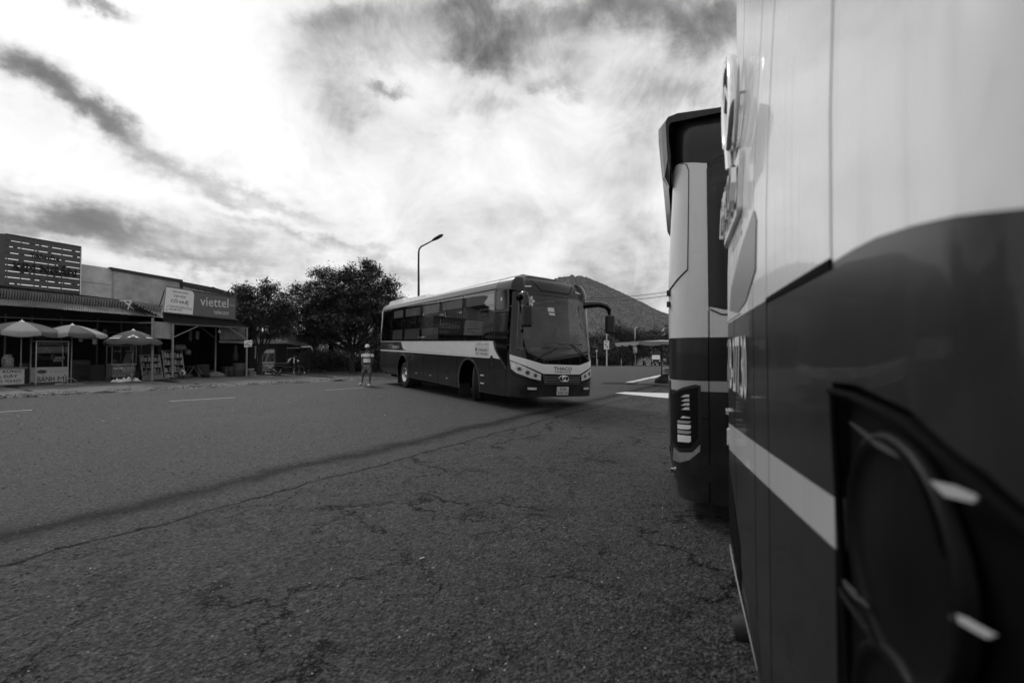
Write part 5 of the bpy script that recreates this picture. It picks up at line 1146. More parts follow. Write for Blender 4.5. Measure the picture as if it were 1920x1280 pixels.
for a, b in (((224, 563.5), (247, 564)), ((233, 565), (251, 580)), ((246, 564.5), (240, 580)), ((243, 572), (234, 566))): fr.tube([SG(*a, .95), SG(*b, .95)], .028, 6)
fr.build('sign_frame', 'wht', None, label='white broken metal frame lying on the tiled roof', cat='metal frame')

# --- telecom shop: canopy on posts, ribbed side screens, billboard
gb = empty('shop_building', SX(390, 2), 0, 'open-fronted telecom grocery with ribbed side screens under the billboard', 'shop')
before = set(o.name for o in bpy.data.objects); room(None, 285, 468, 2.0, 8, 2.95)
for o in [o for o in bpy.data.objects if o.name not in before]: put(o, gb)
ca, cb = SP(466, 612.5, -.1), SP(322, 604, -.1)
put(ribbed('canopy_sheet', cb-NO*2.2-U*.6, ca-NO*2.2, ca, cb, 30, .018, 'zinc', None), gb)
put(slab('fascia_board', [(306, 586), (443, 599.5), (463, 613), (323, 605), (306, 603)], .06, .02, 'inner', None), gb)
def pt_tube(name, pts, r, m, root, n=6): q = MB(); q.tube(pts, r, n); return put(q.build(name, m, None), root)
pt_tube('front_beam', [SP(323, 607, 0), SP(463, 615, 0)], .035, 'steel', gb)
pt_tube('upper_beam', [SP(312, 586.5, -.02), SP(446, 600, -.02)], .05, 'steel_d', gb)
pt_tube('brace', [SP(325.5, 632, 0), SP(372, 611, 0)], .03, 'steel', gb); pt_tube('brace', [SP(461, 635, 0), SP(428, 613.5, 0)], .028, 'steel', gb); pt_tube('brace', [SP(404, 634, .6), SP(374, 612, .6)], .02, 'steel_d', gb)
put(ribbed('side_screen', SP(289, 602.5, .12), SP(324, 605, .12), SP(324, 636, .12), SP(289, 633, .12), 13, .015, 'zinc_l', None), gb)
put(ribbed('side_screen', SP(412, 612, 1.0), SP(460, 615, 1.0), SP(460, 637, 1.0), SP(412, 637, 1.0), 18, .014, 'zinc', None), gb)
put(ribbed('small_awning', SP(410, 638.5, .9), SP(458, 639.5, .9), SP(459, 643.5, .5), SP(411, 642, .5), 16, .014, 'zinc_l', None), gb)
for px, py0, py1, r_, m_, k in ((323, 714.7, 607, .055, 'steel', 0), (285, 714.5, 596, .055, 'steel', .0), (462, 705.5, 614, .05, 'steel', 0), (264, 703, 628, .035, 'steel_d', 1.5)):
    p0, p1 = SP(px, py0, k), SP(px+1.2, py1, k); q = MB(); p0.z = max(p0.z, .0); q.tube([p0, p1], r_, 10); put(q.build('post', m_, None), gb)
q = MB(); p = SP(403.5, 698, 2.2); q.tube([Vector((p.x, p.y, .1)), Vector((p.x, p.y, 2.9))], .05, 10); put(q.build('post', 'steel', None), gb)
q = MB(); q.lathe([(0, .30), (.18, .28), (.5, .12), (.55, .02), (0, 0)], 16, 'Z', (p.x, p.y, .04)); put(q.build('post_foot', 'concrete', None), gb)
q = MB(); p = SP(323, 714, 0); q.box((p.x, p.y, .10), (.16, .16, .2)); put(q.build('post_foot', 'steel_d', None), gb)
for i, (px, k) in enumerate(((296, 1.9), (275, 1.9))): put(slab('inner_pillar', [(px, 606), (px+7, 606), (px+7, 705), (px, 705)], k, .1, 'inner', None), gb)
q = MB(); p = SP(411.5, 621, .6); q.lathe([(0, .09), (.05, .07), (.07, .0), (.06, -.07), (0, -.1)], 12, 'Z', p); q.tube([p+UP*.08, p+UP*.3], .01, 5)
q.build('hanging_bulb', 'wht', None, label='white bulb hanging under the telecom shop canopy', cat='light bulb')

bb = empty('billboard', SX(375, 0), 0, 'tilted telecom billboard with a white CÔ HUỆ panel and a grey viettel panel', 'billboard')
BT = lambda x: 537.5+(x-313)*(558.5-537.5)/129; BB = lambda x: 584.5+(x-306)*(598.5-584.5)/136
def bbp(x0a, x0b, x1a, x1b): return [(x0a, BT(x0a)), (x1a, BT(x1a)), (x1b, BB(x1b)), (x0b, BB(x0b))]
put(slab('grey_board', bbp(362, 362, 443, 442), 0, .12, 'board_m', None, label='grey viettel telecom board'), bb)
wp = [(312, BT(312)), (358, BT(358)), (361.5, BT(358)+1.8), (364, BT(364)+6), (361.5, BB(361.5)), (307, BB(307))]
put(slab('white_board', wp, -.012, .12, 'board_w', None, label='white panel reading CÔ HUỆ'), bb)
for a, b in ((( 311, BT(311)-.5), (306, BB(306))), ((306, BB(306)+.5), (443, BB(443)+.5)), ((311, BT(311)-.5), (443, BT(443)-.5)), ((443, BT(443)), (442, BB(442)))): pt_tube('frame', [SP(*a, .0)+NO*.01, SP(*b, .0)+NO*.01], .022, 'steel' if a[0] == 311 and b[0] == 306 else 'steel_d', bb)
pt_tube('stay', [SP(309, 543, .1), SP(299, 574, 1.3)], .025, 'steel_d', bb); pt_tube('stay', [SP(309, 565, .1), SP(302, 590, .6)], .02, 'wht', bb)
K = -.017
stext('lettering', 'ĐIỂM BÁN HÀNG', 324, 353, 547.8, 551.6, 4.6, K, 'letter_k', bb, True, .002); stext('lettering', 'TẠP HÓA', 326, 349, 557.4, 560.2, 6.0, K, 'letter_k', bb, True, .002)
stext('lettering', 'CÔ HUỆ', 320, 353.5, 567.6, 573.0, 9.5, K, 'letter_k', bb, True, .002)
stext('lettering', '71 Lê Phú L, T Sơn B, Đạ Huoai - Lâm Đồng', 317, 360, 576, 581.5, 3.6, K, 'letter_k', bb, True, .002); stext('lettering', '0263.387 6597', 317, 341, 580.5, 583.2, 3.0, K, 'letter_k', bb, True, .002)
put(slab('rule_line', [(315, 571.6), (354, 576.2), (354, 576.6), (315, 572.0)], K-.001, .002, 'letter_k', None), bb)
for x, y in ((312.5, 573.5), (312, 579.5)): put(slab('pictogram', [(x, y), (x+1.6, y+.2), (x+1.6, y+2), (x, y+1.8)], K-.001, .002, 'letter_k', None), bb)
stext('lettering', 'viettel', 375.5, 428, 573, 577.2, 18, -.006, 'letter_g', bb, False, .004); stext('lettering', 'telecom', 401, 428.5, 588.3, 590.6, 8.3, -.006, 'letter_g', bb, False, .004)
stext('lettering', 'PHONE', 430.5, 441, 573.6, 575, 4, -.006, 'zinc_l', bb, True, .003)
q = MB(); a = SP(465, 645, -.08); m4 = [SP(458, 638.2, -.09), SP(472.5, 637.2, -.09), SP(472.5, 649.5, -.09), SP(458, 651, -.09)]; q.prism(m4, -NO*.015)
ps = q.build('pole_sign', 'board_w', None, label='small white sign with a scooter outline fixed to the right post of the telecom shop', cat='sign')
q = MB(); q.tube([SP(460, 648, -.11), SP(462, 644, -.11), SP(465, 645, -.11), SP(467, 647.5, -.11), SP(471.5, 647.5, -.11)], .018, 5); q.build('outline', 'letter_k', ps); 
q = MB(); q.tube([SP(464, 641.5, -.11), SP(471, 641, -.11)], .012, 5); q.build('outline', 'zinc', ps)

# ---------------------------------------------------------------- parasols
def parasol(base, R_, zr, za, label, panels, mats, base_r=.42, base_m='concrete', val=.16, rot=0., prnt=None, tripod=False, pole_m='steel', group='parasols in front of the shops'):
    b = empty('parasol', base, rot, label, 'parasol', group)
    q = MB(); q.tube([(0, 0, .04), (0, 0, za-.02)], .022, 8); q.build('pole', pole_m, b)
    q = MB(); q.lathe([(0, .08), (base_r*.9, .07), (base_r, .045), (base_r, .01), (0, 0)], 24); q.build('base', base_m, b)
    if tripod:
        q = MB()
        for k in range(4): a = PI/4+k*PI/2; q.tube([(0, 0, .34), (base_r*.8*math.cos(a), base_r*.8*math.sin(a), .07)], .012, 5)
        q.build('base_brace', 'steel', b)
    N = panels
    for i in range(N):
        a0, a1 = 2*PI*i/N, 2*PI*(i+1)/N; V = []; rows = 7; m_ = 6
        for j in range(rows+1):
            t = j/rows; r = R_*t; z = za-(za-zr)*(t**1.55)
            for k in range(m_+1):
                f = k/m_; a = a0+(a1-a0)*f; chord = math.cos(PI/N)/math.cos((f-.5)*2*PI/N); V.append((r*chord*math.cos(a), r*chord*math.sin(a), z-.03*t*math.sin(PI*f)))
        for k in range(m_+1):       # valance
            f = k/m_; a = a0+(a1-a0)*f; chord = math.cos(PI/N)/math.cos((f-.5)*2*PI/N); r = R_*chord*(1.0-.02*math.sin(PI*f)+.01*nz(i, k)); V.append((r*math.cos(a), r*math.sin(a), zr-.03*math.sin(PI*f)-val*(.5+.5*math.sin(PI*min(max(f, .06), .94))**.5)+.01*nz(i*3, k)))
        Fs = [(j*(m_+1)+k, j*(m_+1)+k+1, (j+1)*(m_+1)+k+1, (j+1)*(m_+1)+k) for j in range(rows+1) for k in range(m_)]
        q = MB(); q.add(V, Fs, True); c = q.build('canopy_panel', mats[i % len(mats)], b)
    q = MB(); q.lathe([(.09, 0), (.06, .03), (.02, .04), (.018, .09), (0, .10)], 10, 'Z', (0, 0, za-.01)); q.build('finial', 'wht', b)
    q = MB()
    for i in range(N): a = 2*PI*i/N; q.tube([(0, 0, za-.45), (R_*.5*math.cos(a), R_*.5*math.sin(a), za-(za-zr)*.36-.02), (R_*math.cos(a), R_*math.sin(a), zr-.015)], .007, 4, False)
    q.build('ribs', 'steel_d', b); return b
def Zat(py, Y): return CH+(660-py)/F*Y
p = G(38, 726); parasol(p, 1.42, Zat(624, p.y), Zat(602.5, p.y), 'leftmost parasol, with one pale panel among mid grey ones', 8, ['cloth_m', 'cloth_m', 'cloth_m', 'cloth_l', 'cloth_m', 'cloth_m', 'cloth_m', 'cloth_m'], .5, 'rubber', .17, R(-200.5))
p = G(133, 722); parasol(p, 1.18, Zat(627, p.y), Zat(609, p.y), 'middle parasol over the bread stall, its panels in two greys', 8, ['cloth_m', 'cloth_l'], .48, 'concrete', -.0+.15, R(-52), tripod=True)
p = G(248, 717.5); p3 = parasol(p, 1.12, Zat(641, p.y), Zat(619, p.y), 'domed dark parasol with a white diamond print over the drinks cart', 8, ['cloth_m'], .3, 'steel_d', .13, R(-150.5))
for o in p3.children:
    if o.name.startswith('pole'): pass
# prints on the third parasol
def para_print(par, az, t0, t1, w, m, name, R_, zr, za, shape=None):
    V = []; q = MB(); n = 6
    pts = shape or [(-1, 0), (1, 0), (1, 1), (-1, 1)]
    out = []
    for sx, sy in pts:
        t = t1+(t0-t1)*sy; a = az+sx*w/(R_*t)*.5; out.append((R_*t*math.cos(a)*1.0, R_*t*math.sin(a), za-(za-zr)*(t**1.55)+.02))
    q.add(out, [tuple(range(len(out)))]); return q.build(name, m, par)
g = p; zr_, za_ = Zat(641, p.y), Zat(619, p.y)
para_print(p3, R(100), .60, .80, .44, 'wht', 'diamond_print', 1.19, zr_, za_, [(-1, .0), (-.6, .45), (0, 1), (.6, .45), (1, .0), (0, .12)]); para_print(p3, R(100), .68, .77, .17, 'board', 'eye_print', 1.20, zr_, za_+.01)
for az, t0, t1, w in ((R(58), .70, .74, .42), (R(58), .80, .86, .50), (R(140), .76, .82, .3)): para_print(p3, az, t0, t1, w, 'letter_g', 'printed_words', 1.19, zr_, za_)

# ---------------------------------------------------------------- stalls and carts
SU = Vector((.47, .88, 0)).normalized(); SN = Vector((SU.y, -SU.x, 0)); SA = math.atan2(SU.y, SU.x)
def stall_frame(p, label, cat, name, ang=SA): return empty(name, Vector((p.x, p.y, .04)), ang, label, cat)
# local frame: x to the right along the front, -y towards the road
p = G(65.5, 722.5, .04); st = stall_frame(p, 'white bread stall reading BÁNH MÌ under a glass case', 'food stall', 'bread_stall')
W_, D_ = 1.06, .62
q = MB(); q.box((W_/2, D_/2, .42), (W_-.05, D_, .60)); q.build('counter', 'box1', st)
q = MB(); q.box((W_/2, -.008, .42), (W_-.09, .012, .58)); fp = q.build('front_panel', 'box1', st)
text('lettering', 'BÁNH', (.07, -.016, .15), (1, 0, 0), UP, .53, .27, 'ink', fp, .003, True); text('lettering', 'MI', (.70, -.016, .15), (1, 0, 0), UP, .29, .20, 'ink', fp, .003, True); text('lettering', '`', (.90, -.016, .365), (1, 0, 0), UP, .07, .05, 'ink', fp, .003, True)
text('lettering', 'Thơm Ngon Nóng Giòn', (.42, -.016, .52), (1, 0, 0), UP, .55, .075, 'zinc', fp, .003)
q = MB(); q.add([(.20+.15*math.cos(t*PI/10), -.018, .57+.085*math.sin(t*PI/10)) for t in range(20)], [tuple(range(20))]); q.build('loaf_emblem', 'goods_d', fp)
text('emblem_lettering', 'Sài Gòn', (.09, -.021, .545), (1, 0, 0), UP, .20, .06, 'ink', fp, .002, True)
for x in (.02, W_-.02): 
    for y in (.02, D_-.02): q = MB(); q.box((x, y, .95), (.035, .035, 1.88)); q.build('upright', 'alu', st)
for z in (.745, 1.88): q = MB(); q.box((W_/2, .01, z), (W_-.04, .03, .035)); q.box((W_/2, D_-.01, z), (W_-.04, .03, .035)); q.build('rail', 'alu', st)
q = MB(); q.box((W_/2, D_/2, 1.895), (W_, D_, .02)); q.build('case_top', 'zinc', st)
q = MB(); q.box((W_/2, .0, 1.3), (W_-.06, .006, 1.08)); q.build('glass_pane', 'clear', st)
q = MB(); q.box((W_/2, D_-.03, 1.3), (W_-.06, .01, 1.1)); q.build('case_back', 'inner', st)
hb = MB(); hb.box((W_/2, .014, 1.79), (W_-.08, .01, .16)); hb = hb.build('header', 'board', st); text('lettering', 'BÁNH MÌ PATE', (.09, .006, 1.74), (1, 0, 0), UP, .62, .09, 'letter_g', hb, .002, True)
for z in (1.36, 1.08): q = MB(); q.box((W_/2, D_/2, z), (W_-.08, D_-.1, .02)); q.build('shelf', 'steel_d', st)
def WL(root, v):
    c, s_ = math.cos(root.rotation_euler.z), math.sin(root.rotation_euler.z); v = Vector(v)
    return Vector((root.location.x+c*v.x-s_*v.y, root.location.y+s_*v.x+c*v.y, root.location.z+v.z))
def repeat(proto, spots, rz=0):
    for i, p in enumerate(spots):
        if i == 0: proto.location = p; proto.rotation_euler = (0, 0, rz)
        else: copy_tree(proto, None, p, rz)
q = MB(); q.lathe([(0, 0), (.034, 0), (.045, .12), (.04, .12), (0, .10)], 10); cup = q.build('cup', 'goods_l', None, label='small plastic cup standing on the upper shelves of the bread stall', cat='cup', group='cups in the bread stall')
cup_spots = [WL(st, (.17+.10*i, .16, 1.50)) for i in range(3)]+[WL(st, (.13+.085*i, .12, 1.37)) for i in range(5)]
repeat(cup, cup_spots)
NTH = ['first', 'second', 'third', 'fourth', 'fifth', 'sixth', 'seventh']
for i, o in enumerate([cup]+sorted([o for o in bpy.data.objects if o.name.startswith('cup.')], key=lambda o: o.name)): o['label'] = f'{NTH[i if i < 3 else i-3]} small cup from the left on the {"upper" if i < 3 else "lower"} cup row of the bread stall'; o.pop('group', None); o['group'] = 'cups in the bread stall'
q = MB(); q.box((W_/2, D_/2, 1.49), (.5, .3, .012)); q.build('shelf', 'steel_d', st)
q = MB(); q.lathe([(0, -.012), (.045, -.012), (.062, .0), (.062, .006), (.040, -.004), (0, -.004)], 16, 'Y'); pla = q.build('bowl', 'wht', None, label='white bowl stacked on edge at the right of the bread stall', cat='bowl', group='bowls in the bread stall')
repeat(pla, [WL(st, (.68+.11*i, .10, 1.16)) for i in range(3)]+[WL(st, (.63+.11*i, .10, 1.055+.0)) for i in range(3)], SA)
for i, o in enumerate([pla]+sorted([o for o in bpy.data.objects if o.name.startswith('bowl.')], key=lambda o: o.name)): o['label'] = f'{NTH[i % 3]} white bowl from the left in the {"upper" if i < 3 else "lower"} row of the bread stall'
q = MB(); q.box((0, 0, .10), (.06, .06, .2)); q.build('jar', 'goods_l', None, label='tall pale jar left of the white bowls in the bread stall', cat='jar').location = WL(st, (.55, .12, 1.10))
q = MB()
for i in range(9): q.lathe([(0, -.10), (.035, -.07), (.045, 0), (.035, .07), (0, .10)], 7, 'X', (.14+.1*(i % 4)+.03*(i//4), .25, .0+.06*(i//4)))
o = q.build('bread_pile', 'goods_d', None, label='pile of loaves on the lower shelf of the bread stall', cat='bread', kind='stuff'); o.location = WL(st, (0, 0, 1.13)); o.rotation_euler = (0, 0, SA)
q = MB(); q.box((0, 0, .06), (.22, .16, .13), rz=.3, bev=.03); q.build('stone_block', 'concrete', None, label='rough concrete block under the right front of the bread stall', cat='block').location = G(110, 724, .0)
# fruit counter at the left edge
p = G(46, 724.5, .04); SC = -0.0
ct = empty('fruit_counter', p, SA, 'white counter painted with black words at the left edge, bags on top', 'food stall')
w_ = 1.9
q = MB(); q.box((-w_/2, .35, .42), (w_, .62, .64)); q.build('counter', 'box1', ct)
q = MB(); q.box((-w_/2+.02, .33, .77), (w_+.08, .72, .05)); q.build('counter_top', 'zinc', ct)
q = MB(); q.box((-w_/2, .03, .42), (w_-.02, .02, .62)); fp = q.build('front_panel', 'box1', ct)
for body, x0, x1, z, h in (('CHUỐI RỪNG', -1.28, -.10, .585, .135), ('TRÀ DÂY', -1.02, -.20, .395, .125), ('MĂNG KHÔ', -1.22, -.10, .205, .125)): text('lettering', body, (x0, .015, z), (1, 0, 0), UP, x1-x0, h, 'ink', fp, .003, True)
for x in (-.6, -1.7): q = MB(); q.box((x, .3, .05), (.18, .3, .14)); q.build('foot', 'concrete', ct)
def sack(name, label, loc, r, h, m, n=16, seed=0):
    q = MB(); rows = 9; V = []
    for j in range(rows+1):
        t = j/rows; rr = r*(1-.25*t)*(.9+.25*math.sin(PI*t)) if t < .82 else r*(.45+.5*(t-.82)*3)
        for k in range(n): a = 2*PI*k/n; f = 1+.16*nz(math.cos(a)*1.7+seed, math.sin(a)*1.7, t*4); V.append((rr*f*math.cos(a), rr*f*math.sin(a)*.8, h*t+.02*nz(a, t*3, seed)))
    Fs = [(j*n+k, j*n+(k+1) % n, (j+1)*n+(k+1) % n, (j+1)*n+k) for j in range(rows) for k in range(n)]+[tuple(range(n))]
    q.add(V, Fs, True); o = q.build(name, m, None, label=label, cat='bag'); o.location = loc; return o
sack('plastic_bag', 'tall crumpled plastic bag with a white tied neck on the right of the fruit counter', WL(ct, (-.42, .3, .80)), .19, .52, 'goods_l', seed=1)
sack('plastic_bag', 'dark netted bag in the middle of the fruit counter', WL(ct, (-.85, .3, .80)), .20, .50, 'goods_d', seed=4)
sack('plastic_bag', 'low pale crumpled bag at the left edge of the photo on the fruit counter', WL(ct, (-1.15, .2, .80)), .2, .30, 'goods_l', seed=7)

# glass drinks cart under the domed parasol
def juice_cart(p, ang, label, w, d, h0, h1, print_m, name='drinks_cart', words=None):
    b = empty(name, p, ang, label, 'food cart')
    q = MB(); q.box((w/2, d/2, (h0+.16)/2+.06), (w-.02, d-.02, h0-.16)); q.build('body', 'steel_d', b)
    q = MB(); q.box((w/2, -.004, (h0+.14)/2+.05), (w-.03, .012, h0-.17)); pn = q.build('printed_front', print_m, b)
    q = MB(); q.box((-.006+.0, d/2, (h0+.14)/2+.05), (.012, d-.03, h0-.17)); q.build('printed_side', print_m, b)
    q = MB(); q.box((w/2, d/2, h0+.03), (w+.04, d+.04, .03)); q.build('counter_top', 'alu', b)
    for x in (0, w):
        for y in (0, d): q = MB(); q.box((x, y, (h0+h1)/2), (.03, .03, h1-h0)); q.build('upright', 'steel', b)
    for z in (h0+.07, h1): 
        q = MB(); q.box((w/2, 0, z), (w, .025, .025)); q.box((w/2, d, z), (w, .025, .025)); q.box((0, d/2, z), (.025, d, .025)); q.box((w, d/2, z), (.025, d, .025)); q.build('rail', 'steel', b)
    q = MB(); q.box((w/2, 0, (h0+h1)/2), (w-.03, .005, h1-h0-.1)); q.build('glass_pane', 'clear', b)
    q = MB(); q.box((w/2, d*.5, h0+.6), (w-.05, d-.05, .01)); q.build('shelf', 'steel_d', b)
    if words: text('lettering', words[0], (.06, -.014, h0-.20), (1, 0, 0), UP, w-.12, .13, 'wht', pn, .004, True); text('lettering', words[1], (w*.40, -.014, h0-.30), (1, 0, 0), UP, w*.52, .065, 'wht', pn, .004, True)
    for y in (.1, d-.1): q = MB(); q.lathe([(.0, -.02), (.10, -.02), (.12, 0), (.10, .02), (0, .02)], 14, 'X', (w*.2, y, .12)); q.lathe([(.0, -.02), (.10, -.02), (.12, 0), (.10, .02), (0, .02)], 14, 'X', (w*.8, y, .12)); q.build('wheel', 'rubber', b)
    return b
p = G(209, 715.5, .04); dc = juice_cart(p, SA, 'drinks cart with sugar cane behind glass and NƯỚC MÍA printed on its front', .96, .55, .78, 1.72, 'print1', words=('NƯỚC MÍA', 'Siêu Sạch'))
def canes(root, x0, x1, y, z, h, n, lab, cnt=0):
    q = MB()
    for i in range(n): a = x0+(x1-x0)*i/(n-1); q.tube([(a, y, z), (a+.16+.10*nz(i, 3), y+.05*nz(i, 1), z+h*(.8+.25*nz(i, 7)))], .014, 6)
    o = q.build('sugar_cane', 'letter_g', None, label=lab, cat='sugar cane', kind='stuff'); o.location = root.location; o.rotation_euler = root.rotation_euler; return o
canes(dc, .50, .78, .2, .85, .66, 11, 'bundle of pale sugar cane leaning in the glass drinks cart')
q = MB(); q.lathe([(0, 0), (.09, 0), (.11, .12), (.06, .15), (.05, .22), (0, .22)], 14); q.build('juicer', 'goods_l', None, label='squat juicer behind the glass of the drinks cart, left of the sugar cane', cat='juicer').location = WL(dc, (.22, .22, .84))
q = MB(); V = []
def crumple(cx, cy, w, d, hmax, name, m, label, cat, seed, ang=0):
    n, k = 22, 9; V = []
    for i in range(n+1):
        for j in range(k+1):
            x = w*(i/n-.5); y = d*(j/k-.5); e = (1-(2*i/n-1)**4)*(1-(2*j/k-1)**2); V.append((x+.05*nz(x*5, y*5, seed), y, max(.004, hmax*e*(.55+1.1*nz(x*7, y*9, seed+2)))))
    Fs = [(i*(k+1)+j, (i+1)*(k+1)+j, (i+1)*(k+1)+j+1, i*(k+1)+j+1) for i in range(n) for j in range(k)]
    q = MB(); q.add(V, Fs, False); o = q.build(name, m, None, label=label, cat=cat); o.location = (cx, cy, .05); o.rotation_euler = (0, 0, ang); return o
p = G(236, 717.5); crumple(p.x, p.y, 1.15, .5, .22, 'plastic_sheet', 'wht', 'crumpled white plastic sheet on the ground before the drinks cart', 'plastic sheet', 3, SA)
q = MB(); a, b = G(247, 706, .35), G(256, 713, .05); q.tube([a, b], .02, 6); q.tube([G(246, 700, .7), G(247, 711, .1)], .025, 6); q.build('prop_stick', 'steel', None, label='thin leaning prop stick at the right side of the drinks cart', cat='stick')

# display racks with hanging packets
def rack(label, pl, pr_, top, base, rows, lean, k, foot=True, m='steel', n_it=(5,), nm='display_rack'):
    a, b_ = SP(pl, base, k), SP(pr_, base, k); a.z = b_.z = .05; w = (b_-a).length; h = SP(pl, top, k).z-.05; r = empty(nm, a, SR, label, 'display rack')
    L = lambda x, z: Vector((x, lean*(z/h), z))
    for x in (0, w): q = MB(); q.tube([L(x, 0), L(x, h)], .026, 6); q.build('side_bar', m, r)
    zs = [h*(i+.0)/rows for i in range(rows+1)]; zs[0] = .06
    for z in zs: q = MB(); q.box(L(w/2, z)+Vector((0, .1, 0)), (w-.02, .22, .02)); q.build('shelf', m, r)
    if foot: q = MB(); q.box(L(w/2, .14)+Vector((0, -.01, 0)), (w-.05, .03, .26)); q.build('foot_panel', 'zinc', r)
    q = MB(); q.box(L(w/2, h/2)+Vector((0, .24, 0)), (w-.05, .01, h)); q.build('back', 'inner', r)
    rr = random.Random(pl)
    for j in range(1 if foot else 0, rows):
        n_ = n_it[j % len(n_it)]
        for i in range(n_):
            x = w*(i+.5)/n_; s_ = w/n_*.78; z0 = zs[j]+.02; hh = (zs[j+1]-zs[j])*rr.uniform(.5, .8)
            V = []; tilt = rr.uniform(-.15, .15); c = L(x, z0)+Vector((rr.uniform(-.02, .02), .02, 0))
            for zz, ww in ((0, 1), (.25, 1.08), (.8, .85), (1, .45)):
                for yy in (-.03, .03): 
                    for sx in (-.5, .5): V.append(c+Vector((sx*s_*ww+tilt*zz*s_, yy*(1.4-zz), hh*zz)))
            Fs = []
            for l in range(3):
                o_ = l*4; Fs += [(o_, o_+1, o_+5, o_+4), (o_+3, o_+2, o_+6, o_+7), (o_+1, o_+3, o_+7, o_+5), (o_+2, o_, o_+4, o_+6)]
            Fs += [(12, 13, 15, 14)]
            q = MB(); q.add(V, Fs); o = q.build('packet', 'goods_l' if (rr.random() < (.75 if j >= rows-2 else .35)) else 'goods_d', None, label=f'{NTH[i]} snack packet from the left on the {NTH[rows-1-j] if rows-1-j else "top"} shelf of the {"lower sloping" if foot else "taller open"} display rack', cat='packet', group='packets on the '+('sloping' if foot else 'open')+' rack'); o.location = r.location; o.rotation_euler = r.rotation_euler
    return r
rack('lower sloping display rack of packets with a pale left edge, left of the telecom post', 269, 306, 665.5, 705.5, 4, .45, .9, True, 'steel', (6, 7, 5, 6))
rack('taller open display rack of packets behind the telecom shop front post', 310, 347, 657, 706, 4, .4, 1.0, False, 'steel', (3, 5, 6, 6))
q = MB(); q.lathe([(.07, -.02), (.15, -.03), (.16, 0), (.15, .03), (.07, .02), (.06, 0)], 16, 'Y'); o = q.build('tape_roll', 'letter_g', None, label='pale ring standing in the bottom right of the taller display rack', cat='ring'); o.location = SP(342, 699, 1.05)

# dim things inside the shops
def thing_box(name, label, cat, p, d, m, rz=SR, bev=.02):
    q = MB(); q.box((0, 0, d[2]/2), d, bev=bev); o = q.build(name, m, None, label=label, cat=cat); o.location = p; o.rotation_euler = (0, 0, rz); return o
p = SX(150, 3.2)
for i in range(4):
    q = MB(); q.box((0, 0, .01), (.62, .4, .02)); q.box((0, -.19, .13), (.62, .015, .22)); q.box((0, .19, .13), (.62, .015, .22)); q.box((-.3, 0, .13), (.015, .37, .22)); q.box((.3, 0, .13), (.015, .37, .22)); q.box((0, -.205, .22), (.64, .02, .03))
    o = q.build('crate', 'steel_d' if i % 2 else 'shelf', None, label=f'dim plastic crate in the grocery right of the middle parasol pole, {["bottom","second","third","top"][i]} of the stack', cat='crate', group='stacked crates in the grocery'); o.location = p+UP*(.06+.255*i); o.rotation_euler = (0, 0, SR)
thing_box('cool_box', 'dim grey cool box standing left of the drinks cart', 'cool box', SX(182, 2.2)+UP*.05, (.5, .4, .78), 'shelf')
tbl = empty('low_table', SX(363, 2.0)+UP*.04, SR, 'dim low table with crossed legs behind the taller display rack', 'table')
q = MB(); q.box((0, 0, .62), (1.1, .55, .03)); q.build('table_top', 'steel_d', tbl)
for sx in (-1, 1): q = MB(); q.tube([(sx*.45, -.2, 0), (sx*.1, -.2, .6)], .018, 6); q.build('leg', 'steel', tbl); q = MB(); q.tube([(sx*.45, .2, 0), (sx*.1, .2, .6)], .018, 6); q.build('leg', 'steel', tbl)
for i, (px, r_, h_, k, lab) in enumerate(((448, .30, .78, .6, 'dark ribbed barrel left of the right post of the telecom shop'), (437, .26, .6, .9, 'smaller dark barrel behind the ribbed barrel'))):
    q = MB(); q.lathe([(0, 0), (r_*.9, 0), (r_, .1), (r_, h_*.45), (r_*1.04, h_*.5), (r_, h_*.55), (r_*.98, h_), (r_*.85, h_), (r_*.8, h_*.9), (0, h_*.9)], 20); q.build('barrel', 'steel_d', None, label=lab, cat='barrel').location = SX(px, k)+UP*.04
bk = empty('bucket', SX(470, .2)+UP*.04, 0, 'pale paint bucket with a dark label right of the telecom shop post', 'bucket'); 
q = MB(); q.lathe([(0, 0), (.15, 0), (.18, .42), (.19, .42), (.19, .45), (0, .45)], 20); q.build('bucket_body', 'box1', bk); q = MB(); q.box((0, -.168, .22), (.08, .02, .09)); q.build('bucket_label', 'ink', bk)
q = MB(); q.tube([SP(436, 690, .4), SP(436.5, 712, .4)], .03, 6); q.build('stake', 'shelf', None, label='short dark wooden stake at the mouth of the telecom shop', cat='stake')
q = MB(); q.lathe([(0, 0), (.14, .0), (.17, .3), (.10, .62), (.12, .8), (.05, .95), (0, .96)], 10); o = q.build('hanging_clothes', 'steel_d', None, label='dim bundle of clothes hanging inside the telecom shop', cat='clothes'); o.location = SP(441, 676, 2.4)
for i, px in enumerate((343, 352, 333, 338)): sack('packet_bundle', f'dim bundle of packets on top of the taller display rack, number {i+1} from the {"right" if i<2 else "left"}' if False else ['dim bundle of packets above the right end of the taller rack', 'dim packets hanging just right of the taller rack', 'dim packets over the middle of the taller rack', 'small dim packet bundle between two others over the taller rack'][i], SP(px, 656.5 if i != 1 else 665, 1.2), .16, .3, 'goods_d', 10, i)

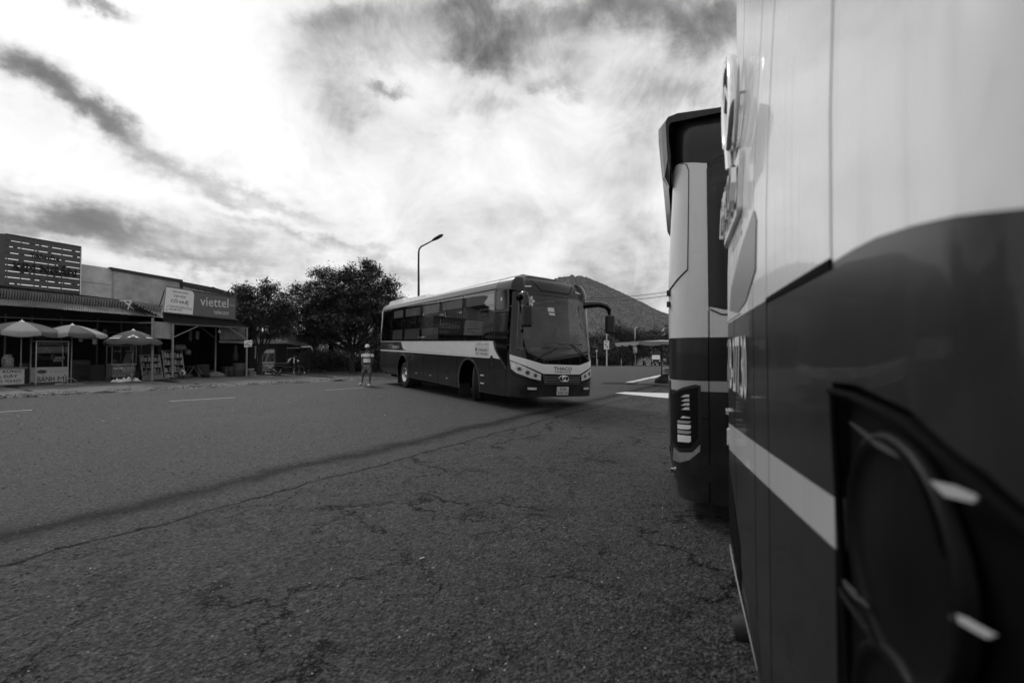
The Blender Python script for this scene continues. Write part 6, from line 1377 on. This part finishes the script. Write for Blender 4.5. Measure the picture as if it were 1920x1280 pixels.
# more dim stock hanging and stacked inside the shops
for i, (px, h_, k_, lab) in enumerate(((66, .5, 3.1, 'dim hanging strip of packets left of the first bread stall upright'), (150, .7, 3.2, 'dim hanging strip of packets right of the middle parasol'), (163, .45, 3.3, 'short dim strip of packets hanging beside the longer one'), (176, .8, 3.2, 'long dim strip of packets hanging left of the drinks cart'), (195, .5, 3.4, 'dim strip of packets hanging behind the drinks cart roof'), (356, .6, 1.6, 'dim strip of packets hanging over the low table'), (369, .45, 1.8, 'short dim strip hanging right of the low table'), (420, .55, 1.9, 'dim strip of packets hanging near the inner post'))):
    q = MB(); p0 = SX(px, k_)+UP*2.55
    for j in range(int(h_/.11)): q.box(p0+Vector((.03*nz(j, i), 0, -.11*j)), (.16, .04, .095), rz=SR+.3*nz(i, j), bev=.012)
    q.tube([p0+UP*.1, p0-UP*h_], .006, 4); q.build('packet_strip', 'goods_d' if i % 3 else 'goods_l', None, label=lab, cat='packets', kind='stuff')
for i, (px, k_, d_, m_, lab) in enumerate(((136, 2.6, (.45, .35, .5), 'shelf', 'dim carton between the middle parasol pole and the crates'), (259, 1.6, (.4, .35, .45), 'shelf', 'dim carton left of the sloping display rack'), (378, 2.4, (.6, .4, .7), 'steel_d', 'dim cabinet at the back of the telecom shop'), (393, 2.5, (.5, .4, .4), 'shelf', 'low dim carton left of the inner post'), (425, 2.0, (.4, .4, .55), 'steel_d', 'dim upright box right of the inner post'), (53, 3.0, (.5, .4, .9), 'steel_d', 'dim cabinet between the fruit counter and the bread stall'))): thing_box('carton', lab, 'box', SX(px, k_)+UP*.05, d_, m_)
for i, (px, lab) in enumerate(((351, 'pale plastic basket at the foot of the taller display rack'), (386, 'dark plastic basket under the telecom canopy'))):
    q = MB(); q.lathe([(0, 0), (.17, 0), (.22, .2), (.235, .21), (.21, .2), (.16, .02), (0, .02)], 16); q.build('basket', 'steel_d' if i else 'zinc', None, label=lab, cat='basket').location = SX(px, .7)+UP*.05

# second cart, awning, motorcycle, tree-side clutter
p = G(491.5, 702.5, .04); c2 = juice_cart(p, SA, 'second drinks cart with pale sticks behind glass, beside the smaller tree', .82, .5, .72, 1.62, 'print1', words=('NƯỚC MÍA', 'Dừa Tươi'))
canes(c2, .30, .42, .2, .8, .7, 7, 'fan of pale sugar cane in the second drinks cart')
q = MB(); a, b = G(500, 686, .0), 0
q.tube([WL(c2, (.24, -.10, .62)), WL(c2, (.98, -.25, .04)), WL(c2, (1.14, -.2, .34))], .020, 6); q.build('bent_pipe', 'wht', None, label='bent white pipe leaning across the front of the second drinks cart', cat='pipe')
p = G(507, 703); crumple(p.x, p.y, .9, .35, .10, 'plastic_sheet', 'box1', 'flattened pale plastic under the second drinks cart', 'plastic sheet', 13, SA)
thing_box('wood_block', 'small pale block at the right foot of the second cart', 'block', G(520, 703.5)+UP*.03, (.22, .16, .2), 'shelf')
aw = empty('awning', D(545, 690, 30.5)+UP*0, 0, 'dark awning with two pale roller ends between the two roadside trees', 'awning')
def pane(name, pts, m, th=.02): q = MB(); q.prism(pts, (0, 0, -th)); return put(q.build(name, m, None), aw)
pane('cloth_panel', [D(497, 634, 31.5), D(541, 634.5, 31.5), D(563, 648.5, 29.4), D(520, 640, 29.9)], 'cloth_d'); pane('cloth_panel', [D(541.5, 634.5, 31.6), D(566, 639, 31.2), D(583, 648.5, 29.3), D(565, 648.5, 29.4)], 'cloth_d')
pt_tube('roller', [D(565.5, 650.5, 29.3), D(583, 650, 29.2)], .055, 'letter_g', aw); pt_tube('roller', [D(538, 652.5, 29.8), D(562.5, 652, 29.6)], .035, 'letter_g', aw)
for px, Y in ((516, 29.6), (536.5, 30.2), (562, 29.7), (579, 30.8)): p0 = D(px, 700, Y); q = MB(); q.tube([Vector((p0.x, Y, 0)), Vector((p0.x+.06, Y, 2.0))], .026, 6); put(q.build('pole', 'steel_d', None), aw)
q = MB(); p0 = D(551.5, 702, 29); q.tube([Vector((p0.x, 29, 0)), Vector((p0.x-.03, 29, 1.12))], .04, 8); q.build('bollard', 'letter_g', None, label='thin pale post standing alone under the dark awning', cat='post')
q = MB(); p0 = SP(478.7, 690, .9); q.tube([SP(478.5, 672, 1.0), SP(479.3, 648, 1.0)], .04, 6); q.build('pale_pole', 'steel', None, label='short pale pole glimpsed left of the smaller tree trunk', cat='pole')
def motorcycle(p, rz, label):
    b = empty('motorcycle', p, rz, label, 'motorcycle')
    for x in (-.62, .62):
        w = MB(); w.lathe([(.24, -.03), (.28, -.045), (.30, 0), (.28, .045), (.24, .03), (.24, -.03)], 24, 'Y', (x, 0, .30)); wh = w.build('wheel', 'rubber', b)
        q = MB(); q.lathe([(.235, -.015), (.245, 0), (.235, .015), (.225, 0), (.235, -.015)], 24, 'Y', (x, 0, .30))
        for k in range(8): a = 2*PI*k/8; q.tube([(x, 0, .30), (x+.235*math.cos(a), 0, .30+.235*math.sin(a))], .005, 4, False)
        q.build('rim', 'steel_d', wh)
    q = MB(); q.tube([(.62, .05, .30), (.46, .05, .85)], .025, 6); q.tube([(.62, -.05, .30), (.46, -.05, .85)], .025, 6); q.tube([(.44, -.3, .98), (.46, 0, .92), (.44, .3, .98)], .015, 6); q.build('fork', 'steel_d', b)
    q = MB(); q.box((-.28, 0, .72), (.75, .22, .10), bev=.04); q.build('seat', 'black', b)
    q = MB(); q.box((-.05, 0, .42), (.45, .22, .28), bev=.06); q.box((.30, 0, .55), (.12, .34, .42), ry=.35, bev=.05); q.box((-.45, 0, .55), (.5, .2, .18), bev=.06); q.build('body', 'gloss', b)
    q = MB(); q.lathe([(0, .06), (.07, .04), (.08, 0), (0, -.05)], 14, 'X', (.53, 0, .86)); q.build('headlight', 'lens', b)
    for s_ in (-1, 1): q = MB(); q.tube([(.42, s_*.22, .98), (.40, s_*.30, 1.15)], .006, 4); q.box((.40, s_*.32, 1.17), (.02, .11, .07), bev=.01); q.build('mirror', 'steel', b)
    return b
p = G(540, 705.5); motorcycle(Vector((p.x, p.y, .05)), R(35), 'dark motorcycle parked under the dark awning')
q = MB(); q.prism([D(539, 674.5, 28), D(547, 670, 28), D(546, 672, 28), D(541, 675, 28)], (0, .02, 0)); q.prism([D(538.7, 678, 28), D(544, 673.5, 28), D(544.5, 674.3, 28), D(540, 679, 28)], (0, .02, 0)); q.build('white_leaf', 'wht', None, label='bright folded strip above the parked motorcycle', cat='plastic strip')
for i, (px, py, lab) in enumerate(((561, 699, 'small pale bottle lying right of the motorcycle'), (579, 697, 'tiny white bottle at the foot of the garden wall'), (570, 702, 'pale crumpled bag on the verge right of the motorcycle'))):
    q = MB(); q.lathe([(0, 0), (.05, 0), (.055, .12), (.02, .18), (0, .18)], 8); q.build('bottle', 'letter_g', None, label=lab, cat='bottle').location = G(px, py)+UP*.03

# garden wall, gate, and a pale house glimpsed behind the trees
gw = empty('garden_wall', (-12, 36, 0), 0, 'dark garden wall with pillars and an iron gate behind the bushes', 'wall')
def gpt(px, Y=None): return Vector(((px-960)/F*38, 38, 0))
for px0, px1 in ((560, 590), (594, 620), (655, 690), (694, 720)):
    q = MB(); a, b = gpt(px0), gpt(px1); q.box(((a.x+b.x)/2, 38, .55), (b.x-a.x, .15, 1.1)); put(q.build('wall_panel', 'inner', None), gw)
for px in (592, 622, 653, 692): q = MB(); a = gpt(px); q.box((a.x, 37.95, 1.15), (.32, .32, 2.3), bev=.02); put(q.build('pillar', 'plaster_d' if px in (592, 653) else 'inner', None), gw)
for i in range(13): q = MB(); x = gpt(624+i*2.3).x; q.tube([(x, 37.9, .1), (x, 37.9, 1.9)], .018, 5); put(q.build('gate_bar', 'steel_d', None), gw)
for z in (.25, 1.0, 1.8): q = MB(); q.box(((gpt(623).x+gpt(652).x)/2, 37.93, z), (gpt(652).x-gpt(623).x, .03, .04)); put(q.build('gate_rail', 'steel_d', None), gw)
hs = empty('house', (-16, 46, 0), 0, 'pale house glimpsed through gaps in the dark trees', 'house')
q = MB(); q.box((-15.5, 48, 1.6), (9, 5, 3.2)); put(q.build('wall', 'plaster_d', None), hs)
q = MB(); q.prism([(-20.5, 44.8, 3.2), (-20.5, 51.2, 3.2), (-20.5, 48, 4.8)], (10, 0, 0)); put(q.build('roof', 'tile', None), hs)
for x in (-18, -15.4, -12.8):
    q = MB(); q.box((x, 45.49, 1.7), (1.0, .04, 1.2)); f_ = put(q.build('window', 'inner', None), hs); 
q = MB(); q.box((-14.1, 45.49, 1.05), (.9, .04, 2.1)); put(q.build('door', 'shelf', None), hs)
sh = empty('house', (-21.5, 33, 0), 0, 'low shed with a pale wall glimpsed right of the telecom shop', 'shed')
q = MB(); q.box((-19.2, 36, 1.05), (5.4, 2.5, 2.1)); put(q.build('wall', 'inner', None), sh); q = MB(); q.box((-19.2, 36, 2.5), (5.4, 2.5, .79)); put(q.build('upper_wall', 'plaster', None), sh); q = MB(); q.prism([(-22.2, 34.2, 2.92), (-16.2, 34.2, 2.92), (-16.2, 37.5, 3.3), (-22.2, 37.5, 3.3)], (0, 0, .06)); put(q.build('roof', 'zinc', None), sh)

# ---------------------------------------------------------------- street lamp behind the bus, poles and things beyond the junction
def street_lamp(x, y, z0, pts, r, label, head, m='steel_d', group='street lamps'):
    b = empty('street_lamp', (x, y, z0), 0, label, 'street lamp', group)
    q = MB(); q.tube(pts, r, 10); q.build('pole', m, b)
    e = Vector(pts[-1]); d = (Vector(pts[-1])-Vector(pts[-2])).normalized(); q = MB()
    s_ = head; side = Vector((0, 1, 0)); up_ = d.cross(side).normalized(); up_ = up_ if up_.z > 0 else -up_
    V = []; n = 10; st_ = [(-.12, .25), (.0, .55), (.35, 1), (.75, .95), (1.0, .35)]
    for t_, k in st_:
        for i in range(n): a = 2*PI*i/n; V.append(e+d*t_*s_*.75+side*math.cos(a)*.15*s_*k+up_*(math.sin(a)*.155*s_*k*(1 if math.sin(a) > 0 else .6)))
    Fs = [(j*n+i, j*n+(i+1) % n, (j+1)*n+(i+1) % n, (j+1)*n+i) for j in range(4) for i in range(n)]+[tuple(range(n)), tuple(4*n+i for i in range(n))]
    q.add(V, Fs, True).build('lamp_head', 'black' if m == 'steel_d' else 'steel', b); return b
Y = 28; x0 = (785-960)/F*Y
P_ = lambda px, py: D(px, py, Y)-Vector((x0, Y, 0))
street_lamp(x0, Y, 0, [(0, 0, 0), (0, 0, 3), P_(784.8, 500), P_(785, 474), P_(786, 467), P_(790, 462), P_(798, 458), P_(812, 450.5)], [.085, .08, .06, .055, .05, .05, .045, .04], 'tall street lamp with a curved arm rising behind the turning bus', .95)
Y = 100; x1 = (1190.5-960)/F*Y; z1 = gz(x1, Y)
P2_ = lambda px, py: D(px, py, Y)-Vector((x1, Y, z1))
street_lamp(x1, Y, z1, [(0, 0, 0), P2_(1190.5, 640), P2_(1190.7, 620), P2_(1191.5, 615), P2_(1194, 613.6), P2_(1202, 611)], [.14, .12, .11, .1, .1, .09], 'far street lamp beyond the junction with a small poster on its pole', .7, 'letter_g')
Y = 86; x2 = (1137.5-960)/F*Y; z2 = gz(x2, Y)
up2 = empty('utility_pole', (x2, Y, z2), 0, 'tall thin pole with a white poster, right of the turning bus mirror', 'pole')
q = MB(); q.tube([(0, 0, 0), D(1137.6, 602, Y)-Vector((x2, Y, z2))], [.13, .09], 8); q.build('pole', 'letter_g', up2)
o = Vector((x2, Y, z2))
for (px0, px1, py0, py1, root, off) in ((1132.6, 1142.2, 638.5, 654.8, up2, Vector((x2, 86, z2))), (1187.0, 1194.6, 650, 662, None, None)):
    YY = 85.8 if root else 99.8; a, b, c, d = D(px0, py1, YY), D(px1, py1, YY), D(px1, py0, YY), D(px0, py0, YY)
    q = MB(); q.prism([a, b, c, d], (0, .08, 0)); s_ = q.build('poster', 'wht' if root else 'letter_g', None, label='white poster with small dark marks on the tall thin pole' if root else 'grey poster on the far street lamp pole', cat='sign')
    if root:
        for px, py, w_, h_ in ((1137, 641, 4, 1.2), (1136, 646, 2, 3), (1139, 650, 3, 2)): q = MB(); q.prism([D(px-w_/2, py+h_/2, 85.75), D(px+w_/2, py+h_/2, 85.75), D(px+w_/2, py-h_/2, 85.75), D(px-w_/2, py-h_/2, 85.75)], (0, .03, 0)); q.build('printed_mark', 'ink', s_)
q = MB(); q.prism([D(1117, 656, 80), D(1120.5, 656, 80), D(1120.5, 659.5, 80), D(1117, 659.5, 80)], (0, .05, 0)); q.tube([D(1118.7, 659, 80), D(1119, 684, 80)], .05, 6); q.build('small_sign', 'letter_g', None, label='tiny pale sign on a thin post beside the front of the turning bus', cat='sign')
for i, px in enumerate((1120, 1165)): q = MB(); p = D(px, 680, 88); q.tube([Vector((p.x, 88, gz(0, 88))), Vector((p.x, 88, gz(0, 88)+1.3))], .09, 6); q.build('marker_post', 'plaster_d', None, label=['short grey marker post beyond the junction beside the bus front', 'short dark marker post between the thin pole and the far street lamp'][i], cat='post', group='marker posts')
# twin overhead cables
for i, (ya, yb, sag) in enumerate(((553, 531.5, 1.2), (555, 535, 1.6))):
    a, b = D(1040, 556, 75), D(1420, 512+i*4, 52); q = MB(); pts = [a.lerp(b, t/24)-UP*sag*4*(t/24)*(1-t/24) for t in range(25)]; q.tube(pts, .035, 5, False)
    q.build('overhead_cable', 'steel_d', None, label=['upper of the two thin cables crossing in front of the mountain', 'lower of the two thin cables crossing in front of the mountain'][i], cat='cable', group='overhead cables')
up3 = empty('utility_pole', (D(1420, 512, 52).x, 52, gz(0, 52)), 0, 'concrete pole hidden by the coaches, carrying the thin cables', 'pole'); zt_ = D(1420, 512, 52).z
q = MB(); q.tube([(0, 0, 0), (0, 0, zt_+1.5)], [.18, .12], 8); q.build('pole', 'concrete', up3)
q = MB(); p = D(1040, 556, 75); q.tube([(p.x, 75, gz(0, 75)), (p.x, 75, p.z+.6)], [.16, .11], 8); q.build('utility_pole', 'concrete', None, label='concrete pole hidden behind the front of the turning bus', cat='pole')
# oncoming truck
Y = 92; xt = (1229.5-960)/F*Y; zt2 = gz(xt, Y)+.0; s_ = 24.5/F*Y/2.9
tr = empty('truck', (xt, Y, zt2), R(164), 'small cargo truck with a bright windscreen driving towards the junction', 'truck'); tr.scale = (.95, .95, .95)
# local: front is +y
q = MB(); q.box((0, -1.9, 1.9), (2.0, 3.4, 1.7), bev=.05); q.build('cargo_box', 'steel_d', tr)
q = MB()
for yy in (-3.4, -2.3, -1.2, -.3): q.tube([(-1.0, yy, 2.7), (-.8, yy, 3.0), (.8, yy, 3.0), (1.0, yy, 2.7)], .03, 6)
q.build('hoop_frame', 'zinc', tr)
q = MB(); q.add([(-.98, -.1, .6), (.98, -.1, .6), (.98, -.1, 2.35), (-.98, -.1, 2.35), (-.98, 1.5, .6), (.98, 1.5, .6), (.98, 1.5, 1.35), (-.98, 1.5, 1.35), (-.85, .95, 2.35), (.85, .95, 2.35)], [(0, 1, 5, 4), (4, 5, 6, 7), (7, 6, 9, 8), (8, 9, 2, 3), (0, 3, 2, 1), (0, 4, 7, 8, 3), (1, 2, 9, 6, 5)]); cab = q.build('cab', 'paint_dark', tr)
q = MB(); q.add([(-.86, 1.5, 1.38), (.86, 1.5, 1.38), (.76, 1.0, 2.28), (-.76, 1.0, 2.28)], [(0, 1, 2, 3)]); q.build('windscreen', 'lens', cab)
q = MB(); q.box((0, 1.55, .72), (1.95, .16, .28), bev=.03); q.build('bumper', 'black', cab)
for sx in (-1, 1):
    q = MB(); q.lathe([(0, .03), (.12, .02), (.14, -.02), (0, -.02)], 12, 'Y', (sx*.72, 1.56, 1.05)); q.build('headlight', 'wht', cab)
    q = MB(); q.box((sx*1.12, 1.35, 1.9), (.16, .06, .36), bev=.02); q.tube([(sx*.95, 1.3, 1.9), (sx*1.12, 1.35, 1.9)], .02, 5); q.build('mirror', 'black', cab)
    for yy in (.85, -2.6): q = MB(); q.lathe([(.0, -.12), (.3, -.12), (.38, -.1), (.38, .1), (.3, .12), (0, .12)], 18, 'X', (sx*.82, yy, .38)); q.build('wheel', 'rubber', tr)
q = MB(); q.box((0, 1.64, .74), (.5, .02, .14)); q.build('number_plate', 'sticker', cab)

# ---------------------------------------------------------------- people
def skin_body(name, joints, edges, m, parent, sub=2, label=None):
    me = bpy.data.meshes.new(name); me.from_pydata([j[:3] for j in joints], edges, []); o = link(bpy.data.objects.new(name, me))
    md = o.modifiers.new('skin', 'SKIN'); md.use_smooth_shade = True
    for v, j in zip(me.skin_vertices[0].data, joints):
        r = j[3]; v.radius = r if isinstance(r, tuple) else (r, r)
    me.skin_vertices[0].data[0].use_root = True
    s = o.modifiers.new('sub', 'SUBSURF'); s.levels = s.render_levels = sub
    dg = bpy.context.evaluated_depsgraph_get(); m2 = bpy.data.meshes.new_from_object(o.evaluated_get(dg)); bpy.data.objects.remove(o); bpy.data.meshes.remove(me)
    m2.name = name; m2.materials.clear(); m2.materials.append(M[m] if isinstance(m, str) else m); m2.polygons.foreach_set('use_smooth', [True]*len(m2.polygons))
    o = link(bpy.data.objects.new(name, m2), parent); return tag(o, label)
def stripe_mat():
    m = bpy.data.materials.new('striped_shirt'); m.use_nodes = True; t = NT(m.node_tree); b = t.n['Principled BSDF']; b.inputs['Roughness'].default_value = .9
    z = t.sep(t.node('ShaderNodeTexCoord').outputs['Object'])[2]; r = t.node('ShaderNodeValToRGB'); r.color_ramp.interpolation = 'CONSTANT'; t.l.new(t.map(z, .85, 1.55, 0, 1), r.inputs[0])
    st_ = [(0, .012), (.20, .85), (.36, .38), (.375, .82), (.43, .15), (.56, .85), (.63, .42), (.65, .85), (.745, .02), (.90, .02)]
    e = r.color_ramp.elements
    while len(e) < len(st_): e.new(.5)
    for q_, (p, c) in zip(e, st_): q_.position = p; q_.color = (c, c, c, 1)
    t.l.new(r.outputs[0], b.inputs['Base Color']); return m
def man():
    g = G(688.5, 722.5); rz = R(-6)
    b = empty('person', (g.x, g.y, .006), rz, 'man in a pale cap, striped polo shirt and faded knee shorts walking on the road', 'person')
    # facing -y (towards the camera), walking to the right of the photo: right foot back (left in the photo)
    hip = .90
    # joints: x right in photo, y away, z up
    J = [(0, 0, .93, (.145, .115)), (0, 0, 1.08, (.15, .13)), (0, .0, 1.25, (.155, .12)), (0, .01, 1.40, (.14, .09)), (0, .01, 1.47, (.055, .055)), (0, -.015, 1.55, (.052, .055)), (0, -.02, 1.60, (.072, .085)), (0, -.02, 1.68, (.07, .088)), (0, -.01, 1.74, (.045, .055)),
         (-.09, .01, .88, .092), (-.19, .03, .52, .060), (-.225, .07, .44, .052), (-.315, .20, .16, .036), (-.33, .15, .075, .036), (-.325, .03, .035, .030),
         (.10, -.01, .88, .092), (.135, -.06, .50, .058), (.145, -.05, .42, .050), (.105, .02, .10, .036), (.115, -.03, .045, .036), (.135, -.16, .035, .028),
         (-.155, .01, 1.40, .062), (-.235, .02, 1.20, .047), (-.245, .03, 1.10, .040), (-.20, -.06, .90, .030), (-.19, -.075, .84, .032),
         (.155, .01, 1.40, .062), (.235, .03, 1.20, .047), (.245, .04, 1.12, .040), (.20, .10, .98, .030), (.17, .12, .94, .030)]
    E_ = [(0, 1), (1, 2), (2, 3), (3, 4), (4, 5), (5, 6), (6, 7), (7, 8), (0, 9), (9, 10), (10, 11), (11, 12), (12, 13), (13, 14), (0, 15), (15, 16), (16, 17), (17, 18), (18, 19), (19, 20), (3, 21), (21, 22), (22, 23), (23, 24), (24, 25), (3, 26), (26, 27), (27, 28), (28, 29), (29, 30)]
    skin_body('body', J, E_, 'skin', b)
    # hands: palm with five fingers each
    for (hx, hy, hz), sg in (((-.19, -.075, .84), -1), ((.17, .12, .94), 1)):
        Jh = [(hx, hy, hz, (.034, .018)), (hx, hy-.005, hz-.055, (.038, .016))]; Eh = [(0, 1)]
        for k in range(4):
            off = (k-1.5)*.018; n = len(Jh); l_ = (.055, .068, .064, .05)[k]
            Jh += [(hx+off*.35, hy+off, hz-.075, .0085), (hx+off*.35-.006*sg, hy+off, hz-.075-l_*.5, .0078), (hx+off*.35-.020*sg, hy+off, hz-.075-l_, .0066)]; Eh += [(1, n), (n, n+1), (n+1, n+2)]
        n = len(Jh); Jh += [(hx, hy-.034, hz-.03, .010), (hx-.008*sg, hy-.05, hz-.065, .0085), (hx-.012*sg, hy-.05, hz-.09, .007)]; Eh += [(0, n), (n, n+1), (n+1, n+2)]
        skin_body('hand', Jh, Eh, 'skin', b, 1)
    # face details
    q = MB(); q.lathe([(0, .03), (.014, .012), (.018, -.01), (.0, -.018)], 8, 'Z', (0, -.112, 1.60)); q.build('nose', 'skin', b)
    for sx in (-1, 1):
        q = MB(); q.lathe([(0, .012), (.012, 0), (0, -.012)], 8, 'Z', (sx*.03, -.098, 1.632)); q.build('eye', 'ink', b)
        q = MB(); q.lathe([(0, .03), (.014, .015), (.016, -.01), (0, -.03)], 8, 'Z', (sx*.076, -.01, 1.615)); q.build('ear', 'skin', b)
    q = MB(); q.box((0, -.103, 1.572), (.045, .012, .010), bev=.003); q.build('mouth', 'shelf', b)
    q = MB(); q.lathe([(.083, 1.62), (.086, 1.66), (.083, 1.69)], 20, 'Z', (0, -.005, 0)); q.build('hair', 'black', b)
    # polo shirt
    JS = [(0, 0, .85, (.160, .140)), (0, -.012, 1.06, (.182, .165)), (0, 0, 1.24, (.178, .142)), (0, .01, 1.38, (.165, .11)), (0, .01, 1.46, (.075, .07)),
          (-.165, .01, 1.405, .080), (-.225, .018, 1.27, .078), (-.24, .02, 1.20, .080), (.165, .01, 1.405, .080), (.222, .02, 1.28, .076), (.238, .03, 1.21, .078)]
    skin_body('polo_shirt', JS, [(0, 1), (1, 2), (2, 3), (3, 4), (3, 5), (5, 6), (6, 7), (3, 8), (8, 9), (9, 10)], stripe_mat(), b)
    for sx in (-1, 1): q = MB(); q.add([(sx*.012, -.095, 1.40), (sx*.05, -.088, 1.445), (sx*.085, -.05, 1.475), (sx*.09, -.04, 1.445), (sx*.055, -.10, 1.395)], [(0, 1, 2, 3, 4)]); q.build('collar', 'shirt_w', b)
    # shorts
    JP = [(0, 0, .95, (.16, .135)), (0, 0, .86, (.165, .135)), (-.11, .01, .76, .112), (-.175, .02, .60, .102), (-.225, .07, .475, .092), (.11, -.015, .76, .112), (.135, -.045, .60, .098), (.150, -.055, .465, .094)]
    skin_body('shorts', JP, [(0, 1), (1, 2), (2, 3), (3, 4), (1, 5), (5, 6), (6, 7)], 'jeans', b)
    # cap with a peak
    q = MB(); q.lathe([(.094, 1.655), (.100, 1.67), (.098, 1.71), (.080, 1.755), (.045, 1.782), (0, 1.79)], 22, 'Z', (0, -.012, 0)); c = q.build('cap', 'wht', b)
    q = MB(); n = 12; V = []
    for i in range(n+1): a = PI+PI*i/n; V += [(.095*math.cos(a), -.012+.095*math.sin(a), 1.668), (.098*math.cos(a), -.012+(.095+.085*math.sin(-a)**1 if False else .175)*math.sin(a), 1.652)]
    q.add(V, [(2*i, 2*i+1, 2*i+3, 2*i+2) for i in range(n)], True); q.build('cap_peak', 'letter_g', c)
    for (x, y, z, rx) in ((-.328, .07, .03, -.45), (.125, -.085, .0, 0)):
        q = MB(); q.box((x, y, z+.012), (.10, .27, .022), rz=.1, rx=rx*.4, bev=.008); q.box((x, y-.05, z*.6+.045), (.095, .06, .035), rz=.1, bev=.015); q.build('sandal', 'wht', b)
man()
def rider(px, Y, label, rz):
    x = (px-960)/F*Y; z = gz(x, Y); m = motorcycle(Vector((x, Y, z)), rz, label+' motorcycle'); 
    b = empty('person', (x, Y, z), rz, label+' rider in a pale top', 'person')
    # local: forward +x
    J = [(-.2, 0, .86, (.15, .12)), (-.15, 0, 1.1, (.16, .13)), (-.08, 0, 1.33, (.14, .10)), (-.05, 0, 1.42, .055), (-.03, 0, 1.54, .09), (-.02, 0, 1.62, .085), (.12, -.13, .80, .08), (.15, -.13, .38, .05), (.12, .13, .80, .08), (.15, .13, .38, .05), (.0, -.19, 1.30, .055), (.2, -.25, 1.12, .045), (.42, -.26, 1.02, .035), (.0, .19, 1.30, .055), (.2, .25, 1.12, .045), (.42, .26, 1.02, .035)]
    skin_body('body', J, [(0, 1), (1, 2), (2, 3), (3, 4), (4, 5), (0, 6), (6, 7), (0, 8), (8, 9), (2, 10), (10, 11), (11, 12), (2, 13), (13, 14), (14, 15)], 'shirt_g', b, 1)
    JS = [(-.2, 0, .92, (.17, .14)), (-.15, 0, 1.1, (.18, .15)), (-.08, 0, 1.32, (.165, .12)), (.0, -.2, 1.30, .075), (.15, -.24, 1.18, .06), (.0, .2, 1.30, .075), (.15, .24, 1.18, .06)]
    skin_body('jacket', JS, [(0, 1), (1, 2), (2, 3), (3, 4), (2, 5), (5, 6)], 'wht', b, 1)
    q = MB(); q.lathe([(0, .13), (.08, .10), (.125, .03), (.125, -.04), (.10, -.06)], 14, 'Z', (-.03, 0, 1.60)); q.build('helmet', 'board', b)
rider(1208.5, 95, 'far left of the truck:', R(-92)); rider(1246, 93, 'far right of the truck:', R(-88))

# ---------------------------------------------------------------- parasol with a drooping cloth on the corner island
p = G(1241, 719); pb = Vector((p.x, p.y, .05))
sp = empty('parasol', pb, R(4), 'flat square parasol with a sagging edge on the corner island at the right', 'parasol')
q = MB(); q.tube([(0, 0, .2), (0, 0, 1.98)], .028, 8); q.build('pole', 'black', sp)
def canopy(name, h, z_edge, z_top, val, m):
    V = []; n = 16
    for i in range(n+1):
        for j in range(n+1):
            x, y = h*(2*i/n-1), h*(2*j/n-1); r = max(abs(x), abs(y))/h; V.append((x, y, z_top-(z_top-z_edge)*r-.05*math.sin(PI*min(1, r))*0+.01*nz(x, y)))
    Fs = [(i*(n+1)+j, (i+1)*(n+1)+j, (i+1)*(n+1)+j+1, i*(n+1)+j+1) for i in range(n) for j in range(n)]
    q = MB(); q.add(V, Fs, True); c = q.build(name, m, sp)
    for s_ in range(4):
        V = []; a = s_*PI/2
        for i in range(25):
            f = i/24; u = h*(2*f-1); sag = .05*abs(math.sin(PI*f*3)); w = h+.012*nz(i*.5, s_)
            for z in (z_edge+.01, z_edge-val*(.75+.5*abs(math.sin(PI*f*3)))): V.append((u*math.cos(a)+w*math.sin(a), u*math.sin(a)-w*math.cos(a), z))
        q = MB(); q.add(V, [(2*i, 2*i+2, 2*i+3, 2*i+1) for i in range(24)], True); q.build('valance', m, sp)
canopy('canopy', 1.68, Zat(642, p.y)-.05, Zat(638.2, p.y)-.02, .14, 'cloth_l')
q = MB(); q.lathe([(0, .30), (.12, .30), (.14, .22), (.22, .2), (.30, .17), (.33, .08), (.33, 0), (0, 0)], 20); q.build('base', 'rubber', sp)
q = MB()
for a in (PI/4, 3*PI/4, 5*PI/4, 7*PI/4): q.tube([(0, 0, 1.6), (1.1*math.cos(a), 1.1*math.sin(a), 1.93), (2.3*math.cos(a), 2.3*math.sin(a), 1.86)], .01, 5)
q.build('ribs', 'black', sp)
thing_box('cardboard_box', 'grey box standing behind the base of the square parasol', 'box', G(1251, 706)+UP*.05, (.5, .4, .45), 'zinc', .1)
thing_box('plastic_stool', 'small dark stool beside the pole of the square parasol', 'stool', G(1246, 713)+UP*.05, (.3, .3, .3), 'black', .2, .03)
# small leafy twigs hanging in from the right above the island
tree('broadleaf_tree', 'thin leafy tree mostly behind the half hidden coach, a few leaves showing', Vector((9.8, 24, 0)), [(0, 0, 3.2, 1.2, 1.0), (-.9, 0, 2.9, .9, .8), (.8, 0, 3.6, 1.2, 1.0)], .08, 90, 24, .22, .3, 77)

# shed added out of frame to darken what the turning bus's screen mirrors
refl_shed = empty('reflection_shed', (24, 8, 0), R(-12), 'long dark shed added out of frame on the right for the screen reflection', 'building')
q = MB(); q.box((4, 0, 2.8), (.3, 30, 5.6)); q.build('wall', 'steel_d', refl_shed)
q = MB(); q.prism([(-4, -16, 4.6), (-4, 16, 4.6), (10, 16, 7.4), (10, -16, 7.4)], (0, 0, .12)); q.build('roof', 'steel_d', refl_shed)
for i in range(7): q = MB(); q.box((-3.5, -15+5*i, 2.3), (.3, .3, 4.6)); q.build('column', 'concrete', refl_shed)
